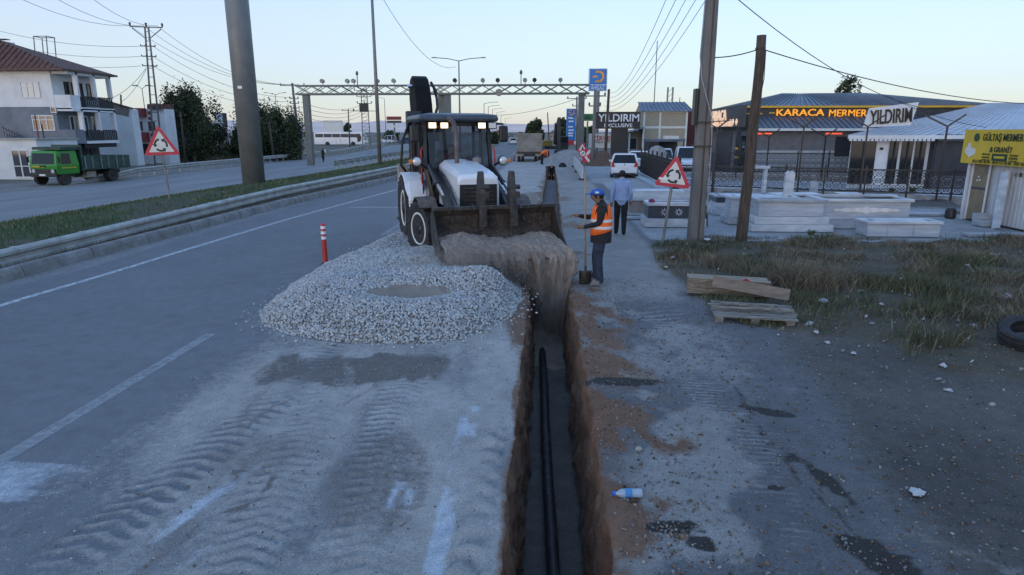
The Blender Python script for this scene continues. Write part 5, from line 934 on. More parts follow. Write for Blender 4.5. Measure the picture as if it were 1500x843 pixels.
# ------------------------------------------------------------------ trees
M_LEAF = [mat('leaf_dark', (.03, .045, .019), .8, var=.35, scale=1.5), mat('leaf_mid', (.055, .08, .03), .8, var=.3, scale=1.5), mat('leaf_light', (.09, .115, .042), .8, var=.3, scale=1.5)]
M_BARK = mat('bark', (.07, .055, .042), .95, var=.35, scale=6, bump=.5)
def tree(name, label, base, h, rx, crown0, nl=7000, leaf=.16, seed=1, group=None, spiky=0., ry=None, trunk=.16, mats=None):
    t = thing(name, label, 'tree', base, 0, group); r = np.random.default_rng(seed); ry = ry or rx
    b = MB(); b.tube([(0, 0, -.2), (.05 * rx, 0, h * .25), (0, .05, h * .5), (.02, 0, h * .85)], [trunk, trunk * .85, trunk * .6, trunk * .15], 8)
    tips = []
    for k in range(26):
        a = r.uniform(0, 6.28); z0 = h * r.uniform(.12, .7); zt_ = min(h * .97, z0 + h * r.uniform(.15, .42)); q = r.uniform(.35, .95); fall = math.sqrt(max(.05, 1 - ((zt_ - (crown0 + (h - crown0) * .38)) / ((h - crown0) * .66)) ** 2))
        tip = Vector((rx * q * fall * math.cos(a), ry * q * fall * math.sin(a), zt_)); tips.append(tip); b.tube([(0, 0, z0), tip * .5 + Vector((0, 0, z0 * .5 + h * .03)), tip], [trunk * .35, trunk * .2, trunk * .06], 5)
    b.build('trunk', M_BARK, t)
    nclu = 70; cc = []
    while len(cc) < nclu:
        a = r.uniform(0, 6.28); z = r.uniform(0, 1); f_ = math.sqrt(max(0, 1 - ((z - .38) / .66) ** 2)); q = math.sqrt(r.uniform(.05, 1)); cc.append((rx * f_ * q * math.cos(a) * r.uniform(.8, 1.12), ry * f_ * q * math.sin(a) * r.uniform(.8, 1.12), crown0 + (h - crown0) * z * r.uniform(.92, 1.03)))
    cc = np.array(cc); ci = r.integers(0, nclu, nl); cr = r.uniform(.10, .24, nclu) * rx
    P_ = cc[ci] + r.normal(0, .55, (nl, 3)) * cr[ci][:, None] * np.array([1, 1, 1 + spiky]); up_ = r.uniform(size=nl) < spiky * .3; P_[up_, 2] += r.uniform(0, .07 * h, up_.sum())
    n1_ = r.normal(size=(nl, 3)); n1_ /= np.linalg.norm(n1_, axis=1)[:, None]; n2_ = np.cross(n1_, r.normal(size=(nl, 3))); n2_ /= np.linalg.norm(n2_, axis=1)[:, None]; s_ = leaf * r.uniform(.6, 1.3, nl)
    V = np.stack([P_ - n1_ * s_[:, None] * .5, P_ + n2_ * s_[:, None] * .3, P_ + n1_ * s_[:, None] * .6, P_ - n2_ * s_[:, None] * .3], 1).reshape(-1, 3); T = (np.arange(nl)[:, None] * 4 + np.arange(4)[None])
    cm = r.choice(3, nclu, p=[.45, .38, .17]); mi = np.where(r.uniform(size=nl) < .6, cm[ci], r.choice(3, nl))
    obj('crown', tris_mesh('crown', V, T, mats or M_LEAF, mi), t); return t
for u, v, top, Y_, wpx, l, sd in ((285, 236, 141, 82, 50, 'large dense bushy tree with spiky outline left of the sign column', 3), (398, 234, 168, 86, 50, 'dark bushy tree right of the sign column', 4), (352, 234, 196, 84, 16, 'low dark shrub between the two bushy trees', 5)):
    g0 = AT(u, v, Y_); h = AT(u, top, Y_).z + .8; tree('tree', l, (g0.x, Y_, -.8), h, wpx / 930 * Y_, .4, 30000 if wpx > 30 else 7000, .27, sd, None, .8)
# low grey wall, dry weeds
M_WALL = mat('grey_render', (.20, .20, .205), .9, var=.25, scale=1.2, bump=.3, dirt=.25, dcol=(.12, .10, .09))
w0, w1 = (-54, 74.), (-36.5, 90.); wl_ = thing('boundary_wall', 'low grey rendered wall with rusty coping in front of the dark trees', 'wall', (w0[0], w0[1], -.85), math.atan2(w1[1] - w0[1], w1[0] - w0[0])); L = math.hypot(w1[0] - w0[0], w1[1] - w0[1])
MB().bb(0, L, -.12, .12, 0, 1.55).build('wall', M_WALL, wl_); MB().bb(L * .33, L, -.16, .16, 1.55, 1.68).build('coping', mat('rusty_coping', (.16, .07, .05), .9, var=.3), wl_)
for x in (5.3, 7.2): MB().bb(x - .1, x + .1, -.3, -.13, 0, 1.75).build('pier', mat('dark_timber', (.03, .028, .027), .9), wl_)
n = 2600; ax = rg.uniform(-51, -37, n); ay = 74 + (ax + 54) * .93 - 2.5 - np.abs(rg.normal(0, 1.5, n)); nn_ = fbm(ax * .7, ay * .7, 640); ok = nn_ > rg.uniform(.35, .7, n); ax, ay = ax[ok], ay[ok]
stuff(blades(len(ax), ax, ay, np.full(len(ax), -.85), rg.uniform(.3, 1.3, len(ax)), rg.uniform(.03, .07, len(ax)), .6, [M_GR[0], M_GR[1]], [.6, .4], 66, 'dry_weeds'), 'tall dry weeds along the foot of the grey wall', 'weeds')
n = 700; ax = rg.normal(-40.0, .9, n); ay = rg.normal(54, 1.2, n); stuff(blades(n, ax, ay, np.full(n, -.85), rg.uniform(.3, 1.1, n), rg.uniform(.02, .05, n), .7, [M_GR[0], M_GR[1]], [.6, .4], 67, 'dry_weeds'), 'clump of dry weeds behind the green truck', 'weeds')
# ------------------------------------------------------------------ windows helper (in XZ plane facing -Y, or in YZ facing +X)
M_FRAME = mat('white_window_frame', (.62, .63, .64), .5, var=.06); M_WGLASS = glass('window_glass', (.05, .06, .07), .05, 1.); M_DGLASS = glass('dark_window_glass', (.012, .014, .017), .06, 1.)
def window(parent, x, z, w, h, y, axis='y', panes=2, gm=None, fr=None, fw=.07, out=.04, transom=0.):
    """a framed window proud of its wall; axis 'y' faces -Y at plane y, axis 'x' faces +X at plane y"""
    fr = fr or M_FRAME; gm = gm or M_WGLASS; b = MB(); s = -1 if axis == 'y' else 1
    def bx(m_, a0, a1, z0, z1, d0, d1):
        if axis == 'y': m_.bb(a0, a1, min(y + s * d0, y + s * d1), max(y + s * d0, y + s * d1), z0, z1)
        else: m_.bb(min(y + s * d0, y + s * d1), max(y + s * d0, y + s * d1), a0, a1, z0, z1)
    bx(b, x, x + w, z, z + fw, 0, out); bx(b, x, x + w, z + h - fw, z + h, 0, out)
    for k in range(panes + 1): xx_ = x + (w - fw) * k / panes; bx(b, xx_, xx_ + fw, z + fw, z + h - fw, 0, out)
    if transom: bx(b, x + fw, x + w - fw, z + h * transom, z + h * transom + fw * .7, 0, out * .96)
    f_ = b.build('window', fr, parent)
    for k in range(panes): g_ = MB(); bx(g_, x + fw + (w - fw) * k / panes, x + (w - fw) * (k + 1) / panes, z + fw, z + h - fw, .004, out * .4); g_.build('pane', gm, f_)
    return f_
# ------------------------------------------------------------------ three storey house
HY = 55.0; hx1 = AT(80, 150, HY).x; hz = lambda v, Y_=HY: AT(80, v, Y_).z + .8; HU = lambda u: AT(u, 150, HY).x - hx1
M_HW = mat('pale_house_render', (.70, .71, .71), .9, var=.1, scale=.7, bump=.2, dirt=.12, dcol=(.4, .38, .35)); M_HG = mat('grey_house_render', (.20, .22, .25), .9, var=.18, scale=.7, bump=.2); M_TILE = mat('red_roof_tiles', (.15, .068, .05), .85, var=.35, scale=3, bump=.5, bscale=12); M_IRON = mat('black_iron', (.012, .012, .014), .6)
ho = thing('house', 'three storey pale house with red tiled roof and side balconies', 'house', (hx1, HY, -.85)); zf = hz(156); ze = hz(101); D = 5.6; WL = -22
MB().bb(WL, 0, 0, D, 2.9, zf).build('wall', M_HG, ho); MB().bb(WL, 0, -.03, D, zf, ze).build('wall', M_HW, ho); MB().bb(WL, -.6, 0, D, 0, 2.9).build('wall', M_HG, ho)
rz = ze; rt = hz(70) + .25; b = MB(); b.add([(WL, -.7, rz), (.8 + .9, -.7, rz), (.8 + .9, D + .7, rz), (WL, D + .7, rz), (WL, D * .5, rt + .9), (-6.5, D * .5, rt + .9)], [(0, 1, 5, 4), (1, 2, 5), (2, 3, 4, 5), (0, 3, 2, 1)])
rf_ = b.build('roof', M_TILE, ho); MB().bb(WL, 1.75, -.78, D + .75, rz - .14, rz + .03).build('eaves_board', mat('brown_fascia', (.12, .075, .055), .8), rf_)
for k in range(24): x = -11 + k * .55; s_ = max(0, min(1, (1.7 - x) / 8.2)); MB().bar((x, -.66, rz + .06), (x - 0.0, -.66 + (D * .5 + .6) * s_, rz + .06 + (rt + .9 - rz) * s_), .09, .06).build('tile_ridge', M_TILE, rf_)
MB().bb(-7.2, -6.1, 3.2, 4.2, rt - .9, rt + .75).build('chimney', M_HW, rf_); MB().bb(-7.0, -6.3, 3.4, 4.0, rt + .95, rt + 1.02).build('chimney_cowl', M_IRON, rf_)
MB().box((-5.0, 1.9, rz + 1.05), (.8, .8, .16), Matrix.Rotation(R(14), 3, 'X')).build('skylight', M_WGLASS, rf_)
fr_ = MB(); 
for x in (-4.6, -3.4):
    for y_ in (4.5, 5.5): fr_.bar((x, y_, rt - .6), (x + .15, y_, rt + 1.35), .06)
fr_.bar((-4.5, 4.5, rt + 1.35), (-3.2, 4.5, rt + 1.35), .06).bar((-4.5, 5.5, rt + 1.35), (-3.2, 5.5, rt + 1.35), .06).bar((-4.5, 4.5, rt + 1.35), (-4.5, 5.5, rt + 1.35), .06).bar((-3.2, 4.5, rt + 1.35), (-3.2, 5.5, rt + 1.35), .06).build('antenna_frame', M_LAT, rf_)
window(ho, HU(34), hz(143), HU(62) - HU(34), hz(119) - hz(143), -.03, 'y', 3, glass('painted_sky_glass', (.5, .52, .5), .25, 1.), None, .09, .07, .68)  # pale glass colour, bright sky reflection painted into this window
window(ho, HU(43), hz(191), HU(75) - HU(43), hz(168) - hz(191), 0, 'y', 3, None, None, .09, .07, .68); window(ho, HU(73), hz(165), .5, .5, 0, 'y', 1, M_DGLASS, None, .06, .09)
MB().bar((HU(8), -.5, hz(200)), (HU(48), -.5, hz(222)), .5, .25, up=(0, 1, 0)).build('stair_flight', M_HG, ho)
for k in range(12): f_ = k / 11; MB().box((HU(8 + 40 * f_), -.72, hz(192 + 20 * f_)), (.03, .03, .9)).build('stair_baluster', M_IRON, ho)
MB().bar((HU(6), -.72, hz(186)), (HU(48), -.72, hz(208)), .05).build('stair_handrail', M_IRON, ho)
M_AWN = M_HW
for zf_, zt_, nm in ((2.9, zf, 0), (zf, ze, 1)):             # balcony floor slabs, parapets, openings on the road-facing side
    sl = MB().bb(0, 1.5, 1.2, D, zf_ - .22, zf_).build('balcony_slab', M_HW, ho); MB().bb(0, 1.45, .0, 1.2, zf_ - .2, zf_ + 1.0).build('balcony_end', M_HW if nm else M_HG, ho)
    MB().bar((1.45, 1.2, zf_ + .95), (1.45, D, zf_ + .95), .06).build('balcony_rail', M_IRON, sl)
    for k in range(17): MB().bb(1.42, 1.47, 1.25 + k * .255, 1.4 + k * .255, zf_ + .05, zf_ + .92).build('balcony_bar', M_IRON, sl)
    for y_ in (1.0, 3.2, D - .26): MB().bb(1.15, 1.5, y_, y_ + .25, zf_ + .9, zt_ - .15).build('pillar', M_HW, ho)
    MB().bb(.1, 1.5, .0, D, zt_ - .35, zt_ - .1).build('beam', M_HW, ho)
    for k, y_ in enumerate((1.4, 2.7, 4.2)): window(ho, y_, zf_ + (.1 if k == 1 else .8), 1.0, 2.1 if k == 1 else 1.4, 0, 'x', 2, M_DGLASS, M_IRON if nm else M_FRAME, .08, .06)
MB().bb(-.6, 1.2, 1.2, D, 2.3, 2.68).build('soffit', M_IRON, ho)
for k in range(3): MB().bb(-.59, -.5, 1.4 + k * 1.4, 2.5 + k * 1.4, .3, 2.1).build('shutter', M_IRON, ho)
# white lean-to in front of the house
wn = thing('white_annex', 'low white annex with a glazed door beside the green truck', 'annex', (AT(0, 250, 49).x - 5, 49, -.85)); aw = AT(60, 250, 49).x - AT(0, 250, 49).x + 5
MB().bb(0, aw, 0, 4.5, 0, 3.1).build('wall', M_HW, wn); MB().bb(-.1, aw + .15, -.15, 4.6, 3.1, 3.2).build('roof', M_RAIL, wn); window(wn, 5 + AT(21, 250, 49).x - AT(0, 250, 49).x, .15, 1.4, 2.2, 0, 'y', 2, None, None, .1, .06, .4)
MB().tube([(aw - 4.2, -.2, -.1), (aw - 4.9, -.2, 6.5)], .05, 6).build('drainpipe', M_FRAME, wn)
for u, v0, v1, l, c_ in ((58, 210, 168, 'rusty red thin pole standing behind the green truck cab', (.18, .05, .04)), (66, 212, 182, 'dark thin pole standing behind the green truck cab', (.05, .05, .06))): a = AT(u, v0, 50); tag(MB().tube([(0, 0, -.9 - a.z + .0), (.0, 0, AT(u, v1, 50).z - a.z)], .05, 6).build('pole', mat('p' + str(u), c_, .7), None, a), l, 'pole')
# gabled white building and red-trimmed building
gy = 70.; gx0, gx1 = AT(150, 190, gy).x, AT(196, 190, gy).x; gb = thing('gabled_building', 'windowless white gabled building behind the house', 'building', (gx0 - 3, gy, -.85)); W_ = gx1 - gx0 + 3; zz = lambda v: AT(170, v, gy).z + .85
MB().prism([(0, 0), (W_, 0), (W_, zz(161)), (3.2, zz(146)), (0, zz(148))], 'y', 0, 1.2).build('wall', M_HW, gb); MB().bar((3, 0, zz(146) + .1), (W_ + .2, 0, zz(161) + .1), .25, .16).build('verge_trim', M_TILE, gb); MB().box((W_ * .62, -.02, zz(158)), (W_ * .7, .02, 1.0), Matrix.Rotation(R(12), 3, 'Y')).build('peeled_render', mat('bare_brick', (.26, .22, .19), .9, var=.3, scale=3), gb)
rx0, rx1 = AT(194, 190, 74).x, AT(244, 190, 74).x; rb = thing('shop_building', 'small building with faded red balcony and red canopy', 'building', (rx0, 74, -.85)); W_ = rx1 - rx0; zz = lambda v: AT(200, v, 74).z + .85; M_FRED = mat('faded_red', (.26, .055, .05), .8, var=.25, scale=2)
MB().bb(0, W_, 0, 2, 0, zz(160)).build('wall', M_HW, rb); MB().bb(-.05, W_ * .48, -.9, 0, zz(172), zz(159)).build('red_canopy', M_FRED, rb); MB().bb(-.05, W_ * .48, -1.3, 0, zz(208), zz(194)).build('red_balcony', M_FRED, rb); MB().bb(.4, W_ * .42, -.02, .02, zz(226), zz(211)).build('dark_doorway', M_IRON, rb)
for k in range(2): window(rb, .4 + k * 1.5, zz(193), 1.0, 1.2, 0, 'y', 1)
for k in range(9): MB().bb(W_ * .52, W_ * .62, -.06, 0, zz(224) + k * .62, zz(224) + k * .62 + .35).build('quoin', M_FRED, rb)
MB().bb(W_ * .6, W_, -.5, 2, zz(160), zz(153)).build('roof', M_TILE, rb)
# billboard on a stalk
by = 95.; bb_ = thing('billboard', 'small white billboard standing behind the dark bushy trees', 'billboard', (AT(324, 180, by).x, by, -.8), R(-22)); zz = lambda v: AT(320, v, by).z + .8
MB().tube([(0, 0, 0), (0, 0, zz(187))], .14, 8).build('post', M_LPOST, bb_); MB().bb(-1.0, 1.0, -.25, .25, zz(187), zz(166)).build('panel', mat('black_panel', (.03, .03, .035), .5), bb_); MB().bb(-.92, .7, -.27, -.255, zz(186), zz(167)).build('poster', mat('pale_poster', (.52, .57, .62), .6, c2=(.25, .36, .48), scale=1.5), bb_)
# ------------------------------------------------------------------ marble yard: tombs
M_MAR = mat('white_marble', (.58, .60, .62), .45, c2=(.30, .335, .375), scale=1.6, stretch=(1, 1, 3)); M_MAR3 = mat('side_shade_marble', (.47, .50, .54), .45, c2=(.27, .30, .35), scale=2.4, stretch=(.5, 1, 4)); M_MAR2 = mat('grey_marble', (.40, .43, .46), .5, c2=(.22, .25, .29), scale=2.2, stretch=(1, 1, 3)); M_NAVY = mat('dark_granite', (.028, .034, .048), .3, c2=(.06, .068, .085), scale=30); M_BROWNG = mat('brown_granite', (.27, .22, .20), .5, c2=(.17, .14, .13), scale=5); M_SOILIN = mat('tomb_soil', (.075, .055, .045), .95)  # third marble: darker copy for side slabs, their shade put into the colour
def tomb(label, x0, x1, y0, y1, tiers, hollow=True, head=None, rot=0., name='tomb'):
    """tiers: (inset, z0, z1, material, part name); each tier is four slabs"""
    t = thing(name, label, 'tomb', ((x0 + x1) / 2, (y0 + y1) / 2, 0.02), rot); hx, hy = (x1 - x0) / 2, (y1 - y0) / 2
    for ins, z0, z1, m, nm in tiers:
        a, b_ = hx - ins, hy - ins; k = .06 if nm != 'kerb_frame' else .16
        pts_ = [((-a, a), (-b_, -b_ + k)), ((-a, a), (b_ - k, b_)), ((-a, -a + k), (-b_ + k, b_ - k)), ((a - k, a), (-b_ + k, b_ - k))]
        for i, ((p, q), (r_, s_)) in enumerate(pts_): MB().bb(p, q, r_, s_, z0, z1 - .002).build(nm, m, t, bevel=.008)
        if nm == 'step': MB().bb(-a + k, a - k, -b_ + k, b_ - k, z0, z1 - .006).build('step_top', m, t)
    z = tiers[-1][2]; MB().bb(-hx + .3, hx - .3, -hy + .25, hy - .25, .05, z - (.10 if hollow else .0)).build('soil_fill' if hollow else 'cover_slab', M_SOILIN if hollow else tiers[-1][3], t)
    if head:
        px_, w, h, m, shape = head; pr_ = [(-w / 2, 0), (w / 2, 0), (w / 2, h * .9), (w * .25, h), (0, h * .96), (-w * .25, h), (-w / 2, h * .9)] if shape else [(-w / 2, 0), (w / 2, 0), (w / 2, h * .85), (w * .3, h * .97), (0, h), (-w * .3, h * .97), (-w / 2, h * .85)]
        MB().prism([(p + px_, q + z) for p, q in pr_], 'y', -.06, .06).build('headstone', m, t, bevel=.008)
    return t
TA = tomb('navy granite tomb with white star inlays behind the concrete pole', 3.05, 4.90, 19.5, 20.45, [(0, 0, .26, M_MAR, 'step'), (.10, .26, .64, M_NAVY, 'side_slab'), (.06, .64, .74, M_MAR, 'kerb_frame')], True, (.78, .26, .70, M_MAR2, 0))
def star(parent, x, z, y, r=.13):
    for k in range(8): a = math.pi * k / 4; b = MB(); b.add([(x + .03 * math.cos(a), y, z + .03 * math.sin(a)), (x + r * .55 * math.cos(a - .28), y, z + r * .55 * math.sin(a - .28)), (x + r * math.cos(a), y, z + r * math.sin(a)), (x + r * .55 * math.cos(a + .28), y, z + r * .55 * math.sin(a + .28))], [(0, 1, 2, 3)]); b.build('star_inlay', M_MAR, parent)
for x in (-.33, .10, .58): star(TA, x, .45, -.382)
MB().prism([(.86, .02), (1.02, .02), (1.0, .35), (.95, .66), (.80, .66), (.90, .3)], 'y', -.3, .1).build('broken_slab', M_NAVY, TA)
tag(MB().lathe([(.10, 0), (.09, .06), (.03, .10)], n=9).build('flower_bundle', mat('magenta_petals', (.25, .03, .08), .8), None, (3.25, 19.68, .77)), 'small red flower bundle on the navy star tomb', 'flowers')
tomb('brown granite tomb with thick white marble top', 2.85, 4.95, 22.2, 23.1, [(0, 0, .10, M_MAR2, 'step'), (.10, .10, .52, M_BROWNG, 'side_slab'), (.02, .52, .62, M_MAR, 'kerb_frame'), (.08, .62, .86, M_MAR, 'kerb_frame')], False)
tag(MB().bb(-.1, .1, -.06, .06, 0, 1.05).build('marble_post', M_MAR, None, (4.75, 21.7, .02), bevel=.01), 'upright white marble block beside the brown granite tomb', 'marble')
C_ = tomb('low white stepped tomb with dark granite cover and twin columns', 5.9, 8.1, 22.6, 23.8, [(0, 0, .22, M_MAR, 'step'), (.12, .22, .42, M_MAR, 'step'), (.10, .42, .60, M_NAVY, 'side_slab'), (.05, .60, .67, M_MAR2, 'kerb_frame')], False)
for x in (.30, .82): MB().bb(x, x + .12, .3, .5, .67, 1.55).build('column', M_MAR, C_, bevel=.01)
MB().bb(.24, 1.0, .26, .54, 1.55, 1.64).build('lintel', M_MAR, C_)
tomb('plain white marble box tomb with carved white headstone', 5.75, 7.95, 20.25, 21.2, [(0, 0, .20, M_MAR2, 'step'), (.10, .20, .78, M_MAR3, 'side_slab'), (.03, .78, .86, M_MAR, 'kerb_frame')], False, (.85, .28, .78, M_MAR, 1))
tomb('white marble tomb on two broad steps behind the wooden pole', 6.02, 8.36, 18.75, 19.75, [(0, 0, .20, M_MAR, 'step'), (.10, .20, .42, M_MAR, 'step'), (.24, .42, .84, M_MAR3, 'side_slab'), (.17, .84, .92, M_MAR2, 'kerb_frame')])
tomb('dark granite tomb with grey headstone in front of the fence', 7.9, 10.0, 23.2, 24.1, [(0, 0, .12, M_MAR2, 'step'), (.08, .12, .34, M_NAVY, 'side_slab'), (.02, .34, .44, M_NAVY, 'kerb_frame')], False, (.72, .26, .68, M_MAR2, 0))
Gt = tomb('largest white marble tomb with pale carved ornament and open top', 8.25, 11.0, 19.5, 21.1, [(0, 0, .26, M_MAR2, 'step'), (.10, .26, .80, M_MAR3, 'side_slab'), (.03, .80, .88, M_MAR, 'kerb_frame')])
b = MB(); n_ = 40; v = []
for i in range(n_ + 1): u = i / n_; w = .02 + .055 * abs(math.sin(u * math.pi)) ** .4 * (.5 + .5 * abs(math.cos(u * math.pi * 5))) + .07 * math.exp(-((u - .5) / .03) ** 2); v += [(-.95 + 1.9 * u, -.728, .55 - w), (-.95 + 1.9 * u, -.728, .55 + w)]
b.add(v, [(2 * i, 2 * i + 2, 2 * i + 3, 2 * i + 1) for i in range(n_)]); b.build('ornament', mat('pale_ornament', (.72, .72, .70), .6), Gt)
for i, (x, y_, w, d, r_) in enumerate(((-1.5, .9, 1.5, .7, .1), (.9, .3, .9, .35, .2), (.2, .95, .7, .5, -.1))): tag(MB().box((0, 0, .03), (w, d, .05)).build('marble_slab', M_MAR, None, (9.6 + x, 20.3 + y_, .88 if i else .86), r_, bevel=.006), ('loose pale slab lying across the back of the largest tomb', 'broken slab resting on the right rim of the largest tomb', 'small white slab lying on the largest tomb rim')[i], 'marble slab')
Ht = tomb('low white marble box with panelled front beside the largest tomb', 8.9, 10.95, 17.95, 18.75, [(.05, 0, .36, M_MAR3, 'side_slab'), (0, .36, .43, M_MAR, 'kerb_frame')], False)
for x in (-.45, .25): MB().bb(x, x + .03, -.362, -.346, .01, .355).build('panel_joint', M_MAR2, Ht)
for i, (u, v_, w, d, l) in enumerate(((1345, 316, 1.6, .5, 'flat marble offcut on the yard floor behind the low white box'), (1470, 347, 2.2, .35, 'long narrow marble strip lying in front of the container shop'), (928, 322, .5, .25, 'small broken marble piece beside the navy tomb'), (1340, 313, 1.4, .7, 'brown plank platform at the container shop door'))):
    g0 = G(u, v_); tag(MB().box((0, 0, .04), (w, d, .08)).build('marble_slab' if i != 3 else 'wooden_platform', M_MAR2 if i != 3 else M_PLANK2, None, (g0.x + (2.2 if i == 3 else 0), g0.y, .02), .05 * i, bevel=.008), l, 'marble slab' if i != 3 else 'platform')
# broad-leaved weeds
for i, (u, v_, s, l) in enumerate(((1198, 338, .3, 'broad leaved green weed in front of the stepped white tomb'), (1188, 345, .2, 'smaller broad leaved weed at the grass edge by the white tomb'), (1335, 285, .4, 'green weeds growing on the bank under the fence'), (1305, 286, .3, 'low weed tuft under the fence posts'), (1000, 283, .35, 'round green shrub behind the brown granite tomb'), (960, 333, .2, 'dry weed tuft at the navy tomb corner'))):
    g0 = G(u, v_); n = 46; a = rg.uniform(0, 6.28, n); q = blades(n, g0.x + .05 * np.cos(a), g0.y + .05 * np.sin(a), np.full(n, gz(g0.x, g0.y) - .01), rg.uniform(.4, 1, n) * s, rg.uniform(.04, .08, n), 1.1, [M_GR[2] if i < 5 else M_GR[0]], [1.], 70 + i, 'weed'); tag(q, l, 'weed')
# ------------------------------------------------------------------ ornate fences
M_FENCE = mat('black_fence_paint', (.012, .012, .014), .5, var=.2)
def lattice_mesh(w, h, nx, ny):
    b = MB(); cw, chh = w / nx, h / ny
    for i in range(nx):
        for j in range(ny):
            cx, cz = (i + .5) * cw, (j + .5) * chh; r_ = min(cw, chh) * .36
            b.tube([(cx + r_ * math.cos(a), 0, cz + r_ * math.sin(a)) for a in [2 * math.pi * k / 8 for k in range(9)]], .014, 4, caps=False)
            for sx_, sz_ in ((1, 1), (1, -1)): b.bar((cx - cw / 2 * sx_, 0, cz - chh / 2 * sz_), (cx + cw / 2 * sx_, 0, cz + chh / 2 * sz_), .02)
    for i in range(1, nx): b.bar((i * cw, 0, 0), (i * cw, 0, h), .016)
    b.bar((0, 0, h * .5), (w, 0, h * .5), .016); return b.mesh('lattice', M_FENCE)
def y_post(parent, p, h, s=1.):
    q = MB().bar((0, 0, 0), (0, 0, h), .07).build('tall_post', M_FENCE, parent, p); MB().bar((0, 0, h - .03), (-.85 * s, 0, h + .42), .06).build('post_arm', M_FENCE, q); MB().bar((0, 0, h - .03), (.55 * s, 0, h + .42), .06).build('post_arm', M_FENCE, q)
def fence(label, a, b_, z0, h, n, tall=(), low=.32, nx=5, ny=3, hh=3.0, solid=0):
    a, b_ = Vector(a), Vector(b_); d = b_ - a; L = d.length; t = thing('ornate_fence', label, 'fence', (a.x, a.y, 0), math.atan2(d.y, d.x)); w = L / n
    MB().bb(0, L, -.13, .13, -.1, z0).build('base_wall', mat('fence_base_concrete', (.33, .33, .33), .9, var=.25, dirt=.3, dcol=(.2, .18, .15)), t)
    lm = lattice_mesh(w - .08, h - .22, nx, ny)
    for k in range(n + 1): MB().bb(k * w - .035, k * w + .035, -.16, -.09, z0 - .28, z0 + h + .08).build('post', M_FENCE, t)
    for k in range(n):
        obj('lattice', lm, t, (k * w + .04, -.1, z0 + .12)); MB().bb(k * w + .036, (k + 1) * w - .036, -.13, -.08, z0 + .06, z0 + .12).build('bottom_rail', M_FENCE, t); MB().bb(k * w + .036, (k + 1) * w - .036, -.13, -.08, z0 + h - .10, z0 + h - .04).build('top_rail', M_FENCE, t)
    for x, hz_ in tall: y_post(t, (x, -.2, z0 - .2), hz_)
    return t
fence('black ornate lattice fence on a low wall behind the tombs', (6.3, 30.7), (17.7, 26.0), .34, 1.05, 8, ((1.6, 2.9), (5.15, 2.95), (7.55, 2.95), (10.3, 2.95)))
fence('second black lattice fence in front of the grey shop wall', (9.6, 39.2), (19.8, 38.2), .5, 1.2, 6, ((3.4, 2.3), (6.5, 2.3), (.2, 2.3)), hh=2.4)
sf = thing('bar_fence', 'black fence of plain vertical bars beside the white hatchback', 'fence', (6.3, 30.75, 0), R(88.5)); 
for z in (.25, 1.35): MB().bar((0, 0, z), (15.5, 0, z), .05).build('rail', M_FENCE, sf)
for k in range(90): MB().bar((k * .172, 0, .1), (k * .172, 0, 1.5 + (.25 if k % 11 == 0 else 0)), .03 if k % 11 else .09).build('bar', M_FENCE, sf)
tag(MB().bb(0, .5, 0, 15.6, 0, .12).build('kerb_edge', M_MAR2, None, (5.7, 30.7, 0)), 'pale paved edge strip at the foot of the bar fence', 'kerb')
yd = MB().bb(0, 1, 0, 1, 0, 1); yard2 = sheet('yard', [(6.4, 31), (17.6, 26.3), (34, 26.3), (34, 60), (6.6, 60)], mat('red_yard_paving', (.46, .47, .49), .85, c2=(.30, .28, .28), scale=.35), .03)
# ------------------------------------------------------------------ amber-lettered shop
M_DGREY = mat('anthracite_cladding', (.05, .052, .056), .6, var=.2, scale=1.5); M_SEAM = mat('blue_grey_metal_roof', (.135, .16, .20), .5, .4, var=.18, scale=1.2); M_AMB = mat('amber_lit_letters', (.75, .33, .03), .5, emit=(1., .36, .02), es=.13, var=.03); M_YEL = mat('yellow_fascia', (.62, .36, .03), .5, var=.1); M_SIDING = mat('pale_plank_siding', (.40, .41, .42), .7, var=.1); M_GREYW = mat('grey_shop_wall', (.15, .15, .16), .8, var=.15); M_WARM = mat('warm_lit_letters', (.9, .7, .5), .5, emit=(1., .6, .35), es=.09, var=.02); M_REDL = mat('red_downlight', (.8, .1, .05), .5, emit=(1., .12, .06), es=.2, var=.02)
KY = 42.0; kx0 = AT(1099, 220, KY).x; kx1 = 29.0; ks = thing('marble_shop', 'grey marble shop with amber illuminated name and metal hip roof', 'shop', (kx0, KY, 0)); KX = lambda u, Y_=KY, v=180: AT(u, v, Y_).x - kx0; KZ = lambda v, Y_=KY: AT(1180, v, Y_).z; KD = 9.5
MB().bb(0, kx1 - kx0, 0, KD, 0, KZ(191)).build('wall', M_GREYW, ks)
for k in range(6): MB().bb(.02, kx1 - kx0, -.03, 0, .1 + k * .27, .355 + k * .27).build('siding_plank', M_SIDING, ks)
MB().bb(-.15, kx1 - kx0, 1.6, KD, KZ(191) - .02, KZ(158, 44)).build('parapet', M_DGREY, ks)
def seamed(parent, quad, n, name='roof', m=None, rib=.07):
    a, b_, c, d = [Vector(p) for p in quad]; q = MB().add([a, b_, c, d], [(0, 1, 2, 3)]).build(name, m or M_SEAM, parent); nn = (b_ - a).cross(d - a).normalized()
    if nn.z < 0: nn = -nn
    r_ = MB()
    for k in range(n + 1): f_ = k / n; p, w = a.lerp(b_, f_) + nn * rib * .4, d.lerp(c, f_) + nn * rib * .4; r_.bar(p, w, rib, rib, up=nn) if (w - p).length > .05 else None
    st = r_.build('standing_seams', m or M_SEAM, q); stuff(st); return q
W_ = kx1 - kx0
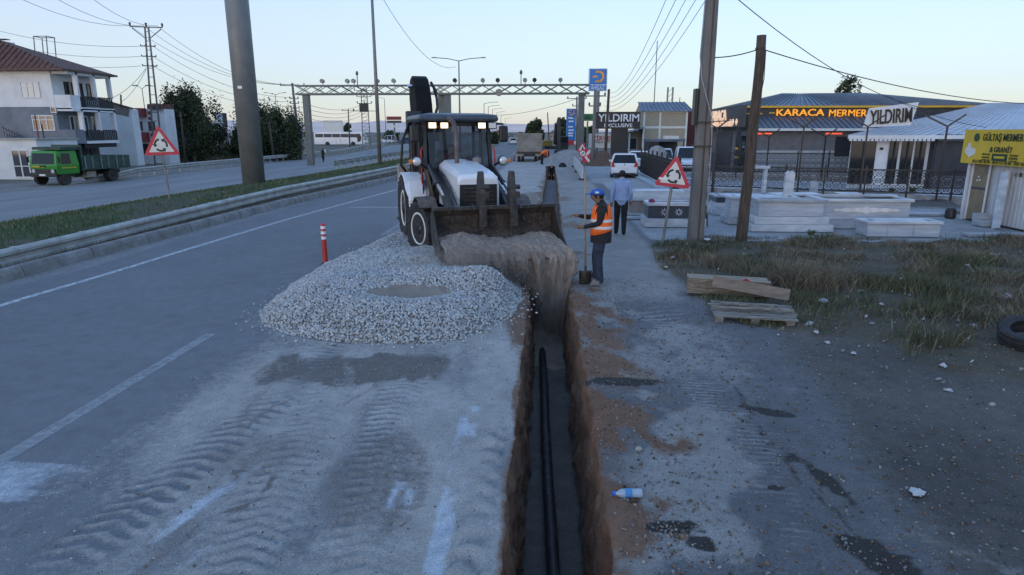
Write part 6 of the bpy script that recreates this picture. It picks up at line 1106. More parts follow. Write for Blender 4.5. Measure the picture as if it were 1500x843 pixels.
seamed(ks, [(KX(1110), -.55, KZ(190)), (W_, -.55, KZ(190)), (W_, 1.6, KZ(171, 44)), (KX(1110), 1.6, KZ(171, 44))], 46, 'canopy_roof'); MB().bb(KX(1108), W_, -.62, -.5, KZ(192), KZ(188.5)).build('gutter', M_SIGNW, ks)
ez = KZ(156.5, 44); rzz = KZ(138, 48); rl, rr_ = KX(1142, 48), KX(1262, 48)
seamed(ks, [(-.3, 1.5, ez), (W_ + .3, 1.5, ez), (rr_, 6, rzz), (rl, 6, rzz)], 44); seamed(ks, [(-.3, KD + .3, ez), (-.3, 1.5, ez), (rl, 6, rzz), (rl, 6, rzz)], 14)
MB().bb(-.3, W_ + .3, 1.42, 1.56, KZ(158.6, 44), KZ(155.6, 44)).build('yellow_strip', M_YEL, ks); MB().bb(-.32, -.18, 1.56, KD, KZ(158.6, 44), KZ(155.6, 44)).build('yellow_strip', M_YEL, ks)
for u0, u1, v in ((1122, 1130, 166), (1088, 1112, 167), (1095, 1102, 164)): MB().bb(KX(u0, 44), KX(u1, 44), 1.52, 1.58, KZ(v + 1, 44), KZ(v - 1, 44)).build('yellow_bar', M_YEL, ks)
lettering('KARACA', ks, ((KX(1136, 43.5) + KX(1206, 43.5)) / 2, 1.5, (KZ(160, 43.5) + KZ(170, 43.5)) / 2), KZ(160, 43.5) - KZ(170, 43.5), M_AMB, KX(1206, 43.5) - KX(1136, 43.5), .08, bold=.01); lettering('MERMER', ks, ((KX(1213, 43.5) + KX(1268, 43.5)) / 2, 1.5, (KZ(161, 43.5) + KZ(171, 43.5)) / 2), KZ(161, 43.5) - KZ(171, 43.5), M_AMB, KX(1268, 43.5) - KX(1213, 43.5), .08, bold=.0); lettering('GRANİT', ks, (KX(1300, 43.5), 1.5, KZ(165.5, 43.5)), .46, M_AMB, 2.2, .08, bold=.01)
for u in (1120, 1223): MB().bb(KX(u) - .5, KX(u) + .5, -.06, -.01, KZ(197), KZ(195)).build('downlight', M_REDL, ks)
window(ks, KX(1227), KZ(229), 2.0, 1.2, -.03, 'y', 2, M_DGLASS, M_IRON, .06, .05)
bd = MB().bb(-.7, -.3, .4, 9.2, KZ(187, 46), KZ(165, 46) + .35).build('side_signboard', M_DGREY, ks)
lettering('KARACA', bd, (-.75, 5.6, KZ(169.5, 47)), .72, M_WARM, 4.4, .08, -math.pi / 2, bold=.012); lettering('MERMER GRANİT', bd, (-.75, 5.0, KZ(181, 47)), .46, M_WARM, 6.8, .08, -math.pi / 2, bold=.012)
for y_ in (.9, 1.7): MB().box((-.75, y_, KZ(179, 43)), (.06, .30, .30), Matrix.Rotation(R(45), 3, 'X')).build('lit_ornament', M_WARM, bd)
MB().bb(-.06, 0, 1.0, 3.2, 0, 2.6).build('shop_door', M_DGLASS, ks); MB().bb(-.06, 0, 4.2, 8.0, 0, 2.8).build('roller_shutter', M_DGREY, ks)
for y_ in (.6, 9.0): p_ = MB().bb(-.75, -.5, y_ - .1, y_ + .1, 0, KZ(187, 46)).build('post', M_IRON, ks); [MB().bb(-.76, -.49, y_ - .11, y_ + .11, z, z + .12).build('yellow_band', M_YEL, p_) for z in (1.2, 1.75)]
MB().bb(KX(1103), KX(1106), -.5, -.4, .0, KZ(195)).build('corner_post', M_DGREY, ks)
# ------------------------------------------------------------------ white roofed shop with standing name board
M_WROOF = mat('pale_metal_roof', (.46, .49, .53), .45, .2, var=.1, scale=.8); M_WWALL = mat('white_panel_wall', (.66, .68, .70), .7, var=.06); YY = 34.0
yx = AT(1246, 220, YY).x; ys_ = thing('white_shop', 'white shop with dark glazing and pale metal hip roof', 'shop', (yx, YY, 0)); YX = lambda u, v=220: AT(u, v, YY).x - yx; YZ = lambda v: AT(1330, v, YY).z
MB().prism([(0, .06), (16, .06), (16, 10), (5.6, 10)], 'z', 0, YZ(202)).build('wall', M_WWALL, ys_)
for u0, u1 in ((1247, 1283), (1303, 1316), (1321, 1337), (1341, 1356)): f_ = MB().bb(YX(u0), YX(u1), -.02, .06, .25, YZ(204)).build('glazed_bay', M_DGLASS, ys_); MB().bb((YX(u0) + YX(u1)) / 2 - .04, (YX(u0) + YX(u1)) / 2 + .04, -.05, -.02, .25, YZ(204)).build('mullion', M_IRON, f_)
MB().box((YX(1291), -.02, YZ(218)), (.14, .06, .12)).build('wall_lamp', M_IRON, ys_)
MB().bb(YX(1362), YX(1362) + 9, -.35, .05, 0, YZ(197)).build('dark_facade', M_DGREY, ys_)
for k in range(16): MB().bb(YX(1364), YX(1364) + 8, -.40, -.352, .75 + k * .105, .835 + k * .105).build('shutter_slat', M_DGREY, ys_)
r0 = .18; br = MB().box((0, 0, 0), (.20, .03, .07)).mesh('cladding_stone', M_GREYW)
for j in range(8):
    for i in range(18): obj('cladding_stone', br, ys_, (YX(1364) + .12 + i * .215 + (j % 2) * .1, -.366, .08 + j * .082))
ez = YZ(199); ax_ = AT(1450, 152, 40).x - yx; az = AT(1450, 152, 40).z
seamed(ys_, [(-.4, -.5, ez), (18, -.5, ez), (ax_ + 5, 6, az), (ax_, 6, az)], 40, 'roof', M_WROOF, .05); seamed(ys_, [(6.6, 12.5, ez), (-.4, -.5, ez), (ax_, 6, az), (ax_, 6, az)], 26, 'roof', M_WROOF, .05)
MB().bb(-.42, 18, -.56, -.46, ez - .16, ez + .02).build('fascia', M_WWALL, ys_)
sc = MB()
for k in range(20): sc.box((-.3 + k * .21, -.54, ez - .2), (.15, .03, .12))
stuff(sc.build('scalloped_trim', M_WWALL, ys_)); MB().bb(YX(1362), 18, -.6, -.47, ez - .28, ez - .161).build('dark_fascia', M_DGREY, ys_)
nb0 = AT(1301, 170, 33.2); nb = thing('name_board', 'tilted white roof board with large dark name lettering', 'sign', (nb0.x, 33.0, ez), R(-8)); zt_, zb_ = AT(1300, 152, 33).z - ez, AT(1300, 187, 33).z - ez; hw = (AT(1334, 170, 33).x - AT(1268, 170, 33).x) / 2
MB().add([(-hw - .1, -.05, zb_), (hw - .12, -.05, zb_ + .1), (hw + .1, -.05, zt_ + .06), (-hw + .08, -.05, zt_ - .22), (-hw - .1, .05, zb_), (hw - .12, .05, zb_ + .1), (hw + .1, .05, zt_ + .06), (-hw + .08, .05, zt_ - .22)], [(0, 1, 2, 3), (7, 6, 5, 4), (0, 4, 5, 1), (1, 5, 6, 2), (2, 6, 7, 3), (3, 7, 4, 0)]).build('panel', M_WWALL, nb)
lettering('YILDIRIM', nb, (0, -.09, (zt_ + zb_) / 2 - .03), (zt_ - zb_) * .60, mat('black_letters', (.012, .012, .013), .4), hw * 1.75, .06, bold=.015, rot=(0, R(-4), 0))
for x in (hw - .4, hw - .9): MB().bar((x, .05, zt_ - .2), (x + 1.0, 1.2, zb_ + .05), .05).build('strut', M_WWALL, nb)
# ------------------------------------------------------------------ container shop with yellow sign
cx, cy1, cy0 = 13.95, 22.0, 15.5; ct = thing('container_shop', 'white corrugated container shop under a large yellow sign', 'shop', (cx, cy1, 0)); M_CONT = mat('white_corrugated', (.50, .53, .55), .6, var=.15, scale=1.2, stretch=(1, 1, .3), dirt=.2, dcol=(.3, .24, .18)); Lc = cy1 - cy0
MB().bb(.06, 3.2, -Lc, 0, .05, 2.0).build('wall', M_CONT, ct); MB().bb(-.1, 3.3, -Lc - .1, .1, 2.0, 2.08).build('roof', M_CONT, ct); MB().bb(-.05, 3.2, -.06, .04, 0, 2.0).build('corner_frame', M_FRAME, ct)
pr_ = MB().prism([(0, 0), (.055, .03), (.055, .11), (0, .14)], 'z', .08, 1.98).mesh('corrugation', M_CONT)
for k in range(30):
    y_ = -1.25 - k * .17
    if -2.95 - .15 < y_ < -2.75: pass
    obj('corrugation', pr_, ct, (.061, y_, 0), math.pi)
dr = MB().bb(-.02, .055, -1.0, -.25, .08, 1.9).build('door', mat('tan_door', (.23, .18, .115), .7, var=.15), ct); MB().bb(-.05, -.02, -1.06, -1.0, .05, 1.95).build('door_frame', M_FRAME, dr); MB().bb(-.05, -.02, -.25, -.19, .05, 1.95).build('door_frame', M_FRAME, dr); MB().bb(-.03, -.02, -.98, -.27, 1.05, 1.12).build('door_rail', M_DGREY, dr)
for z, y_ in ((1.45, -.55), (1.35, -.62), (1.33, -.5)): MB().box((-.025, y_, z), (.008, .05, .05)).build('sticker', M_WHITE, dr)
wn_ = MB().bb(-.06, .0, -4.6, -3.15, .8, 1.7).build('window', M_FRAME, ct); MB().bb(-.075, -.06, -4.5, -3.25, .88, 1.62).build('pane', M_WGLASS, wn_); MB().bb(-.16, -.0, -4.7, -3.05, .73, .80).build('window_sill', M_FRAME, wn_)
for y_ in (-1.6, -2.15, -2.35, -2.55): MB().box((-.012, y_, 1.62), (.02, .10, .11)).build('wall_mark', M_CLOD[1] if y_ != -2.35 else M_CLOD[3], ct)
M_YSIGN = mat('yellow_sign_sheet', (.60, .42, .03), .5, var=.12, scale=1.2); M_GTXT = mat('dark_green_print', (.015, .05, .022), .5)
sg = MB().bb(-.20, -.12, -6.4, .22, 1.86, 2.92).build('sign_panel', M_YSIGN, ct); RZ = -math.pi / 2
lettering('GÜLTAŞ MERMER', sg, (-.215, -1.60, 2.68), .32, M_GTXT, 1.75, .01, RZ, bold=.012); lettering('& GRANİT', sg, (-.215, -1.62, 2.35), .22, M_GTXT, .98, .01, RZ, bold=.01)
lettering('0531 005 48 49 - 0534 513 58 06 - 0507 836', sg, (-.215, -1.58, 1.94), .10, M_GTXT, 2.35, .008, RZ)
for i, (a, b_) in enumerate((('MEZAR', 'TEZGAH'), ('MERMERLİK', 'BASAMAK'), ('KÜPEŞTE', 'ÇEŞME'))): lettering(a, sg, (-.215, -1.0, 2.17 - i * .085), .06, M_GTXT, .36, .008, RZ); lettering(b_, sg, (-.215, -2.2, 2.17 - i * .085), .06, M_GTXT, .36, .008, RZ)
g_ = MB().bb(-.212, -.201, -1.93, -1.27, 1.99, 2.2).build('green_patch', M_GTXT, sg); MB().bb(-.218, -.213, -1.83, -1.37, 2.06, 2.13).build('print_line', M_YSIGN, g_)
MB().lathe([(.13, -.206), (.13, -.212)], (0, -.42, 2.68), 'x', 20).build('round_emblem', M_GTXT, sg); MB().prism([(-.05, 2.5), (-.05, 2.38), (.05, 2.36), (.05, 2.2), (-.2, 2.05), (-.45, 2.16), (-.45, 2.32), (-.2, 2.36), (-.16, 2.5)], 'x', -.213, -.202).build('tomb_picture', M_SIGNW, sg)
tag(MB().box((0, 0, 0), (.05, .30, 1.75)).build('marble_slab', M_MAR, None, (cx - .28, 19.9, .86), rot=(R(-14), R(10), 0), bevel=.006), 'tall marble slab leaning against the container shop wall', 'marble slab')
for k in range(3): tag(MB().box((0, 0, .1), (.4, .25, .18)).build('hollow_brick', M_MAR2, None, (cx - .35, 20.5 + .02 * k - (.3 if k == 2 else 0), .01 + (.185 if k == 1 else 0)), bevel=.01), ('grey hollow block on the ground by the container door', 'grey hollow block stacked on top of another block', 'grey hollow block next to the leaning marble slab')[k], 'block')
tag(MB().lathe([(.13, 0), (.17, .05), (.16, .3), (.11, .36), (.05, .36)], n=14).build('gas_bottle', mat('dark_bin', (.02, .02, .025), .5), None, (cx - .25, 22.2, .0)), 'small dark bin at the container shop corner', 'bin')
tb = tag(MB().tube([(0, 0, 0), (.05, -.1, .45), (.15, -.3, .75)], .07, 10).build('blue_hose', mat('blue_hose', (.03, .06, .3), .5), None, (cx - .2, 18.6, 0)), 'blue hose standing against the container shop wall', 'hose')
# ------------------------------------------------------------------ vehicles
M_CARW = mat('white_car_paint', (.62, .65, .68), .25, var=.04, coat=.5); M_BGL = mat('coach_glass', (.07, .08, .09), .4, var=.1, spec=.15); M_CGL = glass('car_glass', (.012, .015, .02), .12, 1.); M_CGL.node_tree.nodes['Principled BSDF'].inputs['Specular IOR Level'].default_value = .3; M_RLAMP = mat('red_tail_lamp', (.45, .02, .02), .3); M_PLATE = mat('number_plate', (.7, .7, .7), .5); M_ALLOY = mat('grey_wheel', (.25, .25, .26), .4, .5)
def car(label, loc, rotz, L=4.1, W=1.72, H=1.48, paint=None, van=False, group=None):
    """car whose rear faces -Y"""
    paint = paint or M_CARW; t = thing('car', label, 'car', loc, rotz, group); w = W / 2
    def ring(y, z0, z1, ww, k=.12): return [(-ww + .04, y, z0), (-ww, y, z0 + .18), (-ww, y, z1 - k), (-ww + k, y, z1), (ww - k, y, z1), (ww, y, z1 - k), (ww, y, z0 + .18), (ww - .04, y, z0)]
    b = MB(); b.loft([ring(0, .32, .82, w * .90), ring(.10, .24, .92, w * .97), ring(.5, .22, .95, w), ring(L * .35, .20, .97, w), ring(L * .68, .20, .96, w), ring(L * .80, .22, .90, w * .98), ring(L * .95, .26, .74, w * .93), ring(L, .34, .62, w * .80)]); b.build('body', paint, t, smooth=False, bevel=.03)
    r0 = .18 if not van else .05
    g_ = MB(); g_.loft([[(-w * .93, r0, .90), (w * .93, r0, .90), (w * .93, L * .70, .90), (-w * .93, L * .70, .90)], [(-w * .72, r0 + .32, H - .05), (w * .72, r0 + .32, H - .05), (w * .72, L * .50, H - .05), (-w * .72, L * .50, H - .05)]]); gh_ = g_.build('glasshouse', M_CGL, t)
    MB().loft([[(-w * .75, r0 + .27, H - .07), (w * .75, r0 + .27, H - .07), (w * .75, L * .52, H - .07), (-w * .75, L * .52, H - .07)], [(-w * .68, r0 + .36, H), (w * .68, r0 + .36, H), (w * .68, L * .47, H), (-w * .68, L * .47, H)]]).build('roof', paint, t, bevel=.02)
    for s in (-1, 1):
        MB().bar((s * w * .93, r0 + .02, .90), (s * w * .735, r0 + .32, H - .05), .10).bar((s * w * .94, L * .70, .90), (s * w * .74, L * .50, H - .05), .07).build('pillar', paint, t); MB().bar((s * w * .945, L * .36, .9), (s * w * .745, L * .34, H - .05), .07).build('pillar', paint, t)
        MB().prism([(s * w * .94, .70), (s * w * .66, .70), (s * w * .72, .84), (s * w * .80, 1.10), (s * w * .93, .95)], 'y', -.03, .14).build('tail_lamp', M_RLAMP, t); MB().box((s * w * .7, L - .06, .66), (.3, .12, .14)).build('headlamp', M_LENS, t)
        MB().box((s * (w + .08), L * .62, .98), (.18, .1, .13)).build('mirror', paint, t, bevel=.02)
        for y_ in (L * .18, L * .80): q = MB().lathe([(.02, w - .16), (.31, w - .16), (.315, w - .02), (.27, w + .005), (.2, w + .008)], axis='x', n=20) if s > 0 else MB().lathe([(.02, -w + .16), (.31, -w + .16), (.315, -w + .02), (.27, -w - .005), (.2, -w - .008)], axis='x', n=20); q = q.build('wheel', M_TYRE, t, (0, y_, .31)); MB().lathe([(.19, s * (w - .01)), (.17, s * (w + .012)), (.02, s * (w + .015))], axis='x', n=14).build('rim', M_ALLOY, q)
    MB().box((0, -.02, .46), (W * .9, .12, .26)).build('bumper', paint, t, bevel=.03); MB().box((0, -.09, .56), (.5, .012, .11)).build('number_plate', M_PLATE, t); MB().lathe([(.05, -.03), (.05, -.02)], (0, .02, .86), 'y', 12).build('badge', M_CHROME, t); MB().box((0, .06, .30), (W * .8, .1, .12)).build('lower_valance', M_BLACK, t)
    return t
g0 = G(911, 259); car('white hatchback parked beside the black bar fence', (g0.x - .05, 41.0, .0), R(-7), 4.1, 1.74, 1.5)
car('white sedan parked behind the hatchback', (AT(934, 240, 50).x, 49.5, 0), R(-10), 4.3, 1.75, 1.42)
car('silver white car with dark windscreen parked by the canopy', (AT(976, 230, 50).x, 52, 0), R(170), 4.4, 1.8, 1.6, mat('silver_paint', (.5, .53, .57), .3, .3))
pk = car('white pickup parked beyond the concrete pole', (AT(1012, 230, 50).x, 52, 0), R(172), 4.8, 1.8, 1.75)
car('blue parked car at the distant lay-by', (AT(604, 207, 160).x, 160, 0), R(60), 4.2, 1.75, 1.5, mat('blue_paint', (.02, .05, .16), .3)); car('white parked van at the distant lay-by', (AT(578, 206, 165).x, 165, 0), R(60), 4.6, 1.9, 2.0, None, True)
car('white car far down the road left of the tipper', (AT(752, 212, 150).x, 150, 0), R(6))
# tarpaulin covered load and open-sided canopy
tp_ = AT(962, 232, 47); b = MB(); rr = np.random.default_rng(4); b.loft([[(q * 1.0 * math.cos(a) * rr.uniform(.9, 1.1), q * .8 * math.sin(a), z) for a in [2 * math.pi * k / 12 for k in range(12)]] for q, z in ((1.05, 0), (1.0, .6), (.8, 1.3), (.45, 1.75), (.1, 1.9))]); tag(b.build('covered_load', mat('grey_tarpaulin', (.30, .29, .28), .8, var=.2, bump=.6, bscale=4), None, (tp_.x, 47, 0)), 'load under a wrinkled grey tarpaulin behind the bar fence', 'tarpaulin')
cn = thing('canopy', 'dark flat canopy shelter in front of the beige building', 'canopy', (AT(950, 220, 60).x, 60, 0)); cw_ = AT(1003, 220, 60).x - AT(950, 220, 60).x; zc = AT(970, 206, 60).z
MB().bb(0, cw_, 0, 3.5, zc - .1, zc + .12).build('roof', M_SEAM, cn); MB().bb(0, cw_ * .28, -.1, 3, zc - 1.2, zc - .1).build('side_drape', M_IRON, cn); MB().bb(cw_ * .28, cw_, 3.4, 3.5, 0, zc - .1).build('back_panel', M_DGREY, cn)
for x in (.05, cw_ - .15): MB().bb(x, x + .1, 0, .1, 0, zc - .1).build('post', M_IRON, cn)
MB().bb(cw_ * .45, cw_ * .85, .5, 1.2, zc + .12, zc + .4).build('roof_box', M_SIGNW, cn)
# green truck
M_GRN = mat('bright_green_paint', (.03, .24, .025), .35, var=.12, dirt=.08); M_DGRN = mat('dark_green_body', (.022, .065, .045), .6, var=.25, scale=2, dirt=.15); M_YLW = mat('yellow_stripe', (.5, .38, .03), .5)
gt = thing('green_truck', 'old bright green truck with dark green dropside bed parked by the house', 'truck', (AT(72, 274, 43.5).x, 43.3, -.8), R(-14)); gt.rotation_euler = (0, 0, R(-10))
# truck front faces -Y, bed runs to +Y
MB().loft([[(-1.15, 0, .75), (1.15, 0, .75), (1.15, 1.75, .75), (-1.15, 1.75, .75)], [(-1.18, -.04, 1.35), (1.18, -.04, 1.35), (1.18, 1.8, 1.35), (-1.18, 1.8, 1.35)], [(-1.05, .16, 2.35), (1.05, .16, 2.35), (1.08, 1.75, 2.4), (-1.08, 1.75, 2.4)]]).build('cab', M_GRN, gt, bevel=.05)
w_ = MB(); w_.add([(-.98, -.02, 1.46), (.98, -.02, 1.46), (.92, .13, 2.2), (-.92, .13, 2.2)], [(0, 1, 2, 3)]).build('windscreen', M_CGL, gt)
for s in (-1, 1):
    MB().add([(s * 1.175, .35, 1.45), (s * 1.175, 1.15, 1.45), (s * 1.10, 1.15, 2.18), (s * 1.10, .5, 2.18)], [(0, 1, 2, 3)]).build('side_window', M_CGL, gt); MB().box((s * 1.35, .05, 1.75), (.08, .14, .4)).bar((s * 1.1, .2, 2.0), (s * 1.35, .05, 1.9), .04).build('mirror', M_BLACK, gt)
    p = MB().lathe([(.15, 0), (.14, -.05)], (s * .82, -.05, .98), 'y', 14).build('headlamp', M_LENS, gt)
    for y_, rr_ in ((.55, .48), (4.6, .48)): wheel(gt, (s * (1.0 if y_ < 1 else .95), y_, .46), rr_, .3 if y_ < 1 else .5, .26, s, 14, mat('brown_hub', (.10, .055, .04), .7))
    MB().box((s * 1.19, .9, 1.2), (.01, 1.2, .10)).build('stripe', M_YLW, gt); MB().box((s * .6, 3.0, .6), (.5, .8, .45)).build('fuel_tank' if s > 0 else 'tool_box', M_BEIGE, gt)
MB().box((0, -.06, .98), (2.1, .06, .30)).build('grille', M_BLACK, gt); MB().box((0, -.1, .72), (2.3, .16, .28)).build('bumper', M_BLACK, gt, bevel=.02); MB().box((0, -.19, .72), (.52, .02, .12)).build('number_plate', M_PLATE, gt); MB().box((-.4, -.06, 1.28), (1.2, .02, .10)).build('stripe', M_YLW, gt); MB().box((.0, -.07, 1.32), (.5, .03, .12)).build('emblem', M_BLACK, gt)
MB().bb(-1.2, 1.2, .4, 2.1, 2.42, 2.62).build('roof_rack', M_DGRN, gt); MB().bb(-1.25, 1.25, 1.95, 2.1, .9, 2.75).build('headboard', M_DGRN, gt); MB().bb(-.45, .45, .2, 6.0, .55, .85).build('chassis', M_BLACK, gt)
MB().bb(-1.25, 1.25, 2.1, 6.3, .95, 1.08).build('bed_floor', M_DGRN, gt)
for s in (-1, 1):
    for k in range(3): p = MB().bb(s * 1.25 - .03, s * 1.25 + .03, 2.12 + k * 1.4, 3.46 + k * 1.4, 1.08, 1.9).build('side_board', M_DGRN, gt); MB().bb(s * 1.29 - .02, s * 1.29 + .02, 2.14 + k * 1.4, 2.24 + k * 1.4, 1.0, 1.92).build('board_post', M_LPOST, p); MB().bb(s * 1.285 - .01, s * 1.285 + .01, 2.8 + k * 1.4, 2.88 + k * 1.4, 1.1, 1.9).build('board_rib', M_LPOST, p)
MB().bb(-1.2, 1.2, 6.27, 6.32, 1.08, 1.9).build('tailboard', M_DGRN, gt)
# coach
M_BUS = mat('white_coach_paint', (.64, .66, .69), .3, var=.03, coat=.3); BY = 142.; bx0, bx1 = AT(460, 205, BY).x, AT(535, 205, BY).x; bus = thing('coach', 'white coach parked side on beyond the opposite carriageway', 'coach', (bx0, BY, AT(500, 213.5, BY).z - .15)); Lb = bx1 - bx0; Hb = AT(500, 192.5, BY).z - AT(500, 213.5, BY).z
MB().prism([(0, .35), (Lb * .985, .35), (Lb, .8), (Lb * .985, 1.9), (Lb * .93, Hb * .9), (Lb * .84, Hb), (.25, Hb), (0, Hb - .35)], 'y', 0, 2.5).build('body', M_BUS, bus, bevel=.12)
for k in range(5): MB().bb(.35 + k * Lb * .165, .35 + (k + 1) * Lb * .165 - .12, -.03, 0, Hb * .62, Hb * .86).build('side_window', M_BGL, bus)
MB().prism([(Lb * .845, 1.0), (Lb * .90, 1.0), (Lb * .93, Hb * .60), (Lb * .90, Hb * .87), (Lb * .845, Hb * .87)], 'y', -.035, -.002).build('front_door', M_CGL, bus); MB().prism([(Lb * .995, 1.4), (Lb * 1.012, 1.4), (Lb * .965, Hb * .85), (Lb * .94, Hb * .85)], 'y', .1, 2.4).build('windscreen', M_CGL, bus)
for x in (Lb * .26, Lb * .76): MB().lathe([(.02, -.04), (.5, -.04), (.5, .3)], (x, 0, .5), 'y', 20).build('wheel', M_TYRE, bus)
for x in (Lb * .43, Lb * .52): MB().bb(x, x + .04, -.02, 0, .5, Hb * .6).build('panel_gap', M_DGREY, bus)
for x in (.2, .36, .5, .6, .68): MB().bb(Lb * x, Lb * x + .16, -.02, 0, 1.25, 1.36).build('latch', M_DGREY, bus)
tag(MB().box((0, 0, 0), (5, .4, 3.6)).build('billboard', M_SIGNW, None, AT(378 + 30 * 0 + 109 * 0 + 0, 0, 1) * 0 + AT(488, 187, 170)), 'pale square board showing above the coach roof', 'board')
mdn = MB(); md = thing('earth_bank', 'low bare earth bank under the parked coach', 'bank', (AT(500, 216, 136).x, 137, 0)); gx_, gy_ = np.meshgrid(np.linspace(-24, 24, 60), np.linspace(-5, 16, 14)); obj('bank', grid_mesh('bank', gx_, gy_, -.6 + (AT(500, 213.5, BY).z + .35) * sst(-5, 1, gy_) * sst(24, 17, np.abs(gx_)) + .35 * fbm(gx_ * .7, gy_ * .7, 700) * sst(2, -1, gy_), None, [M_FIELD]), md)
# tipper
TY = 63.0; tx0 = AT(757, 225, TY).x; tx1 = AT(794, 225, TY).x; tw_ = (tx1 - tx0) / 2; tk = thing('tipper_truck', 'dusty grey tipper truck seen from behind on the closed lane', 'truck', ((tx0 + tx1) / 2, TY, 0), R(2)); M_TIP = mat('dusty_tipper', (.30, .28, .25), .8, var=.2, scale=1.5, dirt=.3, dcol=(.36, .33, .29)); zt_, zb_ = AT(775, 196.5, TY).z, AT(775, 224, TY).z
MB().bb(-tw_, tw_, 0, 5.5, zb_, zt_).build('tipper_body', M_TIP, tk)
for k in range(9): x = -tw_ + .12 + k * (2 * tw_ - .24) / 8; MB().bb(x - .05, x + .05, -.07, 0, zb_, zt_ - .05).build('tailgate_rib', M_TIP, tk)
MB().bb(-tw_ - .03, tw_ + .03, -.08, .05, zt_ - .08, zt_ + .06).build('top_rail', M_TIP, tk); MB().bb(-tw_, tw_, -.09, 0, zb_ - .1, zb_ + .1).build('tailgate_sill', M_STEEL, tk); MB().bb(-.5, .5, .2, 7, .7, zb_ - .1).build('chassis', M_BLACK, tk); MB().box((0, .3, .75), (1.1, .5, .5)).build('axle', M_STEEL, tk)
for s in (-1, 1):
    for xo in (.22, .58): wheel(tk, (s * (tw_ - xo), .9, .5), .5, .3, .27, s, 12, M_STEEL)
    MB().box((s * (tw_ - .35), .15, .85), (.6, .04, .6)).build('mud_flap', M_BEIGE, tk); MB().box((s * (tw_ - .45), -.02, .95), (.4, .06, .14)).build('tail_lamp', M_RLAMP, tk)
MB().bb(-1.2, 1.2, 5.6, 7.6, .8, 2.7).build('cab', M_TIP, tk)
# excavator
EY = 72.; ex = AT(812, 215, EY).x; M_EXY = mat('excavator_yellow', (.45, .26, .04), .6, dirt=.3); xv = thing('excavator', 'tracked excavator with raised dark boom beyond the tipper', 'excavator', (ex, EY, 0), R(10)); zz = lambda v: AT(812, v, EY).z
for s in (-1, 1): MB().prism([(-1.7, .15), (-1.9, .5), (-1.6, .9), (1.6, .9), (1.9, .5), (1.7, .15)], 'x', s * 1.15 - .28, s * 1.15 + .28).build('track', M_BLACK, xv); 
MB().bb(-1.3, 1.3, -1.3, 2.0, 1.0, 1.35).build('turntable', M_STEEL, xv); p = MB().bb(.25, 1.3, -1.3, .4, 1.35, zz(200)).build('cab', M_BLACK, xv); MB().bb(.32, 1.22, -1.33, -1.30, 1.7, zz(201.5)).build('cab_glass', M_CGL, p); MB().bb(-1.35, -.35, -.6, 2.0, 1.35, zz(206)).build('engine_cover', M_EXY, xv)
MB().prism([(-.9, 1.5), (-1.4, 3.4), (-2.6, zz(174)), (-2.9, zz(173)), (-2.95, zz(176)), (-2.0, 3.4), (-1.6, 1.5)], 'x', -.22, .08).build('boom', M_BLACK, xv, bevel=.05); MB().prism([(-2.7, zz(175)), (-3.0, zz(173)), (-3.3, 1.0), (-3.0, .9)], 'x', -.24, .06).build('dipper', M_STEEL, xv); MB().prism([(-3.4, 1.0), (-2.8, 1.0), (-2.6, .4), (-3.2, .1), (-3.6, .4)], 'x', -.5, .35).build('digging_bucket', M_STEEL, xv); MB().tube([(-.3, -1.2, 1.6), (-.3, -1.9, 3.8)], .07, 8).build('boom_ram', M_CHROME, xv)
# heaps further along
def heap_obj(name, label, c, rx_, ry_, h, m, sd):
    x_, y_ = np.meshgrid(np.linspace(-1.15, 1.15, 44), np.linspace(-1.15, 1.15, 32)); r_ = np.hypot(x_, y_) + .3 * (fbm(x_ * 2.5, y_ * 2.5, sd) - .5); o = obj(name, grid_mesh(name, x_ * rx_, y_ * ry_, h * sst(1, .05, r_) * (.8 + .4 * fbm(x_ * 4, y_ * 4, sd + 1)) - .03, None, [m]), None, c); return stuff(o, label, 'heap')
M_HEAP = mat('grey_sand', (.27, .26, .25), .95, bump=.5); heap_obj('sand_heap', 'long heap of grey sand beside the excavator', (AT(835, 235, 62).x, 62, 0), 4.2, 3.5, 1.15, M_HEAP, 800); heap_obj('soil_heap', 'heap of brown soil behind the concrete poles', (AT(878, 240, 56).x, 57, 0), 2.3, 2.0, 1.3, mat('brown_soil', (.13, .08, .055), .95, bump=.6), 810); heap_obj('sand_heap', 'low pale sand ridge along the trench behind the loader', (-.75, 27, 0), .55, 5.5, .22, M_SAND, 820)
tag(MB().loft([[(.3 * q * math.cos(a), .3 * q * math.sin(a) * .7, z) for a in [2 * math.pi * k / 8 for k in range(8)]] for q, z in ((1, 0), (1.1, .12), (.7, .3), (.2, .36))]).build('cloth_bundle', M_DARKCLOTH, None, (AT(824, 243, 54).x, 54, 0)), 'dark cloth bundle lying by the far trench end', 'bundle')
# barrier panel and roadworks signs
ba, bb2 = G(838, 240), G(853, 265); br_ = thing('road_barrier', 'long low white barrier panel lying along the site edge', 'barrier', (bb2.x, bb2.y, 0), math.atan2(ba.y - bb2.y, ba.x - bb2.x)); Lb_ = min(16, (ba - bb2).length); MB().bb(0, Lb_, -.06, .06, .12, .75).build('panel', mat('pale_barrier', (.46, .5, .54), .6, var=.1, dirt=.2), br_); [MB().bb(x, x + .2, -.2, .2, 0, .12).build('foot', M_STEEL, br_) for x in (.3, Lb_ / 2, Lb_ - .5)]; MB().bb(-.02, Lb_, -.07, .07, .75, .82).build('top_edge', M_RAIL, br_)
rs = thing('roadworks_sign', 'post with triangular roadworks sign above a red chevron board', 'road sign', (AT(855, 262, 41.5).x, 41.5, 0), R(6)); zz = lambda v: AT(855, v, 41.5).z; MB().tube([(0, .05, 0), (0, .05, zz(210))], .04, 8).build('post', M_GALV, rs)
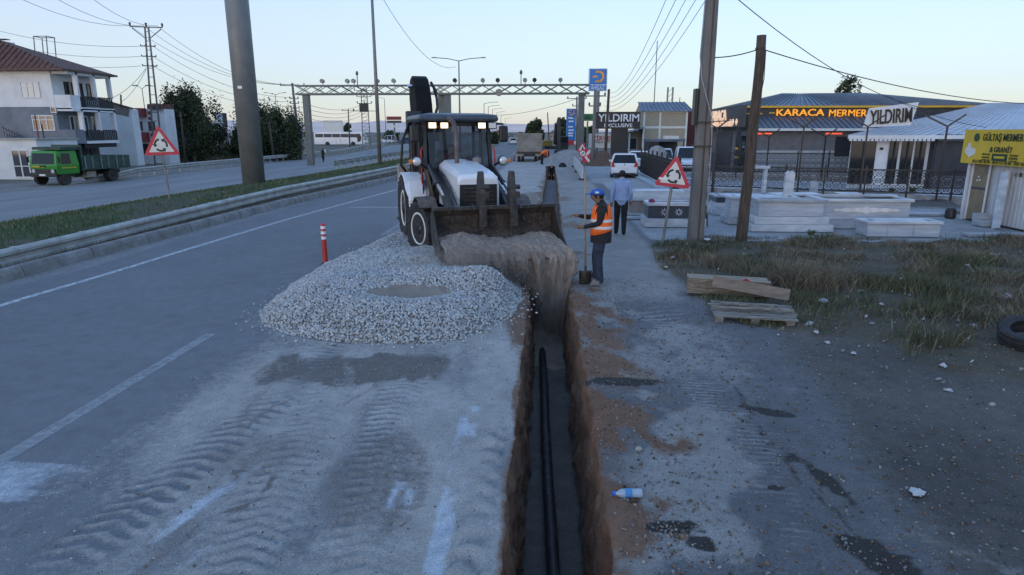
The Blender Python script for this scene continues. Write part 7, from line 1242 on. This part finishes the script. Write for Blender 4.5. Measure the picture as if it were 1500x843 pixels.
p = MB().prism([(x - .14, z + zz(217.5)) for x, z in round_tri(.72, .04)], 'y', -.02, -.005).build('triangle_plate', M_SIGNR, rs); MB().prism([(x - .14, z + zz(217.5)) for x, z in round_tri(.48, .02)], 'y', -.026, -.021).build('sign_face', M_SIGNW, p); MB().lathe([(.05, -.034), (.05, -.03)], (-.12, 0, zz(216)), 'y', 8).prism([(-.24, zz(221)), (-.08, zz(221)), (-.04, zz(218)), (-.16, zz(217))], 'y', -.034, -.028).build('digger_symbol', M_SIGNB, p)
p = MB().bb(-.12, .36, -.05, -.035, zz(238), zz(219)).build('chevron_board', M_SIGNR, rs); MB().prism([(.30, zz(219.5)), (.35, zz(220)), (.35, zz(224)), (.12, zz(229)), (.35, zz(235)), (.35, zz(237.5)), (.25, zz(237.5)), (-.04, zz(229))], 'y', -.056, -.051).build('white_chevron', M_SIGNW, p)
p = MB().lathe([(.24, -.06), (.24, -.052)], (-.12, 0, zz(225)), 'y', 20).build('round_plate', M_SIGNR, rs); MB().lathe([(.17, -.066), (.17, -.061)], (-.12, 0, zz(225)), 'y', 20).build('sign_face', M_SIGNW, p); MB().bar((-.2, -.07, zz(227)), (-.04, -.07, zz(223)), .05).build('arrow', M_SIGNB, p)
# ------------------------------------------------------------------ signs and buildings beyond
M_BLUE = mat('blue_sign_face', (.015, .17, .50), .4, var=.08); M_ORG = mat('orange_print', (.85, .36, .03), .5); M_WPR = mat('white_print', (.75, .77, .8), .5); M_DARKS = mat('dark_signboard', (.022, .02, .02), .5)
def po_logo(parent, x, y, z, s):
    """stylised D ring with speed bars"""
    b = MB(); n_ = 14; v = []
    for i in range(n_ + 1): a = R(-90 + 180 * i / n_); v += [(x + s * (.1 + .30 * math.cos(a)), y, z + s * .36 * math.sin(a)), (x + s * (.1 + .50 * math.cos(a)), y, z + s * .54 * math.sin(a))]
    b.add(v, [(2 * i, 2 * i + 2, 2 * i + 3, 2 * i + 1) for i in range(n_)]); b.add([(x - s * .3, y, z + s * .36), (x + s * .12, y, z + s * .36), (x + s * .12, y, z + s * .54), (x - s * .2, y, z + s * .54)], [(0, 1, 2, 3)]); b.add([(x - s * .3, y, z - s * .54), (x + s * .12, y, z - s * .54), (x + s * .12, y, z - s * .36), (x - s * .2, y, z - s * .36)], [(0, 1, 2, 3)]); b.add([(x - s * .55, y, z - s * .09), (x - s * .05, y, z - s * .09), (x - s * .05, y, z + s * .09), (x - s * .5, y, z + s * .09)], [(0, 1, 2, 3)]); return b.build('logo', M_ORG, parent)
AY = 82.; a0 = AT(876, 116, AY); pa = thing('petrol_sign', 'tall blue square sign with orange logo on a pole', 'sign', (a0.x, AY, 0)); zz = lambda v: AT(876, v, AY).z; hw = 12.8 / 930 * AY
MB().tube([(0, .3, 0), (0, .3, zz(132))], .3, 12).build('pole', M_LPOST, pa); p = MB().bb(-hw, hw, 0, .6, zz(133.5), zz(100.5)).build('sign_box', M_WPR, pa); f_ = MB().bb(-hw + .1, hw - .1, -.03, -.004, zz(124), zz(101.5)).build('blue_face', M_BLUE, p); po_logo(p, 0, -.05, zz(112.5), 1.25); MB().bb(-hw + .1, hw - .1, -.03, -.004, zz(132.8), zz(125)).build('blue_face', M_BLUE, p); lettering('AHGAZ', p, (0, -.05, zz(128.8)), .5, M_WPR, 1.7, .02, bold=.01)
BY2 = 92.; a0 = AT(836.5, 180, BY2); pb = thing('price_totem', 'tall narrow blue price totem with orange logo on top', 'sign', (a0.x, BY2, 0)); zz = lambda v: AT(836, v, BY2).z; hw = 6.6 / 930 * BY2
p = MB().bb(-hw, hw, 0, .6, zz(212), zz(159.5)).build('totem', M_BLUE, pb); po_logo(p, 0, -.02, zz(165), .75)
for i, v in enumerate((173, 178, 186, 191, 195.5, 199)): MB().bb(-hw * (.6 - .1 * (i % 2)), hw * (.6 - .1 * (i % 3)), -.03, -.003, zz(v + 1.2), zz(v - 1.0)).build('price_line', M_WPR, p)
q = MB().bb(-hw * 1.3, hw * 1.5, -.5, -.4, zz(212.5), zz(205.5)).build('red_panel', M_RED, pb); MB().lathe([(.3, -.51), (.3, -.505)], (hw * 1.1, 0, zz(209)), 'y', 16).build('round_print', M_WPR, q)
a0 = AT(861, 172, 95); pg = thing('green_sign', 'green luminous board on a post beside the gantry leg', 'sign', (a0.x, 95, 0)); zz = lambda v: AT(861, v, 95).z; MB().tube([(0, .2, 0), (0, .2, zz(178))], .12, 8).build('post', M_LPOST, pg); p = MB().bb(-.85, .85, 0, .2, zz(177.5), zz(167)).build('board', mat('green_board', (.03, .22, .07), .5), pg); lettering('GO', p, (0, -.04, zz(172)), .55, M_IRON, .95, .02, bold=.01)
YS2 = 70.; a0 = AT(906, 176, YS2); pyl = thing('black_signboard', 'black signboard with pale raised name lettering on a dark wall', 'sign', (a0.x, YS2, 0)); zz = lambda v: AT(906, v, YS2).z; ux = lambda u: AT(u, 176, YS2).x - a0.x
p = MB().bb(ux(873), ux(938), 0, .4, zz(189), zz(164)).build('board', M_DARKS, pyl); lettering('YILDIRIM', p, ((ux(876) + ux(936)) / 2, -.06, zz(173)), zz(167.5) - zz(178.5), M_WPR, ux(936) - ux(876), .1, bold=.012); lettering('EXCLUSIVE', p, ((ux(885) + ux(927)) / 2, -.06, zz(184)), zz(181.5) - zz(187), M_WPR, ux(926) - ux(885), .08, bold=.012); MB().bb(ux(897), ux(921), .1, 1.0, 0, zz(189)).build('wall', M_DARKS, pyl)
a0 = AT(879, 207, 74); pz = thing('banner', 'white banner with red capital lettering under the black signboard', 'banner', (a0.x, 74, 0)); zz = lambda v: AT(879, v, 74).z; ux = lambda u: AT(u, 207, 74).x - a0.x; p = MB().bb(ux(862), ux(896), 0, .05, zz(217), zz(196)).build('sheet', M_SIGNW, pz); lettering('ZİRVE', p, (.1, -.03, zz(202)), .68, M_RED, ux(893) - ux(866), .02, bold=.01); lettering('İNŞAAT', p, (.1, -.03, zz(208.5)), .26, M_IRON, 2.0, .02, bold=.01); [MB().bb(x - .05, x + .05, .06, .16, 0, zz(196)).build('post', M_LPOST, pz) for x in (ux(863), ux(895))]
# beige two-storey building
YB = 75.; a0 = AT(942, 190, YB); be = thing('beige_building', 'two storey beige panel building with white trim and metal roof', 'building', (a0.x, YB, 0)); zz = lambda v, Y_=YB: AT(960, v, Y_).z; Wb = AT(1006, 190, YB).x - a0.x; M_BEI = mat('beige_panel', (.34, .30, .215), .8, var=.08)
MB().bb(0, Wb, 0, 7, 0, zz(163)).build('wall', M_BEI, be)
for z in (zz(163.5), zz(187), .1): MB().bb(-.02, Wb + .02, -.05, 0, z - .12, z + .12).build('trim', M_SIGNW, be)
for x in (.08, Wb * .38, Wb - .08): MB().bb(x - .1, x + .1, -.06, -.001, 0, zz(163)).build('trim', M_SIGNW, be)
seamed(be, [(-.5, -.4, zz(163.5)), (Wb + .5, -.4, zz(163.5)), (Wb + .2, 3.5, zz(149.5, 78)), (-.2, 3.5, zz(149.5, 78))], 12); MB().prism([(0, zz(163)), (7, zz(163)), (3.5, zz(150, 78))], 'x', -.05, 0).build('gable', M_BEI, be)
seamed(be, [(-3.0, -1.2, zz(199)), (.0, -1.2, zz(188)), (.0, 4, zz(188)), (-3.0, 4, zz(199))], 6, 'porch_roof'); [MB().bb(x, x + .15, -1.1, -.95, 0, zz(196)).build('porch_column', M_SIGNW, be) for x in (-2.6, -1.7, -.2)]; window(be, -2.4, .8, 2.0, 1.4, 1.5, 'y', 2); MB().bb(-2.7, 0, 1.5, 5, 0, zz(192)).build('porch_wall', M_BEI, be)
rr0 = AT(1006, 165, 84).x; tag(MB().bb(0, 6, 0, 5, 0, AT(1010, 163, 84).z).build('red_shed', mat('red_brown_cladding', (.12, .03, .025), .8), None, (rr0, 84, 0)), 'dark red shed behind the beige building', 'shed')
# ------------------------------------------------------------------ gantry with cameras
M_GAN = mat('gantry_steel', (.10, .125, .13), .5, .3, var=.15); GY = 70.
def gantry(label, uL, uR, cols, Y_, cams):
    xL, xR = AT(uL, 130, Y_).x, AT(uR, 130, Y_).x; t = thing('camera_gantry', label, 'gantry', (xL, Y_, 0)); Lg = xR - xL; zt_, zb_ = AT(650, 125, Y_).z, AT(650, 137.5, Y_).z; n = max(4, int(Lg / 1.6))
    for yy in (0, .9):
        MB().bar((0, yy, zt_), (Lg, yy, zt_), .14).build('top_chord', M_GAN, t); MB().bar((0, yy, zb_), (Lg, yy, zb_), .18).build('bottom_chord', M_GAN, t)
        for k in range(n): a, b_ = Lg * k / n, Lg * (k + 1) / n; MB().bar((a, yy, zb_), (b_, yy, zt_), .07).build('diagonal', M_GAN, t); MB().bar((a, yy, zt_), (b_, yy, zb_), .07).build('diagonal', M_GAN, t)
    for u in cols: x = AT(u, 150, Y_).x - xL; MB().bb(x - .32, x + .32, .1, .8, -.9, zb_ - .09).build('column', M_GAN, t)
    for u, dark, hh in cams:
        x = AT(u, 120, Y_).x - xL; p = MB().bar((x, .4, zt_), (x, .4, zt_ + .3), .06).build('camera_bracket', M_GAN, t)
        if hh: MB().tube([(x, .4, zt_), (x, .4, zt_ + 1.4)], .05, 6).lathe([(.12, 1.1), (.16, 1.25), (.1, 1.5)], (x, .4, zt_), 'z', 8).build('sensor_mast', M_GAN, p)
        else: MB().lathe([(.20, -.30), (.23, -.26), (.20, .2), (.1, .25)], (x, .3, zt_ + .48), 'y', 14).build('camera', M_IRON if dark else M_LPOST, p)
    return t
gantry('lattice traffic camera gantry over the opposite carriageway', 432, 650, (447, 646), GY + 1, ((471, 0, 0), (508, 0, 0), (517, 0, 0), (522, 0, 1), (552, 0, 0), (576, 0, 0)))
gg = gantry('lattice traffic camera gantry over the closed carriageway', 638, 864, (655, 852), GY, ((666, 1, 0), (707, 0, 0), (729, 1, 0), (763, 0, 1), (769, 0, 0), (783, 1, 0), (821, 0, 0)))
MB().lathe([(.38, 0), (.38, -.06)], (AT(731, 137, GY).x - AT(638, 130, GY).x, -.1, AT(731, 136, GY).z), 'y', 20).build('round_plate', M_LPOST, gg)
# poles on the right of the road
for u0, v0, u1, v1, Y_, ar, m_, l in ((868, 241, 872, 133, 56, ((.93, 1.8), (.8, 1.0)), M_CPOLE, 'concrete pole with short crossarms in front of the petrol sign'), (886, 240, 892, 131, 60, (), M_WPOLE, 'dark wooden pole crossing the black signboard'), (845, 230, 845, 143, 88, ((.98, 2.6), (.85, 1.2), (.75, 1.2), (.65, 1.2)), M_CPOLE, 'concrete pole with crossarms behind the gantry leg'), (958, 150, 963, 60, 80, (), M_GALV, 'slender flagpole rising behind the beige building'), (990, 200, 996, 143, 90, (), M_GALV, 'thin lamp mast behind the metal roof'), (805, 200, 802, 165, 150, (), M_WPOLE, 'thin pole right of the distant tree'), (1090, 245, 1082, 190, 41, (), M_IRON, 'short dark mast at the corner of the grey shop')):
    a = AT(u0, v0, Y_); a.z = 0; wood_pole(l, a, AT(u1, v1, Y_), ar, .16 if m_ is not M_GALV else .07, m_)
lm = thing('lattice_mast', 'short lattice antenna mast beyond the beige building', 'mast', (AT(981, 150, 110).x, 110, 0)); zz = AT(981, 128, 110).z
for sx_, sy_ in ((-1, -1), (1, -1), (1, 1), (-1, 1)): MB().bar((sx_ * .45, sy_ * .45, 0), (sx_ * .4, sy_ * .4, zz), .09).build('leg', M_LAT, lm)
for k in range(12): MB().bar((-.43, -.45, zz * k / 12), (.43, -.45, zz * (k + 1) / 12), .06).build('brace', M_LAT, lm)
# ------------------------------------------------------------------ distance: trees, houses, hills
for u, top, Y_, wpx, l, sd in ((786, 177, 130, 12, 'round distant tree right of the tipper', 21), (826, 176, 140, 12, 'conical distant tree left of the price totem', 22), (776, 184, 150, 7, 'small distant tree behind the tipper', 23), (720, 196, 160, 10, 'dark low hedge tree beyond the loader mirror', 24), (1235, 117, 62, 17, 'sparse feathery tree behind the grey shop roof', 25), (450, 178, 190, 3, 'slim poplar left of the coach', 26), (510, 181, 190, 5, 'small pointed tree behind the coach', 27), (572, 196, 180, 12, 'dark tree beside the distant red sign', 28), (640, 190, 200, 10, 'distant dark tree behind the loader boom', 29), (862, 188, 130, 8, 'dark tree behind the green sign', 30)):
    h = AT(u, top, Y_).z; sp = l.startswith('sparse'); tree('tree', l, (AT(u, 200, Y_).x, Y_, 0), h, wpx / 930 * Y_, h * (.55 if sp else .12), 2600 if sp else 7000, .22 if sp else .5, sd, None, .5)
rgd = np.random.default_rng(77); M_FARW = [mat('far_wall_white', (.5, .5, .5), .9), mat('far_wall_grey', (.32, .32, .33), .9), mat('far_wall_tan', (.38, .33, .28), .9)]; M_FARR = [mat('far_roof_red', (.2, .1, .08), .9), mat('far_roof_grey', (.16, .17, .19), .9)]
spots = [(732, 196, 14, 240), (748, 199, 10, 300), (762, 198, 12, 260), (700, 197, 12, 280), (772, 196, 10, 320), (812, 196, 14, 240), (850, 190, 16, 180), (600, 198, 12, 240), (625, 199, 10, 260), (690, 199, 10, 350), (910, 190, 14, 140), (555, 200, 10, 260), (425, 200, 10, 300), (1030, 185, 14, 110)]
for i, (u, v, wpx, Y_) in enumerate(spots):
    w = wpx / 930 * Y_; h = AT(u, v, Y_).z; hb = thing('distant_building', 'far %s walled building with a %s roof along the road' % (('white', 'grey', 'tan')[i % 3], ('red', 'grey')[i % 2]), 'building', (AT(u, 200, Y_).x, Y_, 0), rgd.uniform(-.3, .3), 'distant %s buildings along the road' % ('white', 'grey', 'tan')[i % 3]); MB().bb(-w / 2, w / 2, 0, w * .7, 0, h).build('wall', M_FARW[i % 3], hb); MB().prism([(-w / 2 - .3, h), (w / 2 + .3, h), (w * .2, h + 1.2), (-w * .2, h + 1.2)], 'y', -.3, w * .7 + .3).build('roof', M_FARR[i % 2], hb)
    for k in range(3): MB().bb(-w * .4 + k * w * .3, -w * .4 + k * w * .3 + w * .14, -.03, 0, h * .35, h * .7).build('window', M_DGLASS, hb)
# red distant sign, small round sign
a0 = AT(577, 178, 150); rsn = thing('roadside_billboard', 'distant red billboard on a post left of the loader', 'billboard', (a0.x, 150, 0)); MB().tube([(0, .2, 0), (0, .2, a0.z)], .2, 8).build('post', M_LPOST, rsn); MB().bb(-1.7, 1.7, 0, .3, AT(577, 176, 150).z, AT(577, 171, 150).z).build('red_panel', M_FRED, rsn); MB().bb(-1.7, 1.7, 0, .3, AT(577, 180.5, 150).z, AT(577, 177, 150).z).build('dark_panel', M_DGREY, rsn); MB().bb(-1.3, 1.3, 0, .2, AT(577, 187, 150).z, AT(577, 184, 150).z).build('white_panel', M_SIGNW, rsn)
M_HILL = mat('haze_tinted_hills', (.74, .56, .48), .95, var=.1, scale=.004)  # pale pink distance haze is put into the hills' base colour
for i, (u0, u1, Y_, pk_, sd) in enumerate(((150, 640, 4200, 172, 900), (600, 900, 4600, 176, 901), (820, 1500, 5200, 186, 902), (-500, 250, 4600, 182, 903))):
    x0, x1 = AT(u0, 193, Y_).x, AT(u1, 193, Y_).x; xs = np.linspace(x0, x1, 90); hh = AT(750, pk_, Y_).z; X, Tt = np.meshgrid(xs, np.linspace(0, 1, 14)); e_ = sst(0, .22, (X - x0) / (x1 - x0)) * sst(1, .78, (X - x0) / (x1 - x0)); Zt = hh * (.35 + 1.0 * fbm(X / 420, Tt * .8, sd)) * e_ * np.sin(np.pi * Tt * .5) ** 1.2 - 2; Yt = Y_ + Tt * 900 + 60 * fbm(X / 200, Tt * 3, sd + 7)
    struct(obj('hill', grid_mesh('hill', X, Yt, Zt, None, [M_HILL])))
# ------------------------------------------------------------------ wires
M_WIRE = mat('black_wire', (.012, .012, .013), .6)
def wire(label, a, b_, sag, r=.012, group=None, n=14, cat='wire'):
    a, b_ = Vector(a), Vector(b_); pts = [a.lerp(b_, k / n) - Vector((0, 0, sag * 4 * (k / n) * (1 - k / n))) for k in range(n + 1)]; tag(MB().tube(pts, r, 5).build('overhead_wire', M_WIRE), label, cat, group)
cpt = CPB + CPD; wtop = WPB + WPD * .94
wire('black cable from the wooden pole top to the concrete pole', wtop, CPB + CPD * .62 + Vector((.15, 0, 0)), .05, .014)
wire('black cable running from the wooden pole over the white shop roof', wtop, AT(1500, 152, 26), .25, .014); wire('black cable sagging from above the picture to the grey shop roof', AT(1072, -8, 20), AT(1360, 160, 34), .55, .014)
wire('thin cable dropping from the roof cable to the shop eave', AT(1300, 141, 32), AT(1445, 187, 31), .2, .012)
for i in range(5): wire('thin wire climbing from the roadside pole towards the concrete pole top', AT(889 - i * 1.5, 134 + i * 7, 60), AT(978 + i * 14, -6 + i * 1.5, 24), 1.2, .011, 'wires along the right of the road')
for i in range(3): wire('wire leaving the pylon crossarm towards the right beyond the trees', AT(190 + i * 20, 38, PYL[1]), AT(430 + i * 4, 124, 72 + i * .2), 1.6, .018, 'pylon wires to the right'); wire('wire leaving the pylon top towards the upper left', AT(190 + i * 20, 38, PYL[1]), AT(20 + i * 55, -6, 50), .6, .018, 'pylon wires to the left')
for i, v in enumerate((68, 83, 97)): wire('low wire from the pylon side arms over the house roof', AT(206, v, PYL[1]), AT(0, v - 22 + 4 * i, 66), .5, .018, 'low pylon wires to the left'); wire('low wire from the pylon side arms passing behind the column', AT(224, v, PYL[1]), AT(432, 143 + 6 * i, 72), 1.3, .018, 'low pylon wires to the right')
wire('service cable from the pylon down to the house balcony', AT(214, 100, PYL[1]), AT(152, 148, 57), .5, .02); wire('service cable from the pylon to the gabled building', AT(214, 102, PYL[1]), AT(177, 150, 72), .4, .02)
wire('long cable sagging from the lamp post top to the double lamp', AT(556, -10, 52), AT(668, 98, 82), 1.8, .02); wire('cable from the loader side lamps to the crossarm pole', AT(700, 167, 150), AT(845, 145, 88), 1.0, .03)
for i in range(4): wire('far wire between the gantry pole and transformer tower', AT(441, 150 + i * 7, 76), AT(533, 152 + i * 5, 118), 1.0, .025, 'far wires beyond the gantry')
